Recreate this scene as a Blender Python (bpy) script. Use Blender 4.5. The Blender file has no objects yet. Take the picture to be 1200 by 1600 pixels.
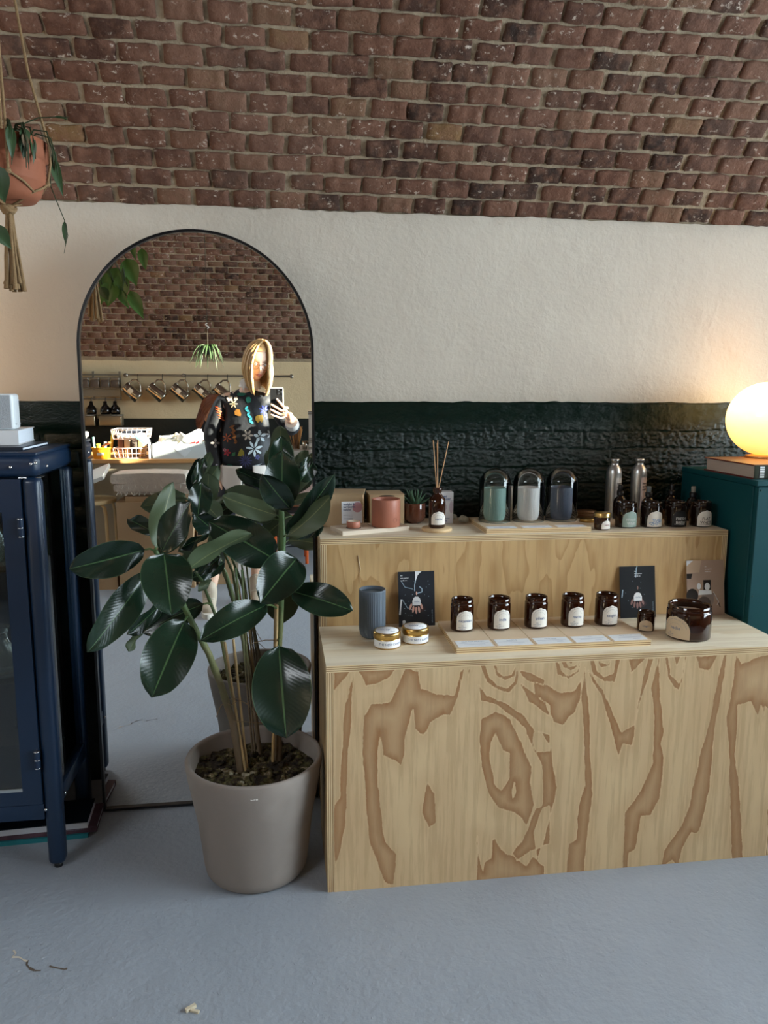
import bpy, bmesh, math, random
import numpy as np
from math import sin, cos, pi, radians, atan2, sqrt, hypot
from mathutils import Vector, Matrix, Euler, noise
from mathutils.bvhtree import BVHTree
rnd = random.Random(7)
SC = bpy.context.scene
COL = SC.collection
V = Vector
# ------------------------------------------------------------------ camera
CP = V((0.0, -2.395, 1.35)); FPX = 1195.0
yaw, pitch, roll = radians(7.92), radians(9.05), radians(.26)
F_ = V((sin(yaw)*cos(pitch), cos(yaw)*cos(pitch), -sin(pitch)))
R0 = V((cos(yaw), -sin(yaw), 0)); U0 = R0.cross(F_)
R_ = R0*cos(roll)+U0*sin(roll); U_ = U0*cos(roll)-R0*sin(roll)
cam = bpy.data.cameras.new('camera'); co = bpy.data.objects.new('camera', cam); COL.objects.link(co)
M = Matrix((R_, U_, -F_)).transposed().to_4x4(); M.translation = CP
co.matrix_world = M
cam.sensor_fit = 'VERTICAL'; cam.sensor_height = 36.0; cam.lens = FPX/1600*36.0
cam.clip_start = .01; cam.clip_end = 60
SC.camera = co
# ------------------------------------------------------------------ world, sun, lights, exposure
SC.view_settings.view_transform = 'Standard'; SC.view_settings.look = 'None'
SC.view_settings.gamma = 1; SC.view_settings.exposure = 0.24
try: SC.view_settings.use_curve_mapping = False
except Exception: pass
w = bpy.data.worlds.new('sky'); SC.world = w; w.use_nodes = True
bg = w.node_tree.nodes['Background']; bg.inputs[0].default_value = (.62, .78, 1, 1); bg.inputs[1].default_value = 1.6
sun = bpy.data.lights.new('sun', 'SUN'); sun.energy = 55; sun.angle = radians(.6); sun.color = (1, .9, .74)
so = bpy.data.objects.new('sun', sun); COL.objects.link(so)
SUN_FROM = V((cos(radians(15))*cos(radians(23)), cos(radians(15))*sin(radians(23)), sin(radians(15))))
so.rotation_euler = (-SUN_FROM).to_track_quat('-Z', 'Y').to_euler(); so.location = (6, 1, 4)
def area(name, loc, target, sx, sy, power, color):
    l = bpy.data.lights.new(name, 'AREA'); l.shape = 'RECTANGLE'; l.size = sx; l.size_y = sy; l.energy = power; l.color = color
    o = bpy.data.objects.new(name, l); COL.objects.link(o); o.location = loc
    o.rotation_euler = (V(target)-V(loc)).to_track_quat('-Z', 'Y').to_euler(); return o
# daylight through the glazed shopfront at the right-hand end of the arch
area('window_daylight', (3.395, -2.12, 1.44), (0, -2.12, 1.44), 4.1, 1.22, 240, (.80, .90, 1))
area('transom_daylight', (3.395, -1.42, 2.5), (0, -1.42, 2.5), 1.38, .80, 48, (.80, .90, 1))
PANEL = area('rear_fill_light', (-2.4, -3.0, 2.45), (.3, 0, .7), 1.2, .6, 28, (.90, .95, 1))  # added fill light from the rear left, no known lamp there
# ------------------------------------------------------------------ helpers
def ray(px, py): return F_*FPX+R_*(px-600)+U_*(800-py)
def at(px, py, y=None, z=None, x=None):
    r = ray(px, py)
    if y is not None: t = (y-CP.y)/r.y
    elif z is not None: t = (z-CP.z)/r.z
    else: t = (x-CP.x)/r.x
    return CP+r*t
def rf(px, py, Y):                      # a point seen in the mirror, at its real place in the room
    p = at(px, py, y=Y); return V((p.x, -Y, p.z))
def lin(c):
    if isinstance(c, str):
        c = c.lstrip('#'); c = [int(c[i:i+2], 16) for i in (0, 2, 4)]
    c = [x/255 for x in c[:3]]
    return tuple([(x/12.92 if x <= .04045 else ((x+.055)/1.055)**2.4) for x in c])+(1,)
MATS = {}
def mat(name, color=(128, 128, 128), rough=.6, metal=0, bump=0, bscale=60, trans=0, ior=1.45, var=0, vscale=8, emit=None, es=0, spec=.5, coat=0, sss=0, stretch=(1, 1, 1), rndvar=0):
    if name in MATS: return MATS[name]
    m = bpy.data.materials.new(name); m.use_nodes = True; MATS[name] = m
    nt = m.node_tree; N = nt.nodes; L = nt.links; b = N['Principled BSDF']
    c = lin(color); b.inputs['Base Color'].default_value = c
    b.inputs['Roughness'].default_value = rough; b.inputs['Metallic'].default_value = metal
    b.inputs['IOR'].default_value = ior; b.inputs['Transmission Weight'].default_value = trans
    b.inputs['Specular IOR Level'].default_value = spec; b.inputs['Coat Weight'].default_value = coat
    b.inputs['Coat Roughness'].default_value = .1
    if emit: b.inputs['Emission Color'].default_value = lin(emit); b.inputs['Emission Strength'].default_value = es
    tc = None
    if bump or var:
        tc = N.new('ShaderNodeTexCoord'); mp = N.new('ShaderNodeMapping'); L.new(tc.outputs['Object'], mp.inputs[0]); mp.inputs['Scale'].default_value = stretch
    src = None
    if var:
        n = N.new('ShaderNodeTexNoise'); n.inputs['Scale'].default_value = vscale; n.inputs['Detail'].default_value = 6
        L.new(mp.outputs[0], n.inputs['Vector'])
        mx = N.new('ShaderNodeMix'); mx.data_type = 'RGBA'
        mx.inputs[6].default_value = tuple(max(0, x*(1-var)) for x in c[:3])+(1,); mx.inputs[7].default_value = tuple(min(1, x*(1+var)) for x in c[:3])+(1,)
        L.new(n.outputs['Fac'], mx.inputs[0]); L.new(mx.outputs[2], b.inputs['Base Color'])
    if bump:
        n = N.new('ShaderNodeTexNoise'); n.inputs['Scale'].default_value = bscale; n.inputs['Detail'].default_value = 5
        L.new(mp.outputs[0], n.inputs['Vector'])
        bp = N.new('ShaderNodeBump'); bp.inputs['Strength'].default_value = bump; bp.inputs['Distance'].default_value = .004
        L.new(n.outputs['Fac'], bp.inputs['Height']); L.new(bp.outputs[0], b.inputs['Normal'])
    return m
def glass_thin(name, tint=(.96, .98, .97), refl=1.0):
    if name in MATS: return MATS[name]
    m = bpy.data.materials.new(name); m.use_nodes = True; MATS[name] = m
    nt = m.node_tree; N = nt.nodes; L = nt.links; N.clear()
    o = N.new('ShaderNodeOutputMaterial'); mx = N.new('ShaderNodeMixShader'); t = N.new('ShaderNodeBsdfTransparent'); g = N.new('ShaderNodeBsdfGlossy')
    t.inputs[0].default_value = tint+(1,); g.inputs[1].default_value = .02; g.inputs[0].default_value = (refl, refl, refl, 1)
    f = N.new('ShaderNodeFresnel'); f.inputs[0].default_value = 1.5
    L.new(f.outputs[0], mx.inputs[0]); L.new(t.outputs[0], mx.inputs[1]); L.new(g.outputs[0], mx.inputs[2]); L.new(mx.outputs[0], o.inputs[0]); return m
class MB:
    def __init__(s): s.v = []; s.f = []; s.m = []; s.sm = []
    def add(s, vs, fs, mi=0, smooth=False):
        o = len(s.v); s.v += [tuple(v) for v in vs]
        for f in fs: s.f.append([i+o for i in f]); s.m.append(mi); s.sm.append(smooth)
        return s
    def box(s, a, b, mi=0, bev=0, rot=None, piv=None, seg=2):
        lo = V([min(a[i], b[i]) for i in range(3)]); hi = V([max(a[i], b[i]) for i in range(3)])
        if bev <= 0:
            vs = [V((x, y, z)) for x in (lo.x, hi.x) for y in (lo.y, hi.y) for z in (lo.z, hi.z)]
            fs = [(0, 1, 3, 2), (4, 6, 7, 5), (0, 4, 5, 1), (2, 3, 7, 6), (0, 2, 6, 4), (1, 5, 7, 3)]; sm = False
        else:
            bm = bmesh.new(); bmesh.ops.create_cube(bm, size=1)
            d = hi-lo; c = (hi+lo)/2
            for v in bm.verts: v.co = V((v.co.x*d.x, v.co.y*d.y, v.co.z*d.z))+c
            bmesh.ops.bevel(bm, geom=bm.edges[:], offset=min(bev, min(d)*.49), segments=seg, affect='EDGES', profile=.5)
            bm.verts.index_update(); vs = [v.co.copy() for v in bm.verts]; fs = [[v.index for v in f.verts] for f in bm.faces]; bm.free(); sm = seg > 1
        if rot is not None:
            p = V(piv) if piv is not None else (lo+hi)/2
            vs = [rot@(V(v)-p)+p for v in vs]
        return s.add(vs, fs, mi, sm)
    def lathe(s, prof, c=(0, 0, 0), n=32, mi=0, axis=None, smooth=True, mod=None, a0=0, a1=2*pi, cap=True):
        # prof: list of (r, z); mod(angle, r, z) -> r
        c = V(c); q = Matrix.Identity(3) if axis is None else V((0, 0, 1)).rotation_difference(V(axis)).to_matrix()
        full = abs(a1-a0-2*pi) < 1e-6; nn = n if full else n+1; vs = []
        for (r, z) in prof:
            for k in range(nn):
                a = a0+(a1-a0)*k/n; rr = mod(a, r, z) if mod else r
                vs.append(q@V((rr*cos(a), rr*sin(a), z))+c)
        fs = []
        for i in range(len(prof)-1):
            for k in range(n):
                k2 = (k+1) % nn
                fs.append((i*nn+k, i*nn+k2, (i+1)*nn+k2, (i+1)*nn+k))
        s.add(vs, fs, mi, smooth)
        if cap and full:
            if prof[0][0] > 1e-5: s.add([vs[k] for k in range(nn)][::-1], [list(range(nn))], mi, False)
            if prof[-1][0] > 1e-5: s.add([vs[(len(prof)-1)*nn+k] for k in range(nn)], [list(range(nn))], mi, False)
        return s
    def tube(s, pts, r, n=8, mi=0, smooth=True, flat=1.0):
        pts = [V(p) for p in pts]; m = len(pts); vs = []; up = None
        rr = r if isinstance(r, (list, tuple)) else [r]*m
        for i, p in enumerate(pts):
            t = (pts[min(i+1, m-1)]-pts[max(i-1, 0)])
            if t.length < 1e-9: t = V((0, 0, 1))
            t.normalize()
            if up is None:
                up = V((0, 0, 1)) if abs(t.z) < .9 else V((1, 0, 0))
            u = up-t*up.dot(t)
            if u.length < 1e-6: u = t.orthogonal()
            u.normalize(); w_ = t.cross(u); up = u
            for k in range(n):
                a = 2*pi*k/n; vs.append(p+(u*cos(a)*flat+w_*sin(a))*rr[i])
        fs = [(i*n+k, i*n+(k+1) % n, (i+1)*n+(k+1) % n, (i+1)*n+k) for i in range(m-1) for k in range(n)]
        s.add(vs, fs, mi, smooth); s.add(vs[:n][::-1], [list(range(n))], mi); s.add(vs[-n:], [list(range(n))], mi)
        return s
    def sphere(s, c, r, mi=0, nu=16, nv=10, sc=(1, 1, 1), rot=None, jit=0):
        vs = []; c = V(c)
        for j in range(nv+1):
            for i in range(nu):
                th = pi*j/nv; ph = 2*pi*i/nu; p = V((sin(th)*cos(ph)*sc[0], sin(th)*sin(ph)*sc[1], cos(th)*sc[2]))*r
                if jit: p *= 1+jit*noise.noise(p*(2.5/r)+c*31)
                if rot: p = rot@p
                vs.append(p+c)
        fs = [(j*nu+i, (j+1)*nu+i, (j+1)*nu+(i+1) % nu, j*nu+(i+1) % nu) for j in range(nv) for i in range(nu)]
        return s.add(vs, fs, mi, True)
    def quad(s, a, b, c, d, mi=0): return s.add([a, b, c, d], [(0, 1, 2, 3)], mi)
    def grid(s, fn, nu, nv, mi=0, smooth=True):
        vs = [fn(i/nu, j/nv) for j in range(nv+1) for i in range(nu+1)]
        fs = [(j*(nu+1)+i, j*(nu+1)+i+1, (j+1)*(nu+1)+i+1, (j+1)*(nu+1)+i) for j in range(nv) for i in range(nu)]
        return s.add(vs, fs, mi, smooth)
    def plate(s, poly, n, th, mi=0):       # extruded polygon
        n = V(n).normalized(); a = [V(p) for p in poly]; k = len(a); b = [p-n*th for p in a]
        s.add(a+b, [list(range(k)), list(range(2*k-1, k-1, -1))]+[(i, i+k, (i+1) % k+k, (i+1) % k) for i in range(k)], mi); return s
    def mesh(s, name, mats):
        me = bpy.data.meshes.new(name); me.from_pydata(s.v, [], s.f)
        for m in mats: me.materials.append(m)
        me.polygons.foreach_set('material_index', s.m); me.polygons.foreach_set('use_smooth', s.sm); me.update(); return me
    def build(s, name, mats, parent=None, loc=None):
        if not isinstance(mats, (list, tuple)): mats = [mats]
        o = bpy.data.objects.new(name, s.mesh(name, mats)); COL.objects.link(o)
        if loc is not None:                # shift the origin to loc
            o.data.transform(Matrix.Translation(-V(loc))); o.location = loc
        if parent is not None: par(o, parent)
        return o
def par(o, p):
    o.parent = p
    mw = Matrix.Identity(4) if p.parent else Matrix.Translation(p.location)      # parts are built in room coordinates
    o.matrix_parent_inverse = mw.inverted(); return o
def thing(name, label, cat, loc=(0, 0, 0), group=None):
    o = bpy.data.objects.new(name, None); COL.objects.link(o); o.location = loc; o.empty_display_size = .03
    o['label'] = label; o['category'] = cat
    if group: o['group'] = group
    return o
def tag(o, label, cat, group=None):
    o['label'] = label; o['category'] = cat
    if group: o['group'] = group
    return o
def struct(o): o['kind'] = 'structure'; return o
def dup(root, delta, label=None):
    def cp(o, p):
        c = o.copy(); COL.objects.link(c)
        if p is not None: c.parent = p
        for ch in [x for x in SC.objects if x.parent == o]: cp(ch, c)
        return c
    r = cp(root, None); r.location = root.location+V(delta)
    if label: r['label'] = label
    return r
_tc = {}
def text(s, size=1, align='CENTER', bold=0):
    """flat text as (verts2d, faces), height = size"""
    key = (s, align, bold)
    if key not in _tc:
        cu = bpy.data.curves.new('t', 'FONT'); cu.body = s; cu.size = 1; cu.align_x = align; cu.align_y = 'CENTER'; cu.resolution_u = 2; cu.offset = bold
        ob = bpy.data.objects.new('t', cu); COL.objects.link(ob)
        me = ob.to_mesh(); _tc[key] = ([v.co.copy() for v in me.vertices], [list(p.vertices) for p in me.polygons])
        ob.to_mesh_clear(); bpy.data.objects.remove(ob); bpy.data.curves.remove(cu)
    v, f = _tc[key]; return [(p.x*size, p.y*size) for p in v], f
def put_text(mb, s, size, org, u, v, mi, align='CENTER', bold=0):
    vs, fs = text(s, size, align, bold); org = V(org); u = V(u); v = V(v)
    mb.add([org+u*a+v*b for a, b in vs], fs, mi)
def rotz(a): return Matrix.Rotation(a, 3, 'Z')
def cyl_text(mb, s, size, c, r, a0, z, mi, bold=0, align='CENTER'):
    vs, fs = text(s, size, align, bold)
    mb.add([V((c[0]+r*sin(a0+a/r), c[1]-r*cos(a0+a/r), z+b)) for a, b in vs], fs, mi)
# ================================================================== room shell
WY = .20; WF = -4.60; VC = V((0, -2.103, .367)); VR = 2.778; PH0 = radians(34.0); PH1 = radians(154.0)
XL, XR = -4.2, 3.3
def vpt(x, phi, r=VR): return V((x, VC.y+r*cos(phi), VC.z+r*sin(phi)))
def node_mat(name):
    m = bpy.data.materials.new(name); m.use_nodes = True; MATS[name] = m
    return m, m.node_tree.nodes, m.node_tree.links, m.node_tree.nodes['Principled BSDF']
def mixc(N, L, fac, a, b):
    mx = N.new('ShaderNodeMix'); mx.data_type = 'RGBA'
    for i, v in ((0, fac), (6, a), (7, b)):
        if isinstance(v, (tuple, float, int)): mx.inputs[i].default_value = v
        else: L.new(v, mx.inputs[i])
    return mx.outputs[2]
def ramp(N, L, src, stops, interp='LINEAR'):
    r = N.new('ShaderNodeValToRGB'); e = r.color_ramp.elements; r.color_ramp.interpolation = interp
    while len(e) < len(stops): e.new(.5)
    for i, (p, c) in enumerate(stops): e[i].position = p; e[i].color = c if not isinstance(c, (int, float)) else (c, c, c, 1)
    L.new(src, r.inputs[0]); return r.outputs[0]
def nz(N, L, scale, detail=5, coord=None, stretch=None, rough=.55, kind='noise'):
    n = N.new('ShaderNodeTexNoise' if kind == 'noise' else 'ShaderNodeTexVoronoi'); n.inputs['Scale'].default_value = scale
    if kind == 'noise': n.inputs['Detail'].default_value = detail; n.inputs['Roughness'].default_value = rough
    if coord is not None:
        if stretch:
            mp = N.new('ShaderNodeMapping'); mp.inputs['Scale'].default_value = stretch; L.new(coord, mp.inputs[0]); coord = mp.outputs[0]
        L.new(coord, n.inputs['Vector'])
    return n.outputs[0]
def math_(N, L, op, a, b=None, clamp=False):
    m = N.new('ShaderNodeMath'); m.operation = op; m.use_clamp = clamp
    for i, v in ((0, a), (1, b)):
        if v is None: continue
        if isinstance(v, (int, float)): m.inputs[i].default_value = v
        else: L.new(v, m.inputs[i])
    return m.outputs[0]
def bumpn(N, L, h, strength, dist, normal=None):
    b = N.new('ShaderNodeBump'); b.inputs['Strength'].default_value = strength; b.inputs['Distance'].default_value = dist
    L.new(h, b.inputs['Height'])
    if normal is not None: L.new(normal, b.inputs['Normal'])
    return b.outputs[0]
def brick_mat(name, joined):
    m, N, L, b = node_mat(name); g = N.new('ShaderNodeNewGeometry').outputs['Position']
    if joined:
        a = N.new('ShaderNodeAttribute'); a.attribute_name = 'rnd'; r = a.outputs['Fac']
    else: r = N.new('ShaderNodeObjectInfo').outputs['Random']
    base = ramp(N, L, r, [(0, lin('2b1e18')), (.14, lin('3e291f')), (.35, lin('513428')), (.6, lin('603f30')), (.8, lin('6b4a39')), (.96, lin('6f533f')), (1, lin('7d5f3c'))])
    n1 = nz(N, L, 26, 6, g); c1 = mixc(N, L, ramp(N, L, n1, [(.42, 0), (.72, .8)]), base, lin('7f5a48'))
    big = nz(N, L, 1.7, 3, g); c1 = mixc(N, L, ramp(N, L, big, [(.44, 0.0), (.66, .45)]), c1, lin('8a6959'))
    fl = nz(N, L, 48, 6, g, (1, .6, 1.8), .7); msk = math_(N, L, 'MULTIPLY', ramp(N, L, fl, [(.59, 0), (.64, 1)]), ramp(N, L, nz(N, L, 6, 3, g), [(.42, .15), (.6, 1)]))
    c2 = mixc(N, L, math_(N, L, 'MULTIPLY', msk, .75), c1, lin('d3c4b4'))
    L.new(c2, b.inputs['Base Color']); b.inputs['Roughness'].default_value = .86; b.inputs['Specular IOR Level'].default_value = .3
    h = nz(N, L, 90, 8, g, rough=.7); L.new(bumpn(N, L, h, 1, .007), b.inputs['Normal']); return m
BRICK = brick_mat('weathered_brick', False); BRICKJ = brick_mat('weathered_brick_joined', True)
m, N, L, b = node_mat('mortar'); g = N.new('ShaderNodeNewGeometry').outputs['Position']
c = mixc(N, L, nz(N, L, 9, 6, g), lin('857661'), lin('b3a187')); c = mixc(N, L, ramp(N, L, nz(N, L, 45, 6, g), [(.55, 0), (.72, .8)]), c, lin('b5a58e'))
L.new(c, b.inputs['Base Color']); b.inputs['Roughness'].default_value = .95
L.new(bumpn(N, L, nz(N, L, 60, 9, g, rough=.7), 1, .008), b.inputs['Normal']); MORTAR = m
# cream plaster, trowelled
def plaster(name, col):
    m, N, L, b = node_mat(name); g = N.new('ShaderNodeNewGeometry').outputs['Position']
    L.new(mixc(N, L, nz(N, L, 3, 5, g), lin(col), tuple(x*.9 for x in lin(col)[:3])+(1,)), b.inputs['Base Color']); b.inputs['Roughness'].default_value = .75
    h = math_(N, L, 'ADD', nz(N, L, 75, 4, g, rough=.6), math_(N, L, 'MULTIPLY', ramp(N, L, nz(N, L, 9, 6, g), [(.45, 0), (.7, 1)]), .8))
    L.new(bumpn(N, L, h, .6, .0028), b.inputs['Normal']); return m
PLASTER = plaster('cream_plaster', 'c9bfb0')
# dark green gloss paint
m, N, L, b = node_mat('green_paint'); g = N.new('ShaderNodeNewGeometry').outputs['Position']
sx = N.new('ShaderNodeSeparateXYZ'); L.new(g, sx.inputs[0])
L.new(mixc(N, L, nz(N, L, 5, 3, g), lin('04150f'), lin('061d16')), b.inputs['Base Color']); b.inputs['Roughness'].default_value = .17; b.inputs['Specular IOR Level'].default_value = .32
low = ramp(N, L, math_(N, L, 'MULTIPLY', math_(N, L, 'SUBTRACT', 1.26, sx.outputs[2]), 8, True), [(0, .3), (1, 1)])
h = math_(N, L, 'ADD', math_(N, L, 'MULTIPLY', nz(N, L, 48, 8, g, (1, 1, 1.6), .72), low), math_(N, L, 'MULTIPLY', nz(N, L, 160, 6, g), .12))
L.new(bumpn(N, L, h, .8, .006), b.inputs['Normal']); GREEN = m
# painted concrete floor
m, N, L, b = node_mat('painted_concrete'); g = N.new('ShaderNodeNewGeometry').outputs['Position']
c = mixc(N, L, nz(N, L, 1.6, 5, g), lin('8e969f'), lin('a0a7b1')); fl = ramp(N, L, nz(N, L, 70, 3, g), [(.66, 0), (.72, 1)])
pat = ramp(N, L, nz(N, L, 4.5, 5, g), [(.5, 0), (.62, 1)])
c = mixc(N, L, math_(N, L, 'MULTIPLY', math_(N, L, 'MULTIPLY', fl, pat), .35), c, lin('c3c6ca'))
L.new(c, b.inputs['Base Color']); b.inputs['Roughness'].default_value = .5
h = math_(N, L, 'ADD', math_(N, L, 'MULTIPLY', fl, pat), math_(N, L, 'ADD', math_(N, L, 'MULTIPLY', nz(N, L, 60, 6, g), .8), math_(N, L, 'MULTIPLY', nz(N, L, 8, 4, g), 1.6)))
L.new(bumpn(N, L, h, .55, .006), b.inputs['Normal']); FLOOR = m

fl = MB().box((XL, WF-.1, -.1), (XR+.4, WY+.3, 0)).build('floor', FLOOR); struct(fl)
CRK = mat('crack_dark', '5d5145', .9); CRL = mat('crack_edge', 'c9bfae', .9)
def crack(pts, w_, m):
    mb = MB(); P = [at(x, y, z=0) for x, y in pts]
    for i in range(len(P)-1):
        a, b_ = P[i], P[i+1]; d = (b_-a).normalized(); n = V((-d.y, d.x, 0)); w1 = w_*rnd.uniform(.5, 1.3)
        mb.add([a-n*w1+V((0, 0, .0006)), b_-n*w1*.7+V((0, 0, .0006)), b_+n*w1*.7+V((0, 0, .0012)), a+n*w1+V((0, 0, .0012))], [(0, 1, 2, 3)])
    return mb.build('crack', m, fl)
crack([(21, 1485), (25, 1490), (19, 1496), (30, 1496), (38, 1501), (44, 1503)], .0030, CRL)
crack([(43, 1501), (42, 1508), (46, 1513), (54, 1517), (64, 1517)], .0038, CRK)
crack([(77, 1510), (85, 1512), (95, 1514), (102, 1515), (105, 1513)], .0032, CRK)
chip = MB().box((-.012, -.004, 0), (.012, .004, .007), rot=rotz(.6)).box((0, -.012, 0), (.02, -.006, .005), rot=rotz(-.4))
o = chip.build('wood_chip', mat('chip', 'cbbfa6', .8)); o.location = at(298, 1577, z=0); tag(o, 'small pale wood chip lying on the grey floor at the front', 'chip')

# --- wall behind the mirror
wb = bpy.data.objects.new('wall_back', None); COL.objects.link(wb); struct(wb)
def edge_noise(x, s): return s*(noise.noise(V((x*9, 1.7, 0)))+.6*noise.noise(V((x*37, 4, 0))))
GZ = 1.312
def pl(u, v):
    x = XL+(XR-XL)*u; z0 = GZ+edge_noise(x, .0035); z1 = 1.922+edge_noise(x+5, .006)
    z = z0+(z1-z0)*v; y = WY-.012+.004*noise.noise(V((x*2.2, 0, z*3)))+(.010 if v == 0 or v == 1 else 0)
    if abs(z-1.405) < .03 and -.1 < x < .9: y -= .002
    return V((x, y, z))
MB().grid(pl, 500, 22).build('plaster_band', PLASTER, wb)
def gr(u, v):
    x = XL+(XR-XL)*u; z = GZ*v+.02*v*0+.006*(v == 1)
    d = 0 if z > 1.21 else .012
    return V((x, WY+d+.005*noise.noise(V((x*11, 3, z*14))), z))
MB().grid(gr, 420, 60).build('painted_render', GREEN, wb)
def lump(u, v):                                            # the thick lumpy paint over the old bricks behind the display
    x = .10+1.75*u; z = .88+.425*v; lo = max(0, min(1, (1.245-z)/.06)); q = V((x*95, 2, z*150)); z_ = z+.008*noise.noise(V((x*5, 1, z*6))); course = abs(((z_-.03)/.062) % 1-.5); perp = abs(((x+(.107 if int((z-.03)/.062) % 2 else 0))/.214) % 1-.5)
    d = (.0004+.0007*lo)*noise.noise(q)+.0012*noise.noise(q*.3)+lo*(.0028*noise.noise(q*.6)+.0024*noise.noise(q*1.25))
    d += lo*(.006*max(0, 1-(.5-course)/.11)+.0045*max(0, 1-(.5-perp)/.04))*(.6+.4*noise.noise(V((x*9, 0, z*9))))
    return V((x, WY-.008+d+(.03 if u in (0, 1) or v in (0,) else 0), z))
MB().grid(lump, 560, 150).build('lumpy_paint', GREEN, wb)
MB().box((XL, WY+.03, -.05), (XR, WY+.25, 2.0)).build('masonry', MORTAR, wb)
def rough_brick(w_, h_, d_, nx, ny, amp, seed, rnd_c=.0042):
    mb = MB(); off = seed*13.7
    def P(i, j):
        x = (i/nx-.5)*w_ if 0 < i < nx else (-.5 if i == 0 else .5)*w_; y = (j/ny-.5)*h_ if 0 < j < ny else (-.5 if j == 0 else .5)*h_
        if i in (1, nx-1): x = (1 if i > 1 else -1)*(w_/2-rnd_c)
        if j in (1, ny-1): y = (1 if j > 1 else -1)*(h_/2-rnd_c)
        ex = max(0, abs(x)-(w_/2-rnd_c)); ey = max(0, abs(y)-(h_/2-rnd_c)); e = hypot(ex, ey)/rnd_c
        z = -d_*.22*min(1, e)**2
        x += amp*1.1*noise.noise(V((x*30+off, y*30, 0))); y += amp*1.1*noise.noise(V((x*30, y*30+off, 5)))
        z += amp*noise.noise(V((x*45+off, y*45, 9)))
        if ex > 0 and ey > 0:
            x *= 1-.03*e; y *= 1-.05*e
        return V((x, y, z))
    vs = [P(i, j) for j in range(ny+1) for i in range(nx+1)]; fs = [(j*(nx+1)+i, j*(nx+1)+i+1, (j+1)*(nx+1)+i+1, (j+1)*(nx+1)+i) for j in range(ny) for i in range(nx)]
    ring = [i for i in range(nx+1)]+[(nx+1)*j+nx for j in range(1, ny+1)]+[(nx+1)*ny+i for i in range(nx-1, -1, -1)]+[(nx+1)*j for j in range(ny-1, 0, -1)]
    o = len(vs); vs += [V((vs[i].x*1.02, vs[i].y*1.02, -d_)) for i in ring]; k = len(ring)
    fs += [(ring[i], o+i, o+(i+1) % k, ring[(i+1) % k]) for i in range(k)]
    mb.add(vs, fs, 0, True); return mb
# painted bricks showing through under the render line, behind the display
pb = [rough_brick(.2, .052, .02, 12, 4, .006, i+40, .01).mesh('brick', [GREEN]) for i in range(5)]
for row in range(6):
    z = 1.185-row*.062; x = -1.3+(.11 if row % 2 else 0)+rnd.uniform(-.02, .02)
    while x < 2.1:
        o = bpy.data.objects.new('brick', rnd.choice(pb)); COL.objects.link(o)
        o.location = (x, WY+.004+rnd.uniform(0, .005), z); o.rotation_euler = (radians(90)+rnd.uniform(-.04, .04), 0, rnd.uniform(-.02, .02)); o.parent = wb
        x += .214
# --- opposite wall (seen in the mirror)
wf = bpy.data.objects.new('wall_front', None); COL.objects.link(wf); struct(wf)
MB().grid(lambda u, v: V((XL+(XR-XL)*u, WF+.006*noise.noise(V((u*20, v*4, 0))), 1.095+.5*v)), 120, 8).build('plaster_band', plaster('warm_plaster', 'd8c49e'), wf)
MB().grid(lambda u, v: V((XL+(XR-XL)*u, WF-.004, 1.098*v)), 40, 8).build('painted_render', mat('dark_green_render', '151d1a', .5, bump=.5, bscale=40), wf)
MB().box((XL, WF-.05, -.05), (XR, WF-.3, 1.7)).build('masonry', MORTAR, wf)
# --- left end wall, right end shopfront
MB().box((XL-.2, WF-.2, 0), (XL, WY+.3, 3.4)).build('wall_left', PLASTER); struct(bpy.data.objects['wall_left'])
wr = bpy.data.objects.new('wall_right', None); COL.objects.link(wr); struct(wr)
FR = mat('shopfront_frame', '20292b', .4)
MB().box((XR, WF-.2, 0), (XR+.15, -4.2, 3.4)).box((XR, -.05, 0), (XR+.15, WY+.3, 3.4)).box((XR, -4.2, 2.95), (XR+.15, -.05, 3.4)).box((XR, -4.2, 0), (XR+.15, -.05, .8)).box((XR, -4.2, 2.06), (XR+.15, -2.12, 3)).box((XR, -.72, 2.06), (XR+.15, -.05, 3)).build('pier', PLASTER, wr)  # unseen wall; solid upper part shaped to narrow the sun to one bay
w1 = bpy.data.objects.new('window_1', None); COL.objects.link(w1); struct(w1)
mb = MB()
for yy in (-4.2, -3.17, -2.14, -1.1, -.09): mb.box((XR+.02, yy-.025, .8), (XR+.08, yy+.025, 2.95 if -2.2 < yy < -.5 else 2.1))
for zz, ya, yb in ((.82, -4.2, -.05), (2.08, -4.2, -.05), (2.93, -2.14, -.7)): mb.box((XR+.02, ya, zz-.025), (XR+.08, yb, zz+.025))
mb.build('window_frame', FR, w1)
for i in range(4):
    MB().box((XR+.045, -4.17+i*1.03, .84), (XR+.052, -3.2+i*1.03, 2.06)).build('pane', glass_thin('window_glass'), w1)
MB().box((XR+.045, -2.12, 2.1), (XR+.052, -.72, 2.91)).build('pane', glass_thin('window_glass'), w1)
MB().box((XR+.15, -4.3, 2.06), (XR+2.6, 1.8, 2.09), rot=Matrix.Rotation(radians(13), 3, 'Y'), piv=(XR+.15, 0, 2.09)).build('sun_blocker', mat('sun_blocker', '3a4140', .8), w1)  # unseen slab added outside to block sun through the lower panes
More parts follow.
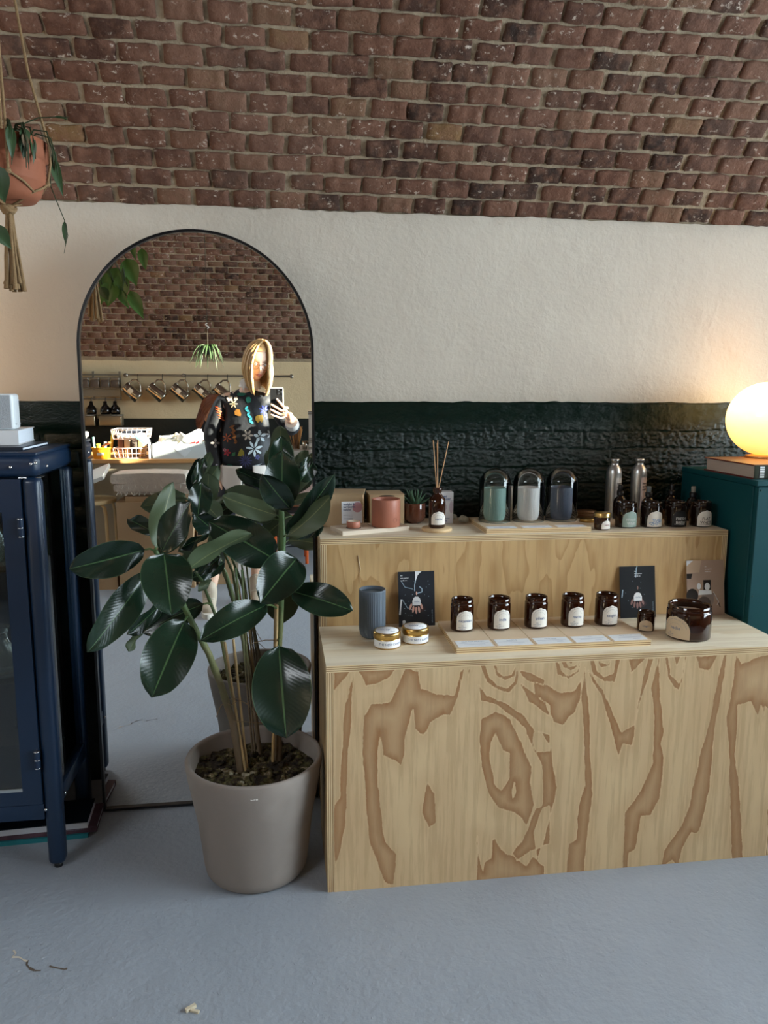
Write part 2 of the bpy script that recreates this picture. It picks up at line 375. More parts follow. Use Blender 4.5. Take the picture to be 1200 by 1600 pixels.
# --- brick vault
ce = bpy.data.objects.new('ceiling', None); COL.objects.link(ce); struct(ce)
def vs_(u, v):
    x = XL+(XR+.1-XL)*u; ph = PH0-.004+(PH1-PH0+.03)*v
    return vpt(x, ph, VR+.004-.004*noise.noise(V((x*6, ph*16, 0))))
MB().grid(vs_, 150, 120).build('mortar_bed', MORTAR, ce)
ROWH = .0572/VR; BW = .1165
vb = [rough_brick(.1085, .0500, .022, 10, 6, .0042, i) for i in range(14)]
vbm = [x.mesh('brick', [BRICK]) for x in vb]
lowb = [rough_brick(.1075, .0490, .018, 4, 3, .004, i) for i in range(10)]
jv = []; jf = []; jr = []
nrows = int((PH1-PH0)/ROWH); count = 0
for r in range(nrows):
    ph = PH0+ROWH*(r+.5); x = XL+.06+(BW/2 if r % 2 else 0)+rnd.uniform(-.012, .012)
    n = V((0, -cos(ph), -sin(ph))); t = V((0, -sin(ph), cos(ph)))
    while x < XR:
        near = r < 11 and -1.08 <= x <= 1.86 and not (r > 5 and x > 1.45) and count < 300
        xj = x+rnd.uniform(-.004, .004); tilt = rnd.uniform(-.012, .012)
        c_ = vpt(xj, ph+rnd.uniform(-.0006, .0006), VR-rnd.uniform(.002, .007))
        Rm = Matrix((V((1, 0, 0)), t, n)).transposed()
        if Rm.determinant() < 0: Rm = Matrix((V((-1, 0, 0)), t, n)).transposed()
        Rm = Rm@Matrix.Rotation(tilt, 3, 'Z')
        if near:
            count += 1
            o = bpy.data.objects.new('brick', rnd.choice(vbm)); COL.objects.link(o); o.parent = ce
            Mx = Rm.to_4x4(); Mx.translation = c_; Mx = Mx@Matrix.Diagonal((rnd.uniform(.93, 1.02), rnd.uniform(.92, 1.05), 1, 1)); o.matrix_world = Mx
        else:
            s_ = rnd.choice(vb if (r < 14 and -1.4 < x < 2.4) else lowb); o0 = len(jv); sx_ = rnd.uniform(.94, 1.02); sy_ = rnd.uniform(.9, 1.05)
            jv += [tuple(Rm@V((v[0]*sx_, v[1]*sy_, v[2]))+c_) for v in s_.v]; jf += [[i+o0 for i in f] for f in s_.f]; q = rnd.random(); jr += [q]*len(s_.v)
        x += BW
me = bpy.data.meshes.new('bricks'); me.from_pydata(jv, [], jf); me.materials.append(BRICKJ); me.polygons.foreach_set('use_smooth', [True]*len(jf))
a = me.attributes.new('rnd', 'FLOAT', 'POINT'); a.data.foreach_set('value', jr)
o = bpy.data.objects.new('bricks', me); COL.objects.link(o); o.parent = ce; o['kind'] = 'stuff'
# ================================================================== plywood display steps
def ply_face(name, c0, c1, coord_scale, streak, attr=False, bands=5.5, contrast=1.0):
    m, N, L, b = node_mat(name); tc = N.new('ShaderNodeTexCoord').outputs['Object']
    fine = nz(N, L, 60, 6, tc, streak, .65)
    if attr:
        a = N.new('ShaderNodeAttribute'); a.attribute_name = 'grain'; h = a.outputs['Fac']
        h = math_(N, L, 'ADD', h, math_(N, L, 'MULTIPLY', math_(N, L, 'SUBTRACT', nz(N, L, 22, 6, tc, (1, 1, .35), .7), .5), .022))
        edge = ramp(N, L, math_(N, L, 'MULTIPLY', h, 10), [(0, 0), (.02, 1), (.2, .62), (.6, .34), (1, .3)])
        halo = ramp(N, L, math_(N, L, 'ADD', math_(N, L, 'MULTIPLY', h, 6), .5), [(.2, 0.0), (.48, .22), (.5, 0)])
        w_ = math_(N, L, 'ADD', edge, halo, True)
        w_ = math_(N, L, 'MULTIPLY', w_, math_(N, L, 'ADD', math_(N, L, 'MULTIPLY', fine, .8), .55), True)
        soft = math_(N, L, 'MULTIPLY', ramp(N, L, nz(N, L, 5, 4, tc, (1, 1, .3)), [(.5, 0), (.75, 1)]), .35)
        w_ = math_(N, L, 'MAXIMUM', w_, math_(N, L, 'MULTIPLY', soft, math_(N, L, 'ADD', fine, .3)))
    else:
        n = nz(N, L, 1, 3, tc, coord_scale, .45)
        f = math_(N, L, 'FRACT', math_(N, L, 'MULTIPLY', math_(N, L, 'ADD', n, math_(N, L, 'MULTIPLY', nz(N, L, 40, 5, tc, streak), .02)), bands))
        w_ = ramp(N, L, f, [(0, 0), (.45, .25), (.80, 1), (.84, 0)])
        w_ = math_(N, L, 'MULTIPLY', w_, math_(N, L, 'ADD', math_(N, L, 'MULTIPLY', fine, .8), .5), True)
        w_ = math_(N, L, 'MULTIPLY', w_, contrast)
    c = mixc(N, L, w_, lin(c0), lin(c1))
    c = mixc(N, L, ramp(N, L, fine, [(.42, .22), (.52, 0)]), c, tuple(x*.72 for x in lin(c1)[:3])+(1,))
    L.new(c, b.inputs['Base Color']); b.inputs['Roughness'].default_value = .52; b.inputs['Specular IOR Level'].default_value = .35
    L.new(bumpn(N, L, fine, .12, .002), b.inputs['Normal']); return m
PLYF = ply_face('plywood_front', 'd9be94', 'a0744c', None, (1, 1, .06), attr=True)
PLYR = ply_face('plywood_riser', 'cba978', 'a9814f', (9, 1, 2.2), (1, 1, .06), bands=6, contrast=.75)
PLYT = ply_face('plywood_top', 'eadfc8', 'd2b88f', (1.2, 9, 1), (.05, 1, 1), bands=4, contrast=.6)
PLYS = ply_face('plywood_side', 'c9ab7e', 'a07c52', (1, 8, 1.5), (1, 1, .06), bands=5)
m, N, L, b = node_mat('plywood_edge_horizontal'); tc = N.new('ShaderNodeTexCoord').outputs['Generated']; s3 = N.new('ShaderNodeSeparateXYZ'); L.new(tc, s3.inputs[0])
def edge_mat(name, axis, k=7):
    m, N, L, b = node_mat(name); tc = N.new('ShaderNodeTexCoord').outputs['Generated']; s3 = N.new('ShaderNodeSeparateXYZ'); L.new(tc, s3.inputs[0])
    ob = N.new('ShaderNodeTexCoord').outputs['Object']
    f = math_(N, L, 'SINE', math_(N, L, 'MULTIPLY', s3.outputs[axis], pi*k)); f = math_(N, L, 'ADD', math_(N, L, 'MULTIPLY', f, .5), .5)
    f = math_(N, L, 'ADD', f, math_(N, L, 'MULTIPLY', math_(N, L, 'SUBTRACT', nz(N, L, 60, 4, ob, (.2, .2, .2)), .5), .6), True)
    L.new(ramp(N, L, f, [(.25, lin('94714c')), (.5, lin('dcc193')), (1, lin('e4cda4'))]), b.inputs['Base Color']); b.inputs['Roughness'].default_value = .7; return m
EH = edge_mat('ply_edge_h', 2); EV = edge_mat('ply_edge_v', 0)
def panel(name, a, b, face, edge, parent, faceaxis):
    """box whose faces across faceaxis show veneer, the others the ply edge"""
    mb = MB().box(a, b); o = len(mb.f)
    for i, f in enumerate(mb.f):
        p = [V(mb.v[k]) for k in f]; n = (p[1]-p[0]).cross(p[2]-p[1]).normalized(); mb.m[i] = 0 if abs(n[faceaxis]) > .9 else 1
    return mb.build(name, [face, edge], parent)
SX0, SX1 = .114, 1.421; SY0, SYR = -.502, -.165; SZ, UZ = .644, .914; T = .018; UY1 = .168
st = thing('plywood_plinth', 'low wide plywood step on the floor with swirling grain front, holding row of jars', 'display plinth', (.77, -.2, 0))
panel('top_panel', (SX0, SY0, SZ-T), (SX1, SYR+.0, SZ), PLYT, EH, st, 2)
panel('side_panel', (SX0, SY0+.001, 0), (SX0+T, SYR, SZ-T-.0005), PLYS, EV, st, 0)
panel('side_panel', (SX1-T, SY0+.001, 0), (SX1, SYR, SZ-T-.0005), PLYS, EV, st, 0)
panel('back_panel', (SX0+T+.0005, SYR-T, 0), (SX1-T-.0005, SYR-.0005, SZ-T-.0005), PLYS, EV, st, 1)
# front panel: the grain pattern is a signed distance to the traced dark figure of the veneer
r1 = lambda u, v: at(490+u*.3, 1030+v*.3, y=SY0); r2 = lambda u, v: at(840+u*.3, 1000+v*.3, y=SY0)
P1 = [[(215,55),(203,200),(180,480),(172,700),(165,880),(140,1000),(115,1080),(106,1000),(106,760),(138,720),(145,480),(163,250),(188,150)],
 [(106,60),(200,52),(150,110),(106,165)], [(225,50),(430,46),(390,100),(330,125),(275,140),(250,90)],
 [(480,45),(545,60),(560,150),(640,180),(735,190),(765,60),(790,40),(752,200),(710,295),(680,288),(650,308),(605,325),(585,375),(570,395),(530,360),(518,262),(500,330),(480,400),(475,500),(455,550),(430,530),(395,515),(362,500),(350,375),(332,480),(335,620),(350,760),(360,900),(375,950),(435,1015),(420,1180),(370,1160),(335,1080),(290,950),(270,760),(252,500),(262,300),(300,235),(400,225),(440,130)],
 [(590,640),(630,700),(640,850),(600,880),(565,800)],
 [(870,310),(950,270),(1020,310),(1060,380),(1100,480),(1138,560),(1130,640),(1148,760),(1110,870),(1080,830),(1040,800),(960,770),(915,700),(872,560),(862,420)],
 [(950,380),(985,480),(1022,488),(1018,620),(975,685),(940,650),(918,520),(920,440)], [(1040,630),(1055,640),(1052,690),(1038,722),(1033,680)],
 [(870,30),(900,115),(960,160),(1020,178),(1060,125),(1068,30),(1045,115),(1010,150),(960,135),(915,95),(893,30)],
 [(935,30),(950,90),(1000,112),(1045,90),(1058,30),(1030,78),(990,85),(962,60),(957,30)],
 [(858,130),(900,190),(1000,228),(1100,295),(1150,370),(1230,395),(1230,480),(1150,485),(1100,365),(1040,300),(950,235),(872,215)],
 [(1070,60),(1110,110),(1200,140),(1200,110),(1130,70)], [(1080,130),(1120,220),(1230,300),(1230,240),(1150,180)],
 [(850,920),(862,1000),(882,1110),(890,1060),(920,1035),(925,940),(950,930),(980,990),(1010,1022),(1050,1030),(1110,1080),(1140,1030),(1200,1080),(1200,1150),(1080,1155),(845,1180)],
 [(1230,760),(1230,960),(1130,1000),(1060,1050),(1040,1010),(1080,950),(1120,865),(1160,780)], [(820,40),(808,100),(812,150),(800,60)]]
P2 = [[(90,105),(108,175),(160,203),(215,168),(228,105),(205,163),(160,188),(125,163),(105,105)], [(120,105),(135,143),(170,158),(205,143),(215,105),(195,136),(165,142),(142,105)],
 [(275,100),(290,178),(340,213),(400,220),(432,100),(405,100),(395,170),(350,193),(310,163),(292,100)], [(305,100),(330,143),(375,138),(388,100),(365,122),(330,118)],
 [(160,108),(185,108),(175,125)], [(-20,215),(60,240),(120,280),(190,262),(232,190),(222,300),(200,380),(170,395),(135,450),(85,425),(40,330),(-10,290)],
 [(262,160),(300,245),(335,290),(350,350),(378,430),(405,560),(420,618),(445,540),(490,550),(515,420),(530,330),(580,180),(612,90),(575,95),(540,250),(500,440),(440,480),(400,400),(340,260),(295,200)],
 [(245,145),(262,300),(275,500),(285,800),(262,1000),(245,1240),(150,1240),(163,1060),(200,1040),(220,850),(245,750),(238,500),(235,380),(225,300)],
 [(640,85),(640,300),(655,480),(640,540),(653,600),(650,700),(630,830),(590,910),(540,915),(510,1090),(475,1110),(462,1240),(440,1240),(455,900),(540,780),(600,640),(605,400),(590,250),(625,90)],
 [(680,85),(690,180),(735,222),(752,180),(765,85),(778,85),(755,220),(735,262),(715,250),(680,190),(662,85)], [(475,98),(485,175),(520,140),(565,92)],
 [(820,80),(840,150),(890,165),(940,78)], [(710,85),(725,130),(745,85)],
 [(990,72),(962,250),(925,450),(908,650),(880,850),(850,970),(830,1005),(800,1000),(750,1090),(730,1180),(700,1140),(680,1160),(640,1190),(660,1090),(740,990),(790,850),(845,600),(890,450),(925,280),(968,75)],
 [(1035,70),(1060,130),(1150,90),(1290,60),(1290,420),(1185,345),(1180,395),(1165,340),(1150,405),(1110,320),(1045,340),(1032,590),(1045,720),(1050,850),(1062,960),(1072,1170),(1010,1160),(1005,900),(995,600),(985,400),(1020,200)],
 [(-20,480),(20,480),(70,560),(100,770),(60,930),(0,1150),(-20,1000),(30,850),(20,640),(-20,560)],
 [(1190,1180),(1290,1180),(1290,900),(1200,880)]]
polys = [[(p.x, p.z) for p in (r1(*q) for q in pl_)] for pl_ in P1]+[[(p.x, p.z) for p in (r2(*q) for q in pl_)] for pl_ in P2]
nx, nzz = 340, 170; x0, x1, z0, z1 = SX0+T, SX1-T, 0, SZ-T
gx, gz = np.meshgrid(np.linspace(x0, x1, nx+1), np.linspace(z0, z1, nzz+1)); inside = np.zeros(gx.shape, bool); dist = np.full(gx.shape, 9.)
for pg in polys:
    k = len(pg); ins = np.zeros(gx.shape, bool)
    for i in range(k):
        (ax, az), (bx, bz) = pg[i], pg[(i+1) % k]
        if az != bz:
            c_ = ((az > gz) != (bz > gz)) & (gx < (bx-ax)*(gz-az)/(bz-az)+ax); ins ^= c_
        dx, dz = bx-ax, bz-az; t = np.clip(((gx-ax)*dx+(gz-az)*dz)/max(dx*dx+dz*dz, 1e-9), 0, 1)
        dist = np.minimum(dist, np.hypot(gx-ax-t*dx, gz-az-t*dz))
    inside ^= ins
sd = np.where(inside, dist, -dist)
mb = MB(); vs = [V((float(gx[j, i]), SY0, float(gz[j, i]))) for j in range(nzz+1) for i in range(nx+1)]
fs = [(j*(nx+1)+i, j*(nx+1)+i+1, (j+1)*(nx+1)+i+1, (j+1)*(nx+1)+i) for j in range(nzz) for i in range(nx)]
mb.add(vs, fs, 0); mb.box((x0, SY0+.0006, z0), (x1, SY0+T, z1), 0)
o = mb.build('front_panel', PLYF, st); at_ = o.data.attributes.new('grain', 'FLOAT', 'POINT')
vals = np.full(len(mb.v), -.05); vals[:sd.size] = sd.ravel(); at_.data.foreach_set('value', vals)
s2 = thing('plywood_plinth', 'raised plywood step at the back with diffuser, glass domes and spray bottles on it', 'display plinth', (.77, 0, 0))
panel('top_panel', (SX0+.006, SYR, UZ-T), (SX1, UY1, UZ), PLYT, EH, s2, 2)
panel('front_panel', (SX0+.006+T+.0005, SYR+.0005, 0), (SX1-T-.0005, SYR+T, UZ-T-.0005), PLYR, EV, s2, 1)
panel('side_panel', (SX0+.006, SYR+.0005, 0), (SX0+.006+T, UY1, UZ-T-.0005), PLYS, EV, s2, 0)
panel('side_panel', (SX1-T, SYR+.0005, 0), (SX1, UY1, UZ-T-.0005), PLYS, EV, s2, 0)
mb = MB(); P = [at(560+x, y, y=SYR-.0012) for x, y in [(0, 868), (1, 878), (3, 888), (2, 900), (3, 910)]]
mb.tube(P, [.0014, .0022, .0018, .001, .0006], 6, flat=.3); mb.build('glue_drip', mat('glue', 'ece3d0', .4), s2)
# ================================================================== jars, candles, cards
AMB = mat('amber_glass', (58, 24, 8), .06, trans=.42, ior=1.5, coat=.3)
AMBD = mat('amber_glass_dark', (26, 12, 6), .06, coat=.4)
WAX = mat('wax', 'e9e0cc', .5, sss=0); PAPER = mat('label_paper', 'ece8df', .7); INK = mat('label_ink', '5b6f96', .7); INKG = mat('label_grey_ink', '8a8f99', .7)
GOLD = mat('gold_tin', 'c9a868', .28, metal=1); STEEL = mat('steel', 'c9c8c4', .22, metal=1); BLK = mat('black_plastic', '17181a', .4)
def arch_pts(w_, h_, n=10):
    r = w_/2; return [(-r, 0), (r, 0)]+[(r*cos(a), h_-r+r*sin(a)) for a in [pi*k/n for k in range(n+1)]]
def arch_label(mb, c, R, rot, z0, w_, h_, mi, skew=0):
    """arch-topped paper stuck round a cylinder"""
    nu, nv = 14, 10
    def P(u, v):
        z = h_*v; a = w_/2; r = w_/2
        if z > h_-r: a = sqrt(max(1e-6, r*r-(z-(h_-r))**2))
        x = (2*u-1)*a
        return V((c[0]+(R+.0005)*sin(rot+x/R), c[1]-(R+.0005)*cos(rot+x/R), c[2]+z0+z))
    mb.grid(P, nu, nv, mi)
def arch_text_marks(mb, c, R, rot, z0, w_, h_, mi):
    for rr, wd, f in ((.82, .0011, 1.0), (.55, .0007, .9)):     # curved lines of small lettering
        r = w_/2*rr; n = 26
        for k in range(n):
            if k % 4 == 3: continue
            a = pi*.1+pi*.8*k/n; b_ = a+pi*.8/n*.7
            q = []
            for aa, ri in ((a, r), (b_, r), (b_, r-wd), (a, r-wd)):
                x = ri*cos(aa); z = h_-w_/2+ri*sin(aa); q.append(V((c[0]+(R+.0009)*sin(rot+x/R), c[1]-(R+.0009)*cos(rot+x/R), c[2]+z0+z)))
            mb.quad(*q, mi=mi)
def candle_jar(name, label, loc, R=.034, H=.093, title='neroli', rot=0, lw=.052, lh=.058, paper=None, ink=None, ink2=None, wax=True, lz=.007, ts=.012, lines=True, group=None, glass=None, cat='candle jar', extra=None):
    t = thing(name, label, cat, loc, group); x, y, z = loc; h = H
    pr = [(R*.86, 0), (R*.97, .002), (R, .006), (R, h*.80), (R*.97, h*.835), (R*.93, h*.85), (R*.93, h*.875), (R*.965, h*.885), (R*.93, h*.90), (R*.965, h*.925), (R*.93, h*.94), (R*.95, h*.985), (R*.92, h), (R*.86, h*.99), (R*.86, h*.84), (R*.93, h*.78), (R*.93, .008), (0, .007)]
    MB().lathe(pr, loc, 40, cap=False).add([V((x+R*.86*cos(a), y+R*.86*sin(a), z)) for a in [-2*pi*k/40 for k in range(40)]], [list(range(40))]).build('jar', glass or AMB, t)
    if wax: MB().lathe([(0, .0085), (R*.915, .0085), (R*.915, h*.74), (R*.9, h*.745), (0, h*.74)], loc, 32, cap=False).tube([V((x, y, z+h*.74)), V((x+.0006, y, z+h*.82))], .0011, 6).build('wax', WAX, t)
    mb = MB(); arch_label(mb, loc, R, rot, lz, lw, lh, 0)
    if lines: arch_text_marks(mb, loc, R, rot, lz, lw, lh, 2)
    for i, s in enumerate(title.split('|')):
        cyl_text(mb, s, ts, loc, R+.0009, rot, z+lz+lh*.47-i*ts*1.0, 1, .008)
    if lines:
        for k, s in enumerate(('the', 'east quarter', 'candle co.')): cyl_text(mb, s, .0048, loc, R+.0009, rot-.25, z+lz+lh*.23-k*.005, 1)
    if extra: extra(mb, loc, R+.0009, rot, lz, lw, lh)
    mb.build('label', [paper or PAPER, ink or INK, ink2 or INKG], t); return t
BOARD = mat('display_board', 'd9c3a6', .6, bump=.15, bscale=40, stretch=(.1, 1, 1), var=.08); BEDGE = edge_mat('board_edge', 2, 5)
def grooved_board(label, a, b, zt, n, cat='board', z0=SZ, gap=.0016, rows=(), yg=None):
    t = thing('display_board', label, cat, ((a[0]+b[0])/2, (a[1]+b[1])/2, z0)); 
    panel('base', (a[0], a[1], z0), (b[0], b[1], zt-.0025), BOARD, BEDGE, t, 2)
    wd = (b[0]-a[0])/n; mb = None
    for i in range(n):
        xa = a[0]+wd*i+(gap/2 if i else 0); xb = a[0]+wd*(i+1)-(gap/2 if i < n-1 else 0)
        ys = [a[1], b[1]] if yg is None else [a[1], yg, b[1]]
        for k in range(len(ys)-1):
            panel('tile', (xa, ys[k]+(gap*.4 if k else 0), zt-.0025), (xb, ys[k+1]-(gap*.4 if k < len(ys)-2 else 0), zt), BOARD, BEDGE, t, 2)
    return t
BX0, BX1, BY0, BY1, BZ = .471, 1.03, -.452, -.205, SZ+.016
bd = grooved_board('long grooved plywood board on the front step under the five amber candles', (BX0, BY0), (BX1, BY1), BZ, 5, yg=-.388)
CARD = mat('card_paper', 'e8edf2', .6); names5 = ['neroli', 'fresh', 'pilsan', 'nazha', 'asagiri']
names5 = ['nicamian', 'india', 'pilsan', 'nacha', 'asagiri']
order = ['first', 'second', 'third', 'fourth', 'fifth']
jx = [.525, .636, .749, .862, .968]
for i in range(5):
    candle_jar('candle_jar', 'amber glass candle jar with arched label reading %s, %s from the left on the board' % (names5[i], order[i]), (jx[i], -.288, BZ), title=names5[i], rot=.06, group='candle jars on the grooved board')
    xa = BX0+(BX1-BX0)/5*i+.007; xb = xa+(BX1-BX0)/5-.013
    mb = MB().box((xa, -.446, BZ), (xb, -.396, BZ+.0007), 0)
    put_text(mb, ['OUT FOR DINNER', 'breathing', 'splash away', 'vitality', 'earth bound'][i], .0078, ((xa+xb)/2, -.406, BZ+.0009), (1, 0, 0), (0, 1, 0), 1)
    for k, wd in enumerate((.085, .06, .02)): mb.box(((xa+xb)/2-wd/2+(.02 if k == 2 else 0), -.419-k*.008, BZ+.0008), ((xa+xb)/2+wd/2+(.02 if k == 2 else 0), -.4175-k*.008, BZ+.0009), 2)
    o = mb.build('description_card', [CARD, INK, mat('card_grey', 'b4bccb', .7)], None, ((xa+xb)/2, -.42, BZ)); tag(o, 'small white description card on the board in front of the %s candle jar' % names5[i], 'card', 'description cards on the grooved board')
def side_label(mb, c, R, rot, lz, lw, lh): pass
candle_jar('candle_jar', 'small amber travel candle with cream label, right of the board and before the dark card', (1.082, -.315, SZ), R=.0255, H=.058, title='asagiri', rot=-.45, lw=.042, lh=.033, lz=.004, ts=.008, lines=False, paper=mat('label_cream', 'd6c3a6', .7))
candle_jar('candle_jar', 'large wide amber candle jar with its label turned left, at the right end', (1.178, -.385, SZ), R=.062, H=.098, title='nacha', rot=-1.12, lw=.085, lh=.064, lz=.006, ts=.014, paper=mat('label_cream', 'd6c3a6', .7))
RIB = {}
def ribbed_cup(name, label, loc, R, H, color, n=44, wax=None, cat='cup', gloss=.5):
    t = thing(name, label, cat, loc); mt = mat('ceramic_'+color, color, gloss)
    def mod(a, r, z):
        return r-(.0011*(0.5+.5*cos(n*a))**2 if .008 < z < H-.004 and r > R*.93 else 0)
    pr = [(R*.62, 0), (R*.80, .003), (R*.92, .010), (R*.985, .022), (R, .035), (R, H-.0045), (R*.985, H), (R*.93, H), (R*.93, H-.014), (0, H-.014)]
    MB().lathe(pr, loc, n*6, mod=mod, cap=False).add([V((loc[0]+R*.62*cos(a), loc[1]+R*.62*sin(a), loc[2])) for a in [-2*pi*k/24 for k in range(24)]], [list(range(24))]).build('cup', mt, t)
    if wax: MB().lathe([(0, H-.0135), (R*.92, H-.0135), (R*.92, H-.009), (0, H-.009)], loc, 32, cap=False).build('wax', mat('wax_grey', wax, .25), t)
    return t
ribbed_cup('ribbed_cup', 'dark blue-grey ribbed ceramic tumbler candle at the left end of the front step', (.262, -.275, SZ), .0385, .142, '59646f', wax='6b7780')
def tin(label, loc, word):
    R, H = .0375, .048; t = thing('candle_tin', label, 'tin', loc, 'candle tins on the front step'); x, y, z = loc
    MB().lathe([(R*.93, 0), (R*.98, .0015), (R*.98, .026), (R*.93, .028)], loc, 40).build('tin_body', GOLD, t)
    MB().lathe([(R*1.0, .027), (R*1.03, .0275), (R*1.03, .041), (R*1.0, .0445), (R*.93, .0455), (R*.9, .0448), (0, .0448)], loc, 40, cap=False).build('lid', GOLD, t)
    mb = MB().lathe([(0, .0455), (R*.86, .0455), (R*.86, .0448)], loc, 40, cap=False)
    put_text(mb, 'cosy', .015, (x-.005, y+.003, z+.0458), (1, 0, 0), (0, 1, 0), 1, bold=.01); put_text(mb, 'days', .008, (x+.014, y-.012, z+.0458), (1, 0, 0), (0, 1, 0), 1)
    mb.lathe([(R*.985, .004), (R*.985, .0245)], loc, 60, cap=False, a0=-pi*.98, a1=-pi*.04); cyl_text(mb, word, .0085, loc, R*.99, .22, z+.0145, 1, .01)
    mb.build('label', [mat('label_white', 'eceef0', .6), INK, INKG], t)
tin('round gold candle tin with white label, the left and nearer of the two', (.293, -.362, SZ), 'THE NEST CANDLE')
tin('round gold candle tin with white label, the right one before the dark card', (.379, -.332, SZ), 'THE NEST CANDLE')
# postcards leaning on the riser
SKIN = mat('printed_skin', 'd8a999', .7); DKC = mat('card_dark', '1b2029', .45, var=.35, vscale=18); PW = mat('print_white', 'e6e8ea', .6); PB = mat('print_blue', '9db4c4', .6)
def postcard(label, cx, w_, h_, art, base, lean=.028, yaw_=0, z0=SZ):
    y0 = SYR-.003-lean; t = thing('postcard', label, 'postcard', (cx, y0, z0))
    up = V((0, lean, sqrt(h_*h_-lean*lean)))/h_; ux = V((cos(yaw_), sin(yaw_), 0)); n = ux.cross(up); O = V((cx, y0, z0+.0002))
    n = n if n.y < 0 else -n
    mb = MB(); q = [O-ux*w_/2, O+ux*w_/2, O+ux*w_/2+up*h_, O-ux*w_/2+up*h_]
    mb.plate(q, n, .0012, 0); mb.build('sheet', base, t)
    def pl_(u, v, lift=.0004): return O+ux*(u*w_)+up*(v*h_)+n*lift
    art(t, pl_, ux, up, n); return t
def blob(mb, pl_, cu, cv, ru, rv, mi, lift, n=18, half=False, rot_=0):
    pts = []
    for k in range(n):
        a = 2*pi*k/n; x = ru*cos(a); y = rv*sin(a); pts.append(pl_(cu+x*cos(rot_)-y*sin(rot_), cv+x*sin(rot_)+y*cos(rot_), lift))
    mb.add(pts, [list(range(n))], mi)
def line(mb, pl_, pts, w_, mi, lift):
    for (a, b_), (c_, d) in zip(pts[:-1], pts[1:]):
        dx, dy = c_-a, (d-b_)*1.45; l = hypot(dx, dy); nx_, ny_ = -dy/l*w_, dx/l*w_/1.45
        mb.quad(pl_(a-nx_, b_-ny_, lift), pl_(c_-nx_, d-ny_, lift), pl_(c_+nx_, d+ny_, lift), pl_(a+nx_, b_+ny_, lift), mi=mi)
def art_hand(bright):
    def art(t, pl_, ux, up, n):
        mb = MB(); r_ = random.Random(4 if bright else 9)
        if bright:
            mb.add([pl_(-.03, 1, .0004), pl_(.15, 1, .0004), pl_(.04, .93, .0004), pl_(-.01, .84, .0004), pl_(-.03, .84, .0004)], [(0, 4, 3, 2, 1)], 0)
            line(mb, pl_, [(-.02, .84), (-.05, .75), (-.05, .64)], .012, 1, .0005); line(mb, pl_, [(.08, .72), (.15, .68), (.15, .62), (.02, .60)], .012, 1, .0005)
            line(mb, pl_, [(-.42, .84), (-.32, .72), (-.1, .68)], .006, 1, .0005); line(mb, pl_, [(-.4, .5), (-.25, .33), (-.1, .3)], .007, 1, .0005)
            line(mb, pl_, [(-.42, .5), (-.47, .22)], .02, 0, .0005); blob(mb, pl_, -.36, .09, .045, .03, 0, .0005); mb.quad(pl_(-.41, .045, .0005), pl_(-.31, .045, .0005), pl_(-.31, .06, .0005), pl_(-.41, .06, .0005), mi=0)
            tx, ty = -.44, .93
        else:
            line(mb, pl_, [(0, 1), (-.03, .95), (-.03, .9), (-.05, .78)], .012, 1, .0005); line(mb, pl_, [(-.42, .55), (-.45, .4)], .014, 1, .0005); tx, ty = -.09, .9
        for k in range(26 if bright else 10): blob(mb, pl_, r_.uniform(-.35, .4), r_.uniform(.12, .85), r_.uniform(.004, .012), r_.uniform(.003, .008), 1, .0005, 7)
        for k, s in enumerate(('the', 'east quarter', 'candle co.')): put_text(mb, s, .0052, pl_(tx, ty-k*.045, .0006), ux, up, 0, 'LEFT', .02)
        put_text(mb, 'made with care in london', .004, pl_(.42, .18, .0006), up, -ux, 1)
        mb.build('print', [PW, PB], t)['kind'] = 'stuff'
        m2 = MB(); cy = .40 if bright else .35
        for k, (a, l) in enumerate(((-.17, .0), (-.1, -.05), (-.02, -.07), (.06, -.06), (.13, .0))): blob(m2, pl_, a, cy-.04+l, .030, .065, 0, .0005+.00005*k, 12, rot_=-.5+.25*k)
        blob(m2, pl_, .12, cy-.08, .12, .06, 1, .0004, 14); blob(m2, pl_, .0, .6 if bright else .58, .02, .035, 0, .0005, 10)
        m2.build('printed_hand', [SKIN if bright else mat('printed_skin_dim', '8d6862', .7), mat('printed_shadow', '3b2a2c', .7)], t)['kind'] = 'stuff'
        m3 = MB(); a = [(-.12, cy-.02), (.11, cy-.02), (.11, cy+.06), (.08, cy+.115), (.03, cy+.14), (-.04, cy+.14), (-.09, cy+.115), (-.12, cy+.06)]
        m3.add([pl_(u, v, .0009) for u, v in a], [list(range(len(a)))]); put_text(m3, 'nacha', .007, pl_(0, cy+.05, .0011), ux, up, 1); m3.build('printed_label', [PW, INK], t)
    return art
postcard('dark photo postcard of a hand holding a candle, left one behind the gold tins', .409, .112, .166, art_hand(True), DKC, yaw_=.03)
postcard('near-black postcard of a cupped hand and candle, behind the small amber jar', 1.118, .118, .163, art_hand(False), mat('card_black', '0e1117', .4, var=.3, vscale=14))
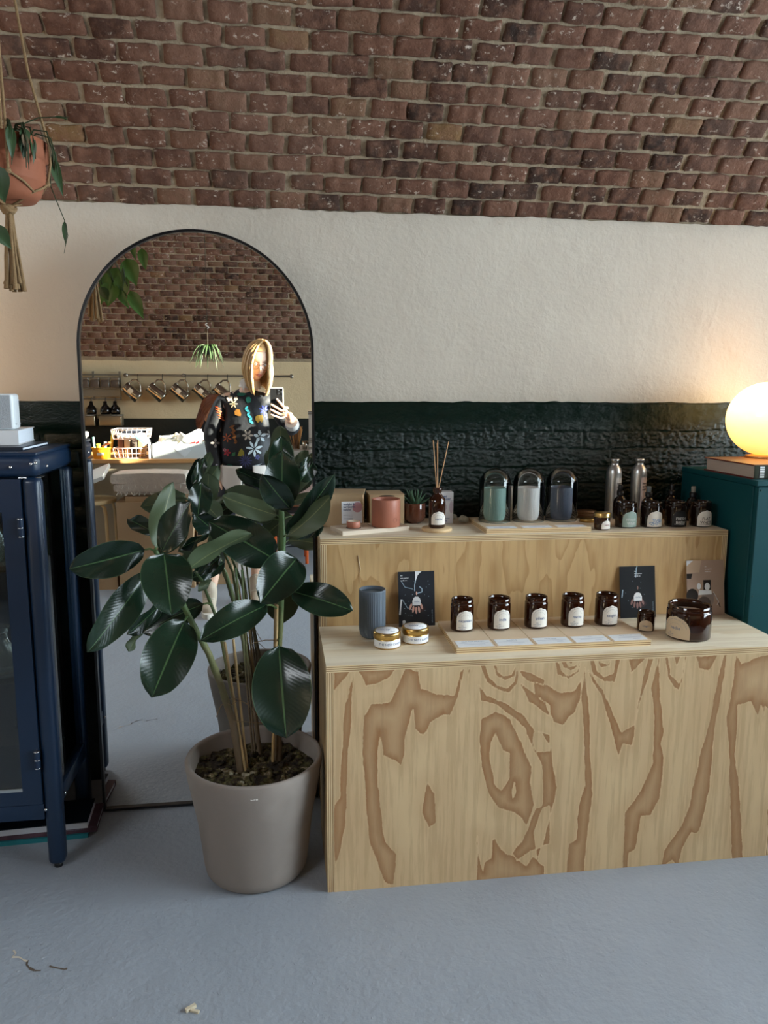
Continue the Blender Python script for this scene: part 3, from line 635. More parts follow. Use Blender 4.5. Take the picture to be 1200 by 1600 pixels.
def art_still(t, pl_, ux, up, n):
    mb = MB(); mb.quad(pl_(-.5, .77, .0004), pl_(-.16, .78, .0004), pl_(-.1, 1, .0004), pl_(-.5, 1, .0004), mi=0)
    mb.add([pl_(-.5, .9, .0006), pl_(-.32, 1, .0006), pl_(-.5, 1, .0006)], [(0, 1, 2)], 1); mb.quad(pl_(-.5, .67, .0005), pl_(-.38, .67, .0005), pl_(-.35, .76, .0005), pl_(-.5, .76, .0005), mi=2)
    blob(mb, pl_, -.36, .36, .16, .13, 2, .0005); blob(mb, pl_, -.05, .22, .18, .12, 3, .0005); blob(mb, pl_, .05, .3, .17, .16, 4, .0004)
    blob(mb, pl_, -.18, .53, .055, .06, 1, .0006); mb.quad(pl_(-.2, .37, .0007), pl_(.16, .38, .0007), pl_(.15, .45, .0007), pl_(-.18, .46, .0007), mi=1)
    mb.quad(pl_(-.06, .46, .0007), pl_(.14, .46, .0007), pl_(.14, .64, .0007), pl_(-.06, .64, .0007), mi=2); blob(mb, pl_, .04, .52, .07, .07, 1, .0009)
    line(mb, pl_, [(.2, .4), (.3, .3), (.38, .14)], .01, 2, .0006); line(mb, pl_, [(.2, .42), (.34, .24), (.3, .18)], .006, 1, .0007)
    for k, s in enumerate(('the', 'east quarter', 'candle co.')): put_text(mb, s, .005, pl_(-.02, .88-k*.045, .0006), ux, up, 1, 'LEFT', .01)
    mb.build('print', [mat('print_tan', 'c4a98f', .7), PW, mat('print_black', '241c18', .7), mat('print_grey', '5f544d', .7), mat('print_mid', '8e8078', .7)], t)['kind'] = 'stuff'
postcard('brown-toned still-life postcard leaning behind the large amber jar at the right', 1.347, .128, .176, art_still, mat('card_brown', 'a98f7d', .6))
# ================================================================== things on the raised step
KR = mat('kraft_board', 'bda27e', .85, bump=.25, bscale=120, stretch=(1, 1, .05), var=.06, vscale=20); KRD = mat('kraft_inside', '8f7350', .9)
def carton(name, label, a, b, cat, material, ang=0, slot=False, flap=True):
    c = V(((a[0]+b[0])/2, (a[1]+b[1])/2, a[2])); t = thing(name, label, cat, c); Rz = rotz(ang)
    MB().box(a, (b[0], b[1], b[2]-.002), 0, .0012, Rz, c, 1).build('carton_body', material, t)
    mb = MB().box((a[0], a[1], b[2]-.002), (b[0], b[1]-.004, b[2]), 0, .0006, Rz, c, 1)
    mb.build('lid_flap', material, t)
    if slot: MB().lathe([(0, 0), (.016, 0), (.016, .0006), (0, .0006)], (0, 0, 0), 24, cap=False).build('thumb_slot', KRD, t)
    return t
p1 = thing('kraft_box', 'brown kraft cardboard box at the left end of the raised step, card leaning on it', 'box', (.22, .09, UZ))
MB().box((.135, .022, UZ), (.277, .15, UZ+.106), 0, .0012, rotz(-.16), (.21, .08, 0), 1).build('carton_body', KR, p1)
MB().box((.133, .020, UZ+.1062), (.279, .152, UZ+.1085), 0, .0006, rotz(-.16), (.21, .08, 0), 1).build('lid_flap', KR, p1)
p2 = thing('kraft_box', 'kraft cardboard box with a thumb slot in its lid, behind the terracotta cup', 'box', (.35, .1, UZ))
MB().box((.293, .05, UZ), (.407, .158, UZ+.098), 0, .0012, None, None, 1).build('carton_body', KR, p2)
mb = MB().box((.292, .049, UZ+.0982), (.408, .159, UZ+.1005), 0, .0006, None, None, 1); mb.build('lid_flap', KR, p2)
MB().add([V((.35+.026*cos(a), .0488, UZ+.0985+.0045*sin(a)-.0045)) for a in [pi*k/14 for k in range(15)]], [list(range(15))]).build('thumb_slot', mat('slot_dark', '3a2c1f', .9), p2)
# tea light info card leaning on box 1
t = thing('info_card', 'white card with a pink circle and blue heading, leaning on the left kraft box', 'card', (.232, .0, UZ))
O = V((.231, .004, UZ+.0155)); ux = V((1, .12, 0)).normalized(); up = V((0, .09, 1)).normalized(); n = V((0, -1, .1))
MB().plate([O-ux*.0335, O+ux*.0335, O+ux*.0335+up*.07, O-ux*.0335+up*.07], n, .0006).build('sheet', CARD, t)
mb = MB()
for k, s in enumerate(('tealight &', 'terracotta', 'holder')): put_text(mb, s, .0095, O-ux*.028+up*(.061-k*.0085)+n*.0006, ux, up, 0, 'LEFT', .02)
for k in range(4): a_ = O-ux*.028+up*(.026-k*.005)+n*.0005; mb.quad(a_, a_+ux*.03, a_+ux*.03+up*.001, a_+up*.001, mi=1)
put_text(mb, 'the candle co.', .005, O+up*.006+n*.0006, ux, up, 0, 'CENTER')
mb.build('print', [INK, INKG], t)
MB().add([O+ux*(.018+.0165*cos(a))+up*(.051+.0165*sin(a))+n*.0003 if .018+.0165*cos(a) < .0335 else O+ux*.0335+up*(.051+.0165*sin(a))+n*.0003 for a in [2*pi*k/28 for k in range(28)]], [list(range(28))]).build('printed_circle', mat('pink_print', 'c79aa5', .7), t)
# board under tealight and terracotta candle
bt = thing('display_board', 'small whitish board under the terracotta tealight and terracotta cup', 'board', (.29, -.05, UZ))
def slab(z0_, z1_, pts, m_, nm, par_): return MB().plate([V((x, y, z1_)) for x, y in pts], (0, 0, 1), z1_-z0_).build(nm, m_, par_)
PALE = mat('whitewashed_board', 'dccdb9', .6, bump=.2, bscale=30, stretch=(.1, 1, 1), var=.06)
slab(UZ, UZ+.013, [(.19, -.125), (.406, -.055), (.378, .045), (.160, -.02)], PALE, 'base', bt)
MB().lathe([(0, 0), (.0235, 0), (.0235, .0004), (0, .0004)], (.229, -.062, UZ+.0131), 32, cap=False).build('recess', mat('recess_dark', '3c3028', .9), bt)
MB().tube([V((.278, .0, UZ+.0131)), V((.302, -.088, UZ+.0131))], .0007, 4).build('groove', mat('recess_dark', '3c3028', .9), bt)
TER = mat('terracotta_glaze', 'b0705a', .45)
t = thing('tealight_holder', 'small terracotta dish holding an unlit white tealight, on the small board', 'tealight', (.229, -.062, UZ+.0135))
c = (.229, -.062, UZ+.0135); MB().lathe([(0, 0), (.0185, 0), (.0215, .003), (.0215, .0195), (.020, .021), (.0185, .0205), (.0185, .012), (0, .012)], c, 36, cap=False).build('dish', TER, t)
MB().lathe([(.0177, .0125), (.0182, .0205), (.0172, .0205), (.017, .0178), (0, .0178)], c, 32, cap=False).tube([V((c[0], c[1], c[2]+.0175)), V((c[0]+.001, c[1], c[2]+.027))], .0009, 6).build('wax', WAX, t)
t = thing('terracotta_candle', 'round matt terracotta cup with small embossed mark, before the slotted kraft box', 'cup', (.334, -.040, UZ+.0135))
c = (.334, -.040, UZ+.0135); R = .045; MB().lathe([(0, 0), (R*.95, 0), (R, .003), (R, .084), (R*.985, .0862), (R*.93, .0862), (R*.91, .084), (R*.91, .06), (0, .06)], c, 48, cap=False).build('cup', TER, t)
mb = MB(); 
for k in range(9):
    a = -.28+k*.03; mb.tube([V((c[0]+(R+.0002)*sin(.55+.014/R*cos(q)*.5), c[1]-(R+.0002)*cos(.55+.014/R*cos(q)*.5), c[2]+.023+.006*sin(q))) for q in (2*pi*k/9, 2*pi*(k+1)/9)], .0005, 4)
mb.build('embossed_mark', mat('terracotta_dark', '8f5543', .5), t)
# succulent
t = thing('potted_succulent', 'small spiky green succulent in a glossy brown pot on the raised step', 'plant', (.447, .085, UZ))
c = (.447, .085, UZ); R = .0375; MB().lathe([(0, 0), (R*.62, 0), (R*.66, .005), (R*.9, .008), (R, .022), (R, .065), (R*.98, .067), (R*.9, .067), (R*.88, .056), (0, .056)], c, 40, cap=False).build('pot', mat('brown_glaze', '5e3423', .12, coat=.6), t)
MB().lathe([(0, .060), (R*.87, .057)], c, 20, cap=False).build('soil', mat('soil_dark', '2a2019', .95, bump=1, bscale=120), t)
SUC = mat('succulent_green', '3c5a41', .5, var=.3, vscale=40)
for k in range(15):
    a = k*2.4; tl = .15+.065*k; tl = 1.25-.085*k if k < 13 else .15; ln = .055-.0006*k; d = V((cos(a)*sin(tl), sin(a)*sin(tl), cos(tl)))
    b0 = V(c)+V((cos(a)*.004, sin(a)*.004, .058)); pts = [b0+d*ln*q+V((0, 0, .010*q*q)) for q in (0, .3, .6, .85, 1)]
    MB().tube(pts, [.006, .0085, .0065, .003, .0004], 7, flat=.5).build('leaf', SUC, t)
# reed diffuser
cx, cy = .492, -.068
co_ = MB().lathe([(0, 0), (.046, 0), (.048, .002), (.048, .008), (.046, .010), (0, .010)], (cx, cy, UZ), 48, cap=False).build('round_coaster', mat('birch', 'd9bd92', .55, bump=.1, bscale=40, stretch=(.1, 1, 1), var=.07), None, (cx, cy, UZ))
tag(co_, 'round pale wooden disc under the reed diffuser bottle', 'coaster')
t = thing('reed_diffuser', 'amber diffuser bottle with three reeds on the round wooden disc', 'diffuser', (cx, cy, UZ+.0102)); c = (cx, cy, UZ+.0102); R = .0262
MB().lathe([(R*.85, 0), (R, .003), (R, .080), (R*.93, .092), (R*.62, .102), (R*.46, .108), (R*.46, .112), (R*.56, .114), (R*.5, .118), (R*.56, .120), (R*.56, .126), (R*.4, .127), (R*.38, .112), (R*.56, .1), (R*.9, .086), (R*.93, .006), (0, .005)], c, 36, cap=False).build('bottle', AMB, t)
MB().lathe([(0, .0055), (R*.9, .0055), (R*.9, .045), (0, .045)], c, 24, cap=False).build('diffuser_oil', mat('oil_dark', '2a140a', .2), t)
mb = MB(); arch_label(mb, c, R, .02, .012, .05, .042, 0); arch_text_marks(mb, c, R, .02, .012, .05, .042, 2); cyl_text(mb, 'nacha', .010, c, R+.0009, .02, c[2]+.030, 1, .01); mb.build('label', [PAPER, INK, INKG], t)
REED = mat('reed', 'c99a70', .7)
for px, py, dx in ((677, 688, -.003), (684, 688, 0), (701, 690, .004), (683, 692, .002)):
    top = at(px, py, y=cy+dx*3); MB().tube([V((cx+dx, cy, c[2]+.02)), V((cx+dx*.8, cy, c[2]+.12)), top], .0013, 6).build('reed', REED, t)
# reed diffuser box
t = thing('diffuser_box', 'tall white carton printed reed diffuser, standing behind the diffuser bottle', 'box', (.553, .075, UZ)); a = (.527, .052, UZ); b = (.573, .098, UZ+.105)
MB().box(a, b, 0, .0008, rotz(-.05), None, 1).build('carton_body', mat('carton_white', 'd9dade', .6), t)
Ry = rotz(-.05); O = V((.550, .075, UZ)); ux = Ry@V((1, 0, 0)); n = Ry@V((0, -1, 0)); O = O+n*.0236; up = V((0, 0, 1))
mb = MB(); put_text(mb, 'reed', .011, O-ux*.019+up*.091, ux, up, 0, 'LEFT', .03); put_text(mb, 'diffuser', .011, O-ux*.019+up*.083, ux, up, 0, 'LEFT', .03)
a_ = O-ux*.023+up*.076; mb.quad(a_, a_+ux*.046, a_+ux*.046+up*.0007, a_+up*.0007)
for k, s in enumerate(('for your', 'home')): put_text(mb, s, .008, O-ux*.016+up*(.018-k*.008), ux, up, 0, 'LEFT', .02)
mb.build('print', [INK], t)
m2 = MB(); m2.add([O-ux*.0+ux*(-.012+.013*cos(q))+up*(.055+.015*sin(q))-n*0+n*.0001 for q in [2*pi*k/20 for k in range(20)]], [list(range(20))]); m2.add([O+ux*(.016+.007*cos(q))+up*(.055+.02*sin(q))+n*.0001 for q in [2*pi*k/20 for k in range(20)]], [list(range(20))]); m2.build('printed_shapes', mat('lilac', 'c2b9c6', .7), t)
t = thing('diffuser_box', 'second white carton behind the sage and white ribbed tumblers', 'box', (.785, .145, UZ)); MB().box((.750, .105, UZ), (.815, .155, UZ+.108), 0, .001, rotz(.1), None, 1).build('carton_body', mat('carton_cream', 'cfc8b8', .6), t); MB().box((.749, .104, UZ+.1082), (.816, .156, UZ+.1095), 0, .0005, rotz(.1), None, 1).build('lid_flap', mat('carton_cream', 'cfc8b8', .6), t)
def rock(label, loc, r, seed):
    mb = MB(); r_ = random.Random(seed)
    for k in range(16):
        d = V((r_.gauss(0, 1), r_.gauss(0, 1), abs(r_.gauss(0, .7)))).normalized(); mb.sphere(V(loc)+V((0, 0, r*.75))+V((d.x, d.y, d.z*.7))*r*.55, r*.5, 0, 9, 6, jit=.5)
    o = mb.build('crystal_rock', mat('crystal', 'c6cabd', .5, bump=1, bscale=150, var=.25, vscale=90), None, loc); tag(o, label, 'rock')
rock('rough white crystal lump beside the diffuser carton on the raised step', (.607, .055, UZ), .017, 3)
rock('smaller crystal lump half hidden behind the diffuser carton', (.590, .125, UZ), .012, 5)
rock('small crystal lump behind the third glass dome', (1.02, .12, UZ), .013, 8)
# dome board
DX0, DX1 = .633, .972; DZ = UZ+.0145
bd = grooved_board('whitish three-part board on the raised step under the glass domes', (DX0, -.140), (DX1, .082), DZ, 3, z0=UZ)
for i, (col_, nm, px) in enumerate((('7f9c93', 'sage green', .699), ('d8d6d3', 'white', .813), ('4a5161', 'slate blue', .926))):
    ribbed_cup('ribbed_cup', '%s ribbed ceramic tumbler under a glass dome on the raised step' % nm, (px, .005, DZ+.0002), .036, .110, col_, gloss=.35)
    R = .0515; d = thing('glass_dome', 'clear bell dome over the %s ribbed tumbler' % nm, 'dome', (px, .005, DZ), 'glass domes on the raised step')
    pr = [(R, .0), (R, .122)]+[(R*cos(a), .122+R*sin(a)) for a in [pi/2*k/10 for k in range(1, 11)]]
    mb = MB().lathe(pr, (px, .005, DZ), 44, cap=False)
    mb.build('glass', glass_thin('dome_glass', (.965, .975, .97), .9), d)
    mb = MB().lathe([(R*.97, 0), (R*1.01, 0), (R*1.01, .002), (R*.97, .002), (R*.97, 0)], (px, .005, DZ), 44, cap=False); mb.build('rim', mat('glass_rim', 'b8c4c2', .1, trans=.8, ior=1.45), d)
    w3 = (DX1-DX0)/3; xa = DX0+w3*i+.008; xb = xa+w3-.02
    mb = MB().box((xa, -.134, DZ), (xb, -.098, DZ+.0006)); put_text(mb, ['sage', 'cotton', 'slate'][i], .007, ((xa+xb)/2, -.11, DZ+.0008), (1, 0, 0), (0, 1, 0), 1)
    for k in range(2): mb.box((xa+.02, -.119-k*.006, DZ+.0007), (xb-.02, -.118-k*.006, DZ+.0008), 1)
    o = mb.build('description_card', [CARD, INK], None, ((xa+xb)/2, -.115, DZ)); tag(o, 'small white description card on the board before the %s tumbler' % nm, 'card', 'description cards under the domes')
# small gold-lid jar
t = candle_jar('candle_jar', 'tiny amber jar with a gold lid, left of the sea-green label jar', (1.022, -.105, UZ), R=.0252, H=.048, title='neroli', rot=.25, lw=.036, lh=.028, lz=.004, ts=.007, lines=False, wax=False, ink=mat('ink_pink', 'b06a7c', .7))
MB().lathe([(.0262, .041), (.0262, .052), (.0248, .0545), (0, .0545)], (1.022, -.105, UZ), 36, cap=False).build('lid', GOLD, t)
t = thing('lid_stack', 'gold ring lid lying behind the tiny jar at the end of the board', 'lid', (1.035, .04, UZ)); MB().lathe([(0, 0), (.027, 0), (.027, .010), (.024, .012), (0, .012)], (1.035, .04, UZ), 36, cap=False).build('lid', GOLD, t)
def waves(mb, c, R, rot, lz, lw, lh):
    for k, (dx, dz, r) in enumerate(((-.016, .012, .006), (-.006, .015, .006), (.005, .018, .006), (.015, .02, .006), (-.011, .008, .005), (.002, .010, .005), (.011, .013, .005))):
        n = 9
        for q in range(n-1):
            qq = []
            for aa, ri in ((q, r), (q+1, r), (q+1, r*.6), (q, r*.6)):
                an = 2*pi*aa/n+.6*k; x = dx+ri*cos(an); z = dz+ri*.7*sin(an); qq.append(V((c[0]+R*sin(rot+x/R), c[1]-R*cos(rot+x/R), c[2]+lz+z)))
            mb.quad(*qq, mi=1)
BKL = mat('label_black', '1c1c1e', .5)
specs = [(1.118, -.070, 'Woods|Whiff', mat('label_seagreen', '9fb5ac', .6), mat('ink_white', 'e9ebe8', .6), 'candle jar with sea-green arched label reading Woods Whiff', None),
         (1.203, -.075, 'sea|waves', PAPER, mat('ink_blue', '7d9fca', .6), 'amber candle jar with blue wave lettering on a white label', waves),
         (1.290, -.072, 'FRESH|BREW', BKL, mat('ink_white', 'e9ebe8', .6), 'amber candle jar with black arched label reading FRESH BREW', None),
         (1.373, -.080, 'FLAT|WHITE', PAPER, mat('ink_dark', '34373b', .6), 'amber candle jar with white label reading FLAT WHITE, at the right end', None)]
for x, y, ti, pa, ik, la, ex in specs:
    def ex2(mb, c, R, rot, lz, lw, lh, ti=ti):
        if ti in ('FRESH|BREW', 'FLAT|WHITE'): cyl_text(mb, 'Co.6oz', .0065, c, R, rot+.12, c[2]+lz+.007, 1, .02); cyl_text(mb, 'hand poured', .0035, c, R, rot-.35, c[2]+lz+.007, 1)
        if ti == 'sea|waves': waves(mb, c, R, rot, lz, lw, lh)
        if ti == 'Woods|Whiff': cyl_text(mb, 'soy wax candle', .0042, c, R, rot+.05, c[2]+lz+.008, 1)
    candle_jar('candle_jar', la, (x, y, UZ), R=.0345, H=.082, title=ti if ti != 'sea|waves' else 'es es', rot=.1 if x < 1.2 else .02, lw=.056, lh=.052, lz=.004, ts=.0125, paper=pa, ink=ik, ink2=ik, lines=(ti != 'Woods|Whiff' and False), extra=ex2, glass=AMBD)
ALU = mat('brushed_aluminium', 'c4c6c6', .32, metal=.9, bump=.05, bscale=200)
for x, pap, la in ((1.160, 'd6d4d0', 'bare aluminium bottle with a grey label, left of the two tall ones'), (1.252, 'd9c9c6', 'bare aluminium bottle with a pinkish label, right of the two tall ones')):
    c = (x, .125, UZ); R = .0265; t = thing('aluminium_bottle', la, 'bottle', c, 'aluminium bottles on the raised step')
    MB().lathe([(0, 0), (R*.93, 0), (R, .004), (R, .152), (R*.96, .162), (R*.82, .173), (R*.6, .181), (R*.52, .184), (R*.52, .194), (R*.6, .195), (R*.6, .203), (R*.5, .205), (0, .20)], c, 40, cap=False).build('bottle', ALU, t)
    mb = MB().lathe([(R+.0005, .03), (R+.0005, .140)], c, 30, cap=False, a0=-pi/2-.15, a1=-pi/2+1.5)
    for k, s in enumerate(('hand', 'sanitiser', 'refill')): cyl_text(mb, s, .010, c, R+.001, .05, c[2]+.12-.011*k, 1, .02, 'LEFT')
    mb.build('label', [mat('label_'+pap, pap, .6), mat('ink_dark', '34373b', .6)], t)
AB = [(1.168, .085, .0, 'white and yellow', 'f0ead0', True, .0), (1.247, .035, .0, 'white', 'e6e4de', True, .0), (1.355, .08, 0, 'tan', 'a8977a', True, 0), (1.40, .02, 0, 'brown', '8a6d52', True, 0)]
for i, (x, y, _, nm, col_, sp, q) in enumerate(AB):
    c = (x, y, UZ); R = .0225; t = thing('spray_bottle', ['small amber spray bottle with cream label, before the left aluminium bottle', 'small amber spray bottle with grey nozzle, before the right aluminium bottle', 'small amber spray bottle with tan label behind the blue wave jar', 'small amber spray bottle with clear cap behind the FRESH BREW jar'][i], 'bottle', c, 'small amber spray bottles on the raised step')
    MB().lathe([(0, 0), (R*.93, 0), (R, .003), (R, .058), (R*.9, .068), (R*.6, .077), (R*.42, .080), (R*.42, .085), (0, .085)], c, 32, cap=False).build('bottle', AMBD, t)
    MB().lathe([(R*.52, .082), (R*.54, .096), (R*.4, .098), (0, .098)], c, 24, cap=False).build('collar', BLK, t)
    MB().lathe([(R*.34, .098), (R*.36, .115), (R*.3, .118), (0, .118)], c, 20, cap=False).build('nozzle', [BLK, mat('nozzle_grey', '6a7276', .4), BLK, mat('cap_clear', 'b9b3a6', .2, trans=.4)][i], t)
    mb = MB(); arch_label(mb, c, R, -.1, .006, .044, .045, 0); cyl_text(mb, 'relax', .008, c, R+.0009, -.1, c[2]+.026, 1, .01); cyl_text(mb, 'room mist', .005, c, R+.0009, -.1, c[2]+.018, 1); mb.build('label', [mat('lab_'+col_, col_, .7), mat('ink_dark', '34373b', .6)], t)
# glass coasters / lids stacked behind the jars
for i, (x, y) in enumerate(((1.31, .10), (1.06, .12))):
    t = thing('lid_stack', ['low stack of brown wooden lids behind the FRESH BREW jar', 'low stack of brown wooden lids behind the tiny gold-lid jar'][i], 'lids', (x, y, UZ), 'stacks of wooden lids')
    for k in range(3): MB().lathe([(0, 0), (.034, 0), (.034, .008), (0, .008)], (x+.002*k, y, UZ+.0085*k), 30, cap=False).build('lid', mat('dark_wood', '7a5a3a', .5), t)
# ================================================================== teal cabinet, book, globe lamp
TEAL = mat('teal_paint', '06444a', .6, spec=.3, bump=.08, bscale=90)
TX0, TY0, TY1, TZ = 1.436, -.275, .165, 1.085
t = thing('teal_cabinet', 'dark teal painted cabinet at the right edge, under the glowing globe lamp', 'cabinet', (1.85, -.05, 0))
MB().box((TX0, TY0+.02, 0), (TX0+.85, TY1, TZ-.018), 0, .002, None, None, 1).build('body', TEAL, t)
MB().box((TX0-.003, TY0-.002, TZ-.0175), (TX0+.853, TY1, TZ), 0, .002, None, None, 1).build('top', TEAL, t)
for k in range(2): MB().box((TX0+.003+k*.425, TY0, .05), (TX0+.421+k*.425, TY0+.0195, TZ-.020), 0, .002, None, None, 1).build('door', TEAL, t)
for k in range(3): MB().sphere((TX0+.012, TY0-.0005, TZ-.03-k*.33), .0025, 0, 8, 6).build('nail_head', mat('nail_teal', '0d3231', .5), t)
# big book under the lamp
BKX, BKY, BKZ = 1.445, -.235, TZ; bh = .044; Rb = rotz(-.02)
t = thing('hardback_book', 'thick dark-spined hardback book lying under the globe lamp on the teal cabinet', 'book', (1.6, -.1, TZ))
PG = mat('page_block', 'b9aa9e', .9, bump=.6, bscale=300, stretch=(.02, .02, 1)); RED = mat('cover_red', '6a1f1c', .5); DGS = mat('spine_green', '3c4238', .35)
MB().box((BKX+.006, BKY+.006, TZ+.0035), (BKX+.33, BKY+.27, TZ+bh-.0035), 0, 0).build('pages', PG, t)
MB().box((BKX, BKY, TZ), (BKX+.335, BKY+.276, TZ+.003), 0).box((BKX, BKY, TZ+bh-.003), (BKX+.335, BKY+.276, TZ+bh), 0).build('cover', RED, t)
MB().box((BKX+.001, BKY+.002, TZ+bh+.0001), (BKX+.334, BKY+.275, TZ+bh+.0006)).build('jacket', mat('jacket_tan', 'a9835f', .3), t)
mb = MB().box((BKX+.001, BKY-.004, TZ+.0005), (BKX+.334, BKY-.0003, TZ+bh-.0005), 0, .0015); mb.build('spine', DGS, t)
mb = MB(); y_ = BKY-.0045
mb.box((BKX+.016, y_, TZ+.002), (BKX+.036, y_+.0004, TZ+bh-.002), 1)
for k in range(6): mb.box((BKX+.0185, y_-.0003, TZ+.005+k*.006), (BKX+.0335, y_, TZ+.0085+k*.006), 0)
put_text(mb, 'The', .031, (BKX+.048, y_-.0002, TZ+.021), (1, 0, 0), (0, 0, 1), 0, 'LEFT', .03)
mb.build('print', [mat('ink_white', 'e9ebe8', .6), mat('print_black2', '101314', .5)], t)
LX, LY, LR = 1.632, .0, .125
t = thing('globe_lamp', 'glowing round opal glass globe lamp on the book at the right edge', 'lamp', (LX, LY, TZ+bh+.0006))
BRS = mat('lamp_base', 'd9b27a', .3, metal=.6)
MB().lathe([(0, 0), (.055, 0), (.057, .003), (.055, .008), (.04, .010), (0, .010)], (LX, LY, TZ+bh+.0007), 40, cap=False).build('base', BRS, t)
m, N, L, b = node_mat('opal_lit'); g = N.new('ShaderNodeNewGeometry').outputs['Position']; s3 = N.new('ShaderNodeSeparateXYZ'); L.new(g, s3.inputs[0])
zz = math_(N, L, 'DIVIDE', math_(N, L, 'SUBTRACT', s3.outputs[2], TZ+bh), .25, True)
L.new(ramp(N, L, zz, [(0, lin('ff9d3c')), (.30, lin('ffc468')), (.55, lin('ffd080')), (1, lin('ffda98'))]), b.inputs['Emission Color']); 
L.new(ramp(N, L, zz, [(0, .42), (.4, .62), (.65, 1)]), N.new('ShaderNodeMath').inputs[0]); st_ = [n_ for n_ in N if n_.type == 'MATH'][-1]; st_.operation = 'MULTIPLY'; st_.inputs[1].default_value = 2.9; L.new(st_.outputs[0], b.inputs['Emission Strength'])
b.inputs['Roughness'].default_value = .15; OPAL = m
MB().sphere((LX, LY, TZ+bh+.006+LR), LR, 0, 48, 32, (1, 1, .98)).build('globe', OPAL, t)
def bulb(loc, power, col=(1, .66, .3), rad=.05):
    l = bpy.data.lights.new('bulb', 'POINT'); l.energy = power; l.color = col; l.shadow_soft_size = rad; o = bpy.data.objects.new('bulb', l); COL.objects.link(o); o.location = loc; return o
bulb((LX-.03, LY-.0, TZ+bh+LR+.16+.09), .7, (1, .46, .13), rad=.1)
# ================================================================== arched mirror
MX0, MX1, AZ = -.578, .1135, 1.466; MR = (MX1-MX0)/2; MCX = (MX0+MX1)/2
def arch_outline(inset, n=48):
    r = MR-inset; return [(MCX-r, .004+inset), (MCX-r, AZ)]+[(MCX+r*cos(a), AZ+r*sin(a)) for a in [pi-pi*k/n for k in range(1, n)]]+[(MCX+r, AZ), (MCX+r, .004+inset)]
t = thing('arched_mirror', 'tall arched floor mirror with a thin black metal frame, behind the rubber plant', 'mirror', (MCX, .01, 0))
m, N, L, b = node_mat('mirror_silver'); b.inputs['Metallic'].default_value = 1; b.inputs['Roughness'].default_value = 0; b.inputs['Base Color'].default_value = (.93, .94, .93, 1); SILV = m
oi = arch_outline(.0045); MB().add([V((x, 0, z)) for x, z in oi], [list(range(len(oi)))]).build('mirror_glass', SILV, t)
bvm = arch_outline(.0045); inn = arch_outline(.008)
FRB = mat('frame_black', '121417', .35)
a, b_ = arch_outline(0), arch_outline(.0075); k = len(a); mb = MB()
vs = [V((x, -.009, z)) for x, z in a]+[V((x, -.009, z)) for x, z in b_]+[V((x, .022, z)) for x, z in a]+[V((x, .0006, z)) for x, z in b_]
fs = []
for i in range(k):
    j = (i+1) % k; fs += [(i, j, j+k, i+k), (i, i+2*k, j+2*k, j), (i+k, j+k, j+3*k, i+3*k)]
mb.add(vs, fs); mb.build('frame', FRB, t)
MB().add([V((x, .014, z)) for x, z in a], [list(range(k))[::-1]]).build('backing_board', mat('backing', '2a2723', .9), t)
MB().box((MCX-.02, .02, .9), (MCX+.02, .03, 1.25), rot=Matrix.Rotation(radians(-7), 3, 'X')).build('support_strut', FRB, t)
# ================================================================== navy display cabinet
NAVY = mat('navy_metal', '10253d', .36, coat=.1, var=.08); CG = glass_thin('cabinet_glass', (.86, .90, .89), 1.0)
CX1, CX0, CY0, CY1, CZ = -.620, -1.43, -.302, .045, 1.186
t = thing('glass_cabinet', 'navy blue metal cabinet with glass door and side, at the left edge', 'cabinet', (-1.03, -.13, 0)); CAB = t
PW_ = .046
for i, (x, y) in enumerate(((CX1-PW_/2, CY0+PW_/2), (CX0+PW_/2, CY0+PW_/2), (CX1-PW_/2, CY1-PW_/2), (CX0+PW_/2, CY1-PW_/2))):
    mb = MB().box((x-PW_/2, y-PW_/2, .012), (x+PW_/2, y+PW_/2, CZ-.066), 0, .016, seg=5); l_ = mb.build('leg', NAVY, t)
    MB().lathe([(0, 0), (.012, 0), (.012, .013), (0, .013)], (x, y, .0), 16, cap=False).build('foot', BLK, l_)
mb = MB().box((CX0, CY0, CZ-.066), (CX1, CY1, CZ-.004), 0, .022, seg=6); mb.build('top_rail', NAVY, t)
MB().box((CX0+.004, CY0+.004, CZ-.010), (CX1-.004, CY1-.004, CZ), 0, .003).build('top', NAVY, t)
CHR = mat('chrome', 'd5d8da', .15, metal=1)
MB().box((CX1-PW_-.01, CY0+.012, CZ-.069), (CX1+.0008, CY0+PW_+.01, CZ-.0665), 0, .001).build('chrome_trim', CHR, t)
for p in ((CX1-.068, CY0-.001, CZ-.038), (CX1-.018, CY0+.001, CZ-.030), (CX1+.0005, CY0+.07, CZ-.042), (CX1-.040, CY0-.001, .187), (CX1+.0005, CY0+.045, .21), (CX1-.008, CY0+.006, CZ-.028)):
    MB().sphere(p, .0048, 0, 10, 6, (1, 1, 1)).build('bolt', CHR, t)
# bottom rails
MB().box((CX0+PW_, CY0+.004, .155), (CX1-PW_-.0005, CY0+.022, .200), 0, .001).build('bottom_rail', NAVY, t)
MB().box((CX1-.022, CY0+PW_, .190), (CX1-.004, CY1-PW_, .236), 0, .001).build('side_rail', NAVY, t)
MB().box((CX0+.01, CY0+.024, .215), (CX1-.023, CY1-.01, .225)).build('bottom_shelf', NAVY, t)
MB().box((CX0+.01, CY1-.012, .2), (CX1-.02, CY1-.004, CZ-.02)).build('back_panel', mat('cabinet_back', '0d1a2b', .6), t)
MB().box((CX1-.014, CY0+PW_, .236), (CX1-.010, CY1-PW_, CZ-.066)).build('side_glass', CG, t)
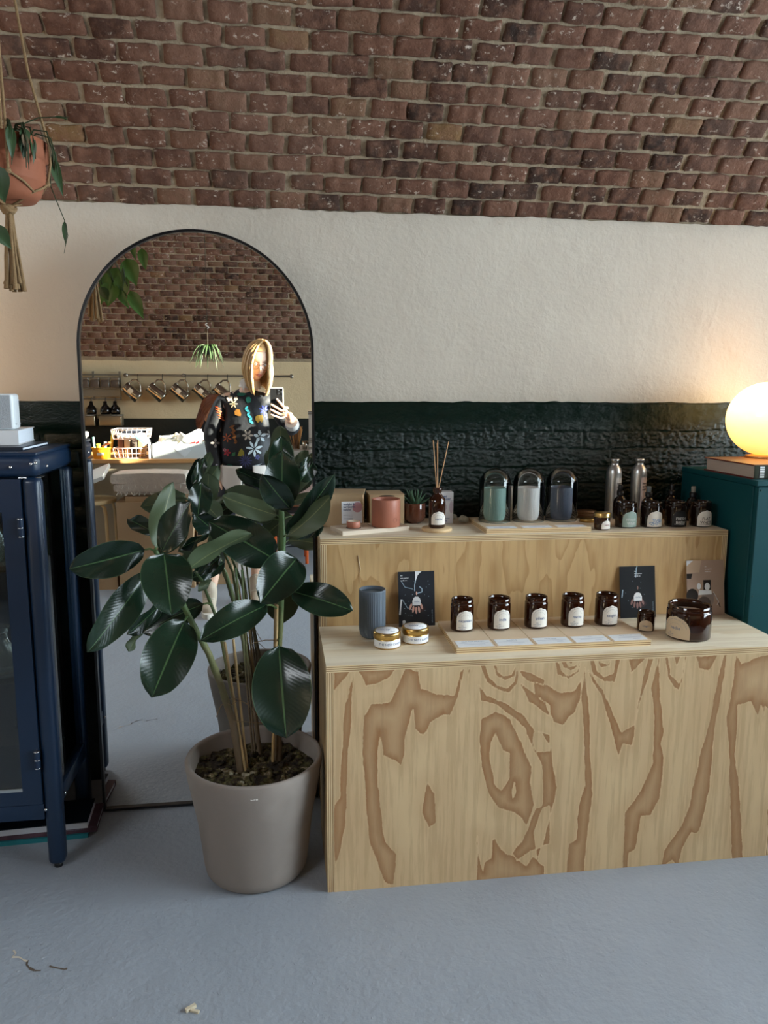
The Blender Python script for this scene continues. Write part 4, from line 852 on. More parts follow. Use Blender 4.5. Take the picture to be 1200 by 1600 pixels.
# door
dx0, dx1, dz0, dz1 = CX0+PW_+.002, CX1-PW_-.002, .203, CZ-.070; gx0, gx1, gz0, gz1 = dx0+.052, -.7185, .243, 1.03
d = bpy.data.objects.new('door', None); COL.objects.link(d); d.location = (dx1, CY0, dz0); par(d, t)
mb = MB(); y0, y1 = CY0+.001, CY0+.022
for a_, b2 in (((dx0, dz0), (gx0, dz1)), ((gx1, dz0), (dx1, dz1)), ((gx0, dz0), (gx1, gz0)), ((gx0, gz1), (gx1, dz1))):
    mb.box((a_[0], y0, a_[1]), (b2[0], y1, b2[1]))
bpy.data.objects.remove(d)
dr = mb.build('door', NAVY, t)
MB().box((gx0, CY0+.010, gz0), (gx1, CY0+.014, gz1)).build('glass_pane', CG, dr)
mb = MB().box((gx0, CY0+.002, gz0-.001), (gx1, CY0+.009, gz0+.006)); mb.build('sill_trim', mat('trim_grey', 'aab2b5', .3, metal=.6), dr)
for z in (.965, .315):
    h_ = MB().tube([V((CX1-.052, CY0-.006, z)), V((CX1-.052, CY0-.006, z+.048))], .0085, 12).build('hinge', NAVY, dr)
    for q in (0, .024, .048): MB().lathe([(0, 0), (.0088, 0), (.0088, .003), (0, .003)], (CX1-.052, CY0-.006, z+q-.0015), 12, cap=False).build('hinge_ring', CHR, h_)
for z in (.862, .548): MB().box((CX0+.02, CY0+.03, z), (CX1-.022, CY1-.014, z+.006)).build('glass_shelf', glass_thin('shelf_glass', (.75, .82, .80)), t)
# glassware inside
GW = mat('glassware', 'e6efee', .03, trans=.92, ior=1.4)
def carafe(label, loc, r, h, prof=None, mt=None, nm='carafe', cat='glassware'):
    pr = prof or [(r*.9, 0), (r, .01), (r*.75, h*.55), (r*.45, h*.72), (r*.42, h*.8), (r*.62, h), (r*.58, h), (r*.38, h*.8), (r*.68, h*.55), (r*.9, .012), (0, .01)]
    o = MB().lathe(pr, loc, 28, cap=False).build(nm, mt or GW, None, loc); tag(o, label, cat); return o
carafe('clear conical glass flask on the upper shelf of the navy cabinet, nearest its corner', (-.672, -.215, .8685), .036, .13)
carafe('clear tall glass tumbler behind the conical flask in the navy cabinet', (-.672, -.10, .8685), .03, .10, [(.026, 0), (.032, .10), (.030, .10), (.024, .006), (0, .006)], nm='tumbler')
carafe('clear glass pitcher on the upper shelf behind the cabinet door', (-.78, -.2, .8685), .04, .15)
carafe('clear tall glass behind the cabinet door on the upper shelf', (-.85, -.19, .8685), .03, .12, [(.028, 0), (.034, .12), (.032, .12), (.026, .006), (0, .006)], nm='tumbler')
carafe('clear glass server on the middle shelf beside the cabinet side glass', (-.68, -.13, .5545), .045, .12)
carafe('clear glass server with chrome band on the middle shelf behind the door', (-.78, -.21, .5545), .045, .14)
carafe('steel kettle body on the middle shelf at the back of the navy cabinet', (-.75, -.06, .5545), .05, .13, [(.05, 0), (.05, .01), (.035, .12), (.02, .13), (0, .135)], STEEL, 'steel_kettle', 'kettle')
def wire(label, loc, pts, nm='wire_stand'):
    mb = MB(); 
    for p in pts: mb.tube([V(loc)+V(q) for q in p], .0022, 6)
    o = mb.build(nm, CHR, None, loc); o['kind'] = 'stuff' if 0 else 'thing'; del o['kind']; tag(o, label, 'stand'); return o
wire('bent chrome wire dripper stand on the middle shelf of the navy cabinet', (-.66, -.24, .5548), [[(-.04, 0, .002), (-.04, 0, .13), (-.02, 0, .15), (.015, 0, .15), (.02, 0, .13), (.02, 0, .002), (.02, .06, .002), (-.04, .06, .002), (-.04, 0, .002)]])
wire('bent chrome wire stand on the bottom shelf of the navy cabinet', (-.70, -.18, .2252), [[(-.04, 0, .002), (-.03, 0, .16), (.03, 0, .17), (.045, 0, .1), (.045, .05, .002), (-.04, .05, .002), (-.04, 0, .002)]])
carafe('white ceramic bowl on the bottom shelf of the navy cabinet by the side glass', (-.69, -.05, .2255), .05, .07, [(.025, 0), (.05, .04), (.055, .07), (.052, .07), (.045, .04), (0, .012)], mat('white_ceramic', 'c9ccc9', .3), 'bowl', 'bowl')
o = MB().tube([V((-.668, -.25, 1.0)), V((-.668, -.25, 1.06)), V((-.672, -.245, 1.09))], .002, 6).build('whisk_handle', CHR); bpy.data.objects.remove(o)
t2 = thing('wire_whisk', 'steel balloon whisk standing in the conical glass flask in the navy cabinet', 'whisk', (-.672, -.215, .885))
MB().tube([V((-.672, -.215, .882)), V((-.668, -.217, 1.0))], .004, 8).build('handle', STEEL, t2)
for k in range(5):
    a = pi*k/5; mb = MB(); mb.tube([V((-.668+cos(a)*.021*sin(q), -.217+sin(a)*.021*sin(q), 1.0+.075*(1-cos(q))/2*1.0)) for q in [pi*j/9 for j in range(10)]]+[V((-.668-cos(a)*.021*sin(q), -.217-sin(a)*.021*sin(q), 1.0+.075*(1-cos(q))/2)) for q in [pi-pi*j/9 for j in range(1, 10)]], .0008, 4); mb.build('wire_loop', STEEL, t2)
# books and white speaker on top of the cabinet
def book(name, label, o, u, w_, d_, h_, cover, pages, spine_side='front', cat='book', top=None, ct=.0022, group=None):
    """o: corner on the base, u: direction of width; depth to the left-normal"""
    u = V((u[0], u[1], 0)).normalized(); v = V((-u.y, u.x, 0)); o = V(o); t = thing(name, label, cat, o+u*w_/2+v*d_/2, group); z = V((0, 0, 1))
    def bx(nm, a, b_, m_):
        A = [o+u*x+v*y+z*q for x in (a[0], b_[0]) for y in (a[1], b_[1]) for q in (a[2], b_[2])]
        return MB().add(A, [(0, 1, 3, 2), (4, 6, 7, 5), (0, 4, 5, 1), (2, 3, 7, 6), (0, 2, 6, 4), (1, 5, 7, 3)]).build(nm, m_, t)
    s_ = .0 if spine_side != 'none' else .0
    bx('pages', (.003, .004, ct), (w_-.003, d_-.003, h_-ct), pages)
    bx('cover', (0, 0, 0), (w_, d_, ct), cover); bx('cover', (0, 0, h_-ct), (w_, d_, h_), top or cover); bx('spine', (0, 0, ct), (w_, .0035, h_-ct), cover)
    return t, o, u, v
WHB = mat('book_white', 'cfd0d2', .5); PGW = mat('page_white', 'd4dbe4', .8, bump=.4, bscale=400, stretch=(.02, .02, 1)); DGB = mat('book_dark', '14202e', .35)
book('paper_book', 'flat dark-blue magazine lying on the navy cabinet under the white books', (-1.0, -.255, CZ+.0005), (1, 0, 0), .33, .24, .010, DGB, PGW)
bk, *_ = book('hardback_book', 'white hardback with black spine corner, on the navy cabinet under the white speaker', (-1.02, -.215, CZ+.011), (1, .10, 0), .32, .22, .040, WHB, PGW)
sp = thing('smart_speaker', 'small white box speaker with grey front on the books, at the left edge', 'speaker', (-.80, -.11, CZ+.0515))
S0 = V((-.80, -.115, CZ+.0515)); Rs = rotz(.15)
MB().box(S0+V((-.075, -.05, 0)), S0+V((.075, .05, .098)), 0, .008, Rs, S0, 4).build('housing', mat('speaker_white', 'd9dfe2', .45), sp)
MB().box(S0+V((-.071, -.0525, .004)), S0+V((.068, -.0498, .094)), 0, .002, Rs, S0, 1).build('grille', mat('speaker_grille', '9a9ea2', .8, bump=.5, bscale=400), sp)
for k, (dy, dz) in enumerate(((-.03, .015), (.03, .015), (.03, .08))): MB().sphere(S0+Rs@V((.0752, dy, dz)), .003, 0, 8, 5).build('rubber_stud', mat('stud', 'c4c9cc', .6), sp)
# books under the cabinet
fr = lambda x, y, z: at(x, y, z=z)
a = fr(138, 1309, .0); b2 = fr(0, 1323, 0); u = (a-b2)
book('hardback_book', 'bottom teal-spined book of the stack under the navy cabinet', b2-u.normalized()*.14, u, u.length+.14, .14, .014, mat('book_teal', '1d6f78', .4), PGW); tb_o, tb_u = b2, u.normalized(); tb_v = V((-tb_u.y, tb_u.x, 0))
book('hardback_book', 'photo-covered middle book of the stack under the navy cabinet', b2-u.normalized()*.14+tb_v*.006+V((0, 0, .0145)), u, u.length+.165, .135, .018, mat('book_photo', '4b3540', .4, var=.8, vscale=30), PGW, top=mat('book_photo', '4b3540', .4))
book('hardback_book', 'top dark-covered book with a white edge, stack under the navy cabinet', b2-u.normalized()*.14+tb_v*.0+V((0, 0, .033)), u*1.0, u.length+.140, .138, .020, mat('book_white2', 'c6cbd4', .4), mat('page_bluewhite', 'c3cce0', .8), top=DGB)
mb = MB(); e = tb_u; nn = -tb_v
put_text(mb, 'EXPERT', .0105, fr(40, 1315, .0)+V((0, 0, .0072))+nn*.0009+tb_u*.02, -e, (0, 0, -1), 0, 'CENTER', .03)
tbk = [o for o in SC.objects if o.get('label', '').startswith('bottom teal-spined')][0]; mb.build('print', mat('ink_white', 'e9ebe8', .6), tbk)
mb = MB(); put_text(mb, 'DIM OMO ZODIAC', .0062, fr(117, 1296, .043)+nn*.0012, -e, (0, 0, -1), 0); tbk = [o for o in SC.objects if o.get('label', '').startswith('top dark-covered')][0]; mb.build('print', mat('ink_slate', '8890a0', .6), tbk)
# floor-standing black slab between cabinet and mirror
# ================================================================== second globe lamp, just outside the frame on the cabinet
t = thing('globe_lamp', 'glowing round opal glass globe lamp standing on the far left of the navy cabinet', 'lamp', (-1.33, -.10, CZ+.0006))
MB().lathe([(0, 0), (.055, 0), (.057, .003), (.055, .008), (.04, .010), (0, .010)], (-1.33, -.10, CZ+.0006), 40, cap=False).build('base', BRS, t)
MB().sphere((-1.33, -.10, CZ+.006+.10), .10, 0, 32, 20).build('globe', mat('opal_lit_left', 'ffe2b0', .2, emit='ffc98a', es=6), t)
bulb((-1.25, -.16, CZ+.32), 3.6, (1, .70, .42), .08)
# ================================================================== hanging pot in macrame
HX, HY = -.612, -.42; TC = mat('terracotta', '8a5036', .75, bump=.1, bscale=80, var=.1)
t = thing('hanging_plant', 'terracotta pot of trailing plant hanging in a cord macrame at the top left', 'hanging plant', (HX, HY, 1.57)); HP = t
MB().lathe([(.0, 1.782), (.060, 1.782), (.072, 1.796), (.081, 1.822), (.0838, 1.825), (.0815, 1.829), (.0848, 1.833), (.0822, 1.837), (.0855, 1.842), (.083, 1.846), (.086, 1.851), (.0835, 1.855), (.0865, 1.860), (.0845, 1.865), (.0865, 1.872), (.092, 1.874), (.093, 1.912), (.088, 1.914), (.083, 1.90), (0, 1.898)], (HX, HY, 0), 48, cap=False).build('pot', TC, t)
MB().lathe([(0, 1.902), (.083, 1.900)], (HX, HY, 0), 24, cap=False).build('soil', mat('soil_dark', '2a2019', .95), t)
CORD = mat('jute_cord', '8f7350', .9, bump=1, bscale=500); r_ = random.Random(5)
for k in range(4):
    a = radians(20+90*k); p0 = V((HX+.094*cos(a), HY+.094*sin(a), 1.85)); a2 = a+radians(45); a3 = a-radians(45)
    kn = V((HX+.087*cos(a), HY+.087*sin(a), 1.828)); top = V((HX-.004, HY+.02, 2.56))
    MB().tube([kn, V((HX+.096*cos(a), HY+.096*sin(a), 1.875)), V((HX+.095*cos(a), HY+.095*sin(a), 1.915)), V((HX+.06*cos(a), HY+.06*sin(a), 2.07)), top], .0032, 7).build('cord', CORD, t)
    for aa in (a2, a3):
        MB().tube([kn, V((HX+.082*cos((a+aa)/2), HY+.082*sin((a+aa)/2), 1.812)), V((HX+.0745*cos(aa), HY+.0745*sin(aa), 1.797)), V((HX+.03*cos(aa), HY+.03*sin(aa), 1.778)), V((HX, HY, 1.768))], .0028, 6).build('cord', CORD, t)
    MB().sphere(kn, .007, 0, 10, 7).build('knot', CORD, t)
MB().sphere((HX, HY, 1.762), .0155, 0, 16, 10, (1, 1, .9)).tube([V((HX+.014*cos(q), HY+.014*sin(q), 1.762+.006*sin(2*q))) for q in [2*pi*j/14 for j in range(15)]], .005, 8).build('gathering_knot', CORD, t)
for k in range(12):
    a = k*2.4; r0 = .007*sqrt(k/12); r1_ = .026*sqrt((k+1)/12); pts = [V((HX+(r0+(r1_-r0)*q)*cos(a)+r_.uniform(-.001, .001), HY+(r0+(r1_-r0)*q)*sin(a), 1.755-(.172+r_.uniform(-.012, .006))*q)) for q in (0, .3, .6, .85, 1)]
    MB().tube(pts, [.0035, .0033, .0034, .004, .0055], 6).build('tassel_strand', CORD, t)
MB().tube([V((HX-.004, HY+.02, 2.55)), V((HX, HY+.02, 2.62))], .004, 8).tube([V((HX+.013*sin(q), HY+.02, 2.545+.013*cos(q))) for q in [2*pi*j/12 for j in range(13)]], .002, 6).build('ring', mat('brass_ring', 'a0824e', .4, metal=1), t)
PL = mat('pothos_leaf', '44692a', .4, var=.35, vscale=14); PLD = mat('trailing_leaf', '2f4526', .5, var=.3, vscale=20); STM = mat('vine_stem', '2f3a22', .6)
def small_leaf(mb, base, d, ln, wd, nrm, mi=0, droop=.25):
    d = V(d).normalized(); nrm = V(nrm); nrm = (nrm-d*nrm.dot(d)).normalized(); s = d.cross(nrm)
    def P(u, v):
        w_ = wd*.5*(sin(pi*min(1, v*1.02)**.72))*(1 if v < .98 else .3); x = (u*2-1)
        return V(base)+d*ln*v-nrm*droop*ln*v*v+s*x*w_+nrm*abs(x)*w_*.35
    mb.grid(P, 4, 8, mi)
# a second hanging pot, out of the frame but seen in the mirror
QX, QY = -.80, -.98; t2 = thing('hanging_plant', 'pothos with heart-shaped leaves hanging at the top left, seen only in the mirror', 'hanging plant', (QX, QY, 1.9))
MB().lathe([(0, 1.99), (.07, 1.99), (.09, 2.1), (.095, 2.105), (.095, 2.13), (.085, 2.13), (.082, 2.11), (0, 2.11)], (QX, QY, 0), 36, cap=False).build('pot', TC, t2)
for k in range(4):
    a = pi/2*k+.4; MB().tube([V((QX, QY, 1.97)), V((QX+.08*cos(a), QY+.08*sin(a), 2.0)), V((QX+.1*cos(a), QY+.1*sin(a), 2.12)), V((QX, QY, 2.75))], .003, 6).build('cord', CORD, t2)
for px, py, ln, wd, tilt in ((205, 392, .072, .026, .2), (221, 402, .085, .042, .15), (183, 432, .08, .07, -.1), (197, 418, .11, .075, .35), (190, 442, .11, .065, 0), (166, 440, .10, .05, -.1), (203, 468, .12, .055, .45), (176, 455, .10, .08, -.3), (182, 465, .09, .035, .6), (160, 462, .09, .05, -.3)):
    p = rf(px, py-14, .98); lf = MB(); small_leaf(lf, p, (tilt, .1, -1), ln, wd, (0, 1, .25)); lf.build('leaf', PL, t2)
    MB().tube([V((QX+.05, QY+.05, 2.1)), V(((QX+p.x)/2+.02, QY+.08, (p.z+2.15)/2)), p], .0016, 5).build('stem', STM, t2)
r_ = random.Random(11)
for k in range(18):
    a = r_.uniform(-.9, 1.9)-.5; b0 = V((HX+.04*cos(a), HY+.04*sin(a), 1.90)); rr = r_.uniform(.085, .11); p1_ = V((HX+rr*cos(a), HY+rr*sin(a), 1.915+r_.uniform(0, .02))); dn = r_.uniform(.03, .10); p2_ = V((HX+(rr+.012)*cos(a), HY+(rr+.012)*sin(a), 1.92-dn))
    mb = MB().tube([b0, (b0+p1_)/2+V((0, 0, .02)), p1_, (p1_+p2_)/2+V((.004, 0, 0)), p2_], [.002, .002, .0018, .0015, .001], 5, 1); small_leaf(mb, p1_+V((0, 0, -.01)), (cos(a)*.3, sin(a)*.3, -1), r_.uniform(.03, .075), r_.uniform(.012, .022), (cos(a), sin(a), .2), 0); mb.build('trailing_stem', [PLD if k % 3 else mat('dry_leaf', '5a4a35', .8), STM], t)
P = [at(x, y, y=-.36) for x, y in ((62, 232), (78, 262), (79, 290), (90, 318), (101, 345), (106, 368), (102, 385), (100, 396))]
MB().tube(P, [.002, .0016, .0014, .0012, .001, .001, .0008, .0005], 5).build('trailing_stem', STM, t)
lf = MB(); small_leaf(lf, P[4], P[6]-P[4], .055, .013, (0, -1, .1), droop=.05); lf.build('leaf', PLD, t)
lf = MB(); small_leaf(lf, at(75, 235, y=-.37), at(92, 282, y=-.38)-at(75, 235, y=-.37), .11, .026, (.5, -1, .2), droop=.1); lf.build('leaf', PLD, t)
P = [at(x, y, y=-.40) for x, y in ((20, 212), (40, 192), (60, 184), (85, 183), (108, 183))]; MB().tube(P, [.002, .0016, .0014, .0012, .0008], 5).build('trailing_stem', STM, t)
lf = MB(); small_leaf(lf, P[3], P[4]-P[3], .03, .008, (0, -1, .5)); lf.build('leaf', PLD, t)
lf = MB(); small_leaf(lf, at(-6, 258, y=-.54), (.1, 0, -1), .075, .05, (0, -1, .1)); lf.build('leaf', PLD, t)
lf = MB(); small_leaf(lf, at(-8, 352, y=-.52), (.35, 0, -.6), .055, .035, (0, -1, .1)); lf.build('leaf', PLD, t)
# ================================================================== rubber plant
PX, PY, PZ, PR = -.080, -.352, .342, .190
t = thing('rubber_plant', 'large dark-leaved rubber plant in a taupe clay pot, before the arched mirror', 'plant', (PX, PY, 0)); RP = t
m, N, L, b = node_mat('taupe_clay'); tc = N.new('ShaderNodeTexCoord').outputs['Object']
c_ = mixc(N, L, nz(N, L, 6, 5, tc, (1, 1, .6)), lin('7d736c'), lin('8f857d')); c_ = mixc(N, L, ramp(N, L, nz(N, L, 4, 3, tc), [(.5, 0), (.62, .35)]), c_, lin('a59b92'))
L.new(c_, b.inputs['Base Color']); b.inputs['Roughness'].default_value = .8; L.new(bumpn(N, L, nz(N, L, 90, 4, tc), .12, .002), b.inputs['Normal']); CLAY = m
MB().lathe([(0, 0), (.124, 0), (.134, .003), (.142, .014), (.1455, .03), (.160, .16), (PR-.006, .29), (PR, .335), (PR-.002, .340), (PR-.007, .342), (PR-.013, .340), (PR-.015, .333), (PR-.022, .29), (PR-.03, .25), (0, .25)], (PX, PY, 0), 72, cap=False).build('pot', CLAY, t)
mb = MB(); 
for k, (dx, dz) in enumerate(((-.008, 0), (-.002, .001), (.005, .0005), (0, .004))): mb.box((dx-.003, -.0006, dz-.0022), (dx+.0028, .0002, dz+.0016))
o = mb.build('sticker_residue', mat('residue', 'd8d4cd', .8), t); a = radians(3); o.matrix_parent_inverse = t.matrix_basis.inverted() if 0 else Matrix.Translation((-PX, -PY, 0)); o.location = (PX+.006, PY-PR+.0045, .306); 
m, N, L, b = node_mat('mossy_soil'); g = N.new('ShaderNodeNewGeometry').outputs['Position']
L.new(ramp(N, L, nz(N, L, 32, 5, g), [(.32, lin('1d1712')), (.46, lin('3f3222')), (.54, lin('55502a')), (.60, lin('6f5d3e')), (.70, lin('b5ad94'))]), b.inputs['Base Color']); b.inputs['Roughness'].default_value = .95
L.new(bumpn(N, L, nz(N, L, 120, 6, g), 1, .01), b.inputs['Normal']); MOSS = m
SR = PR-.020
def soil(u, v):
    a = 2*pi*u; r = SR*v; x = PX+r*cos(a); y = PY+r*sin(a); return V((x, y, .292+.012*noise.noise(V((x*22, y*22, 0)))+.008*noise.noise(V((x*70, y*70, 3)))))
MB().grid(soil, 60, 20).build('soil', MOSS, t)
mb = MB(); r_ = random.Random(3)
for k in range(190):
    a = r_.uniform(0, 2*pi); r = SR*sqrt(r_.random())*.96; x = PX+r*cos(a); y = PY+r*sin(a); s_ = r_.uniform(.004, .012)
    mb.sphere((x, y, .294+.012*noise.noise(V((x*22, y*22, 0)))+s_*.4), s_, 0, 7, 5, (1, r_.uniform(.6, 1.2), .6), jit=.8)
o = mb.build('moss_clumps', MOSS, t); o['kind'] = 'stuff'
m, N, L, b = node_mat('plant_stem'); tc = N.new('ShaderNodeNewGeometry').outputs['Position']; s3 = N.new('ShaderNodeSeparateXYZ'); L.new(tc, s3.inputs[0])
zz = math_(N, L, 'ADD', s3.outputs[2], math_(N, L, 'MULTIPLY', nz(N, L, 18, 4, tc), .35)); L.new(ramp(N, L, zz, [(.60, lin('6b5a45')), (.80, lin('67673f')), (1.0, lin('3d572b'))]), b.inputs['Base Color']); b.inputs['Roughness'].default_value = .55
L.new(bumpn(N, L, nz(N, L, 60, 3, tc, (.3, .3, 3)), .5, .003), b.inputs['Normal']); STEM = m
m, N, L, b = node_mat('rubber_leaf'); uv = N.new('ShaderNodeAttribute'); uv.attribute_name = 'luv'; sp_ = N.new('ShaderNodeSeparateXYZ'); L.new(uv.outputs['Vector'], sp_.inputs[0])
geo = N.new('ShaderNodeNewGeometry'); ax = math_(N, L, 'ABSOLUTE', sp_.outputs[0])
mid = ramp(N, L, ax, [(0, 1), (.018, .9), (.045, 0)]); edge = ramp(N, L, ax, [(.955, 0), (.985, 1)])
rnd_ = N.new('ShaderNodeObjectInfo').outputs['Random']
front = mixc(N, L, rnd_, lin('0d1e14'), lin('16291c')); front = mixc(N, L, ramp(N, L, nz(N, L, 9, 3, geo.outputs['Position']), [(.4, 0), (.7, .35)]), front, lin('1b3322'))
front = mixc(N, L, math_(N, L, 'MULTIPLY', mid, .8), front, lin('4a6440')); front = mixc(N, L, math_(N, L, 'MULTIPLY', edge, .3), front, lin('54694a'))
back = mixc(N, L, mid, lin('455338'), lin('7a7f55'))
L.new(mixc(N, L, geo.outputs['Backfacing'], front, back), b.inputs['Base Color'])
L.new(math_(N, L, 'ADD', math_(N, L, 'MULTIPLY', geo.outputs['Backfacing'], .3), .24), b.inputs['Roughness'])
vein = N.new('ShaderNodeTexWave'); vein.inputs['Scale'].default_value = 7; vein.inputs['Distortion'].default_value = .6
cmb = N.new('ShaderNodeCombineXYZ'); L.new(math_(N, L, 'SUBTRACT', sp_.outputs[1], math_(N, L, 'MULTIPLY', ax, .22)), cmb.inputs[0]); L.new(cmb.outputs[0], vein.inputs['Vector'])
L.new(bumpn(N, L, math_(N, L, 'ADD', vein.outputs['Fac'], math_(N, L, 'MULTIPLY', mid, -3)), .045, .002), b.inputs['Normal']); LEAF = m
PET = mat('petiole', '4a6236', .5)
cu = lambda u, v: (100+u/2.6087, 680+v/2.6087)
def leaf(bu, bv, tu, tv, width, yb, yt, rollA=0, curl=.12, fold=.25, under=False, wpos=.5, pet=None, arch=0):
    """leaf from base to tip (crop pixels), depth of both, visible width in crop pixels"""
    B = at(*cu(bu, bv), y=yb); Tp = at(*cu(tu, tv), y=yt); d = (Tp-B); ln = d.length; d.normalize()
    mid_ = (B+Tp)/2; view = (CP-mid_); dist = abs(view.dot(F_)); W = width/2.6087*dist/FPX
    n = (view-d*view.dot(d)).normalized(); n = Matrix.Rotation(rollA, 3, d)@n; W /= max(.35, cos(rollA)); s = d.cross(n)
    if under: n = -n; s = -s
    mb = MB(); nu, nv = 10, 18; uvs = []
    def shape(v): 
        q = v**(.95 if wpos >= .5 else .8); w_ = max(0, sin(pi*min(1, q)))**.50
        if v > .93: w_ *= 1-((v-.93)/.07)**1.1*.86
        return w_
    ph = rnd.uniform(0, 6)
    def P(u, v):
        x = u*2-1; w_ = shape(v)*W/2
        uvs.append((x, v, 0))
        sag = curl*ln*(v-.5)**2*2.0-curl*ln*.5
        p = B+d*ln*v+s*x*w_+n*(abs(x)**1.5*w_*fold)-n*sag*(-1)*-1
        p += n*(.006*sin(v*9+ph+x*2)*abs(x))
        return p
    mb.grid(P, nu, nv)
    o = mb.build('leaf', LEAF, RP); a_ = o.data.attributes.new('luv', 'FLOAT_VECTOR', 'POINT'); a_.data.foreach_set('vector', [c for q in uvs for c in q])
    off = n*(-curl*ln*.0)
    if pet:
        A = at(*cu(pet[0], pet[1]), y=pet[2]); B2 = P(.5, .0); uvs.pop(); MB().tube([A, (A+B2)/2+V((0, 0, .004)), B2], [.0032, .0026, .0024], 7).build('petiole', PET, o)
    return o
def stem(pts, r0, r1_, name='stem', m_=None, nodes=True):
    P = [V(p) for p in pts]; D = []
    for i in range(len(P)-1):
        for k in range(6): D.append(P[i].lerp(P[i+1], k/6))
    D.append(P[-1]); n = len(D); rr = [r0+(r1_-r0)*i/n+(.0011 if (nodes and i % 5 == 0) else 0) for i in range(n)]
    return MB().tube(D, rr, 10).build(name, m_ or STEM, RP)
c3 = lambda u, v, y: at(*cu(u, v), y=y)
base1 = V((PX+.03, PY-.02, .285)); 
b1 = c3(722, 1335, -.35); b1.z = .285
S1 = [b1, c3(690, 1180, -.36), c3(640, 1020, -.38), c3(590, 890, -.40), c3(540, 800, -.42), c3(485, 690, -.44), c3(425, 570, -.45), c3(372, 470, -.45)]
stem(S1, .0108, .006)
b2_ = c3(740, 1335, -.33); b2_.z = .285
S2 = [b2_, c3(700, 1130, -.33), c3(655, 900, -.32), c3(635, 780, -.32), c3(600, 690, -.31), c3(560, 590, -.30), c3(535, 555, -.30)]
stem(S2, .0060, .0035)
b3 = c3(873, 1335, -.30); b3.z = .285
S3 = [b3, c3(874, 1100, -.30), c3(876, 860, -.31), c3(884, 700, -.32), c3(890, 520, -.33), c3(893, 420, -.33), c3(886, 300, -.33)]
stem(S3, .0105, .0065)
b4 = c3(800, 1320, -.26); b4.z = .285
S4 = [b4, c3(775, 1100, -.24), c3(745, 900, -.20), c3(700, 700, -.16), c3(660, 560, -.12)]
stem(S4, .007, .0035)
BAM = mat('bamboo', 'b09468', .5, var=.2, vscale=20)
def stake(a, b_, r=.0035):
    a = V(a); b_ = V(b_); P = [a.lerp(b_, k/8) for k in range(9)]; MB().tube(P, [r+(.0006 if k % 3 == 1 else 0) for k in range(9)], 8).build('bamboo_stake', BAM, RP)
q = c3(742, 1345, -.36); q.z = .28; stake(q, c3(655, 843, -.345)); q = c3(748, 1340, -.345); q.z = .28; stake(q, c3(690, 832, -.35)); q = c3(850, 1335, -.32); q.z = .28; stake(q, c3(868, 692, -.335), .0042)
TW = mat('twine', '8a7356', .9)
for a in ([c3(668, 1085, -.375), c3(640, 1100, -.38), c3(620, 1150, -.39)], [c3(665, 1080, -.375), c3(700, 1072, -.37), c3(745, 1095, -.35), c3(790, 1140, -.32)], [c3(690, 1165, -.37), c3(760, 1170, -.35), c3(820, 1175, -.31), c3(872, 1180, -.31)], [c3(660, 1092, -.38), c3(680, 1100, -.38), c3(705, 1085, -.36)], [c3(870, 835, -.325), c3(820, 835, -.32), c3(760, 850, -.30)]):
    MB().tube(a, .0011, 5).build('twine', TW, RP)
L_ = leaf
L_(330, 466, 20, 545, 142, -.45, -.50, -.15, .10, pet=(372, 472, -.45))
L_(408, 484, 438, 735, 205, -.455, -.55, .0, .14, wpos=.4)
L_(398, 475, 518, 268, 118, -.46, -.46, -.45, .05)
L_(374, 462, 445, 190, 92, -.44, -.36, .4, .05, under=True, pet=(372, 470, -.45))
L_(376, 400, 262, 342, 70, -.34, -.26, .2, .06)
L_(338, 562, 96, 885, 135, -.44, -.56, -.3, .08)
L_(392, 690, 256, 812, 62, -.42, -.50, -.7, .06); L_(318, 790, 264, 882, 38, -.38, -.42, -.9, .05, under=True)
L_(568, 688, 318, 806, 110, -.38, -.40, .35, .10, pet=(603, 692, -.31))
L_(492, 757, 358, 1070, 205, -.47, -.60, .1, .12, pet=(505, 740, -.435))
L_(826, 692, 553, 838, 132, -.44, -.52, .25, .12, pet=(868, 706, -.33))
L_(948, 503, 800, 684, 178, -.36, -.46, .1, .14, wpos=.45, pet=(890, 515, -.33))
L_(962, 545, 900, 606, 62, -.30, -.33, .5, .05)
L_(928, 636, 1178, 716, 132, -.36, -.42, -.2, .12, pet=(886, 660, -.32))
L_(876, 858, 906, 1236, 240, -.40, -.50, .05, .10, pet=(878, 830, -.31))
L_(886, 296, 890, 62, 148, -.345, -.36, .05, .10, pet=(886, 300, -.33)); L_(884, 200, 886, 2, 104, -.31, -.30, 0, .08)
L_(924, 300, 808, 158, 108, -.37, -.40, -.3, .12)
L_(868, 326, 645, 248, 92, -.33, -.34, .35, .08, under=True, pet=(888, 350, -.33))
L_(908, 405, 1104, 156, 92, -.35, -.40, .5, .08); L_(914, 410, 1088, 246, 96, -.38, -.43, -.6, .10, under=True, pet=(893, 415, -.33))
L_(940, 412, 1060, 372, 52, -.32, -.33, .4, .05)
L_(858, 506, 590, 352, 178, -.33, -.32, .12, .10, wpos=.45, pet=(885, 520, -.33))
L_(500, 552, 765, 402, 72, -.42, -.40, 1.0, .10, under=True); L_(548, 568, 640, 494, 50, -.33, -.30, .3, .06, pet=(540, 560, -.30))
L_(545, 636, 602, 588, 34, -.38, -.36, .3, .05, under=True); L_(515, 585, 655, 520, 66, -.26, -.22, .2, .06); L_(470, 462, 585, 400, 36, -.40, -.34, .8, .05)
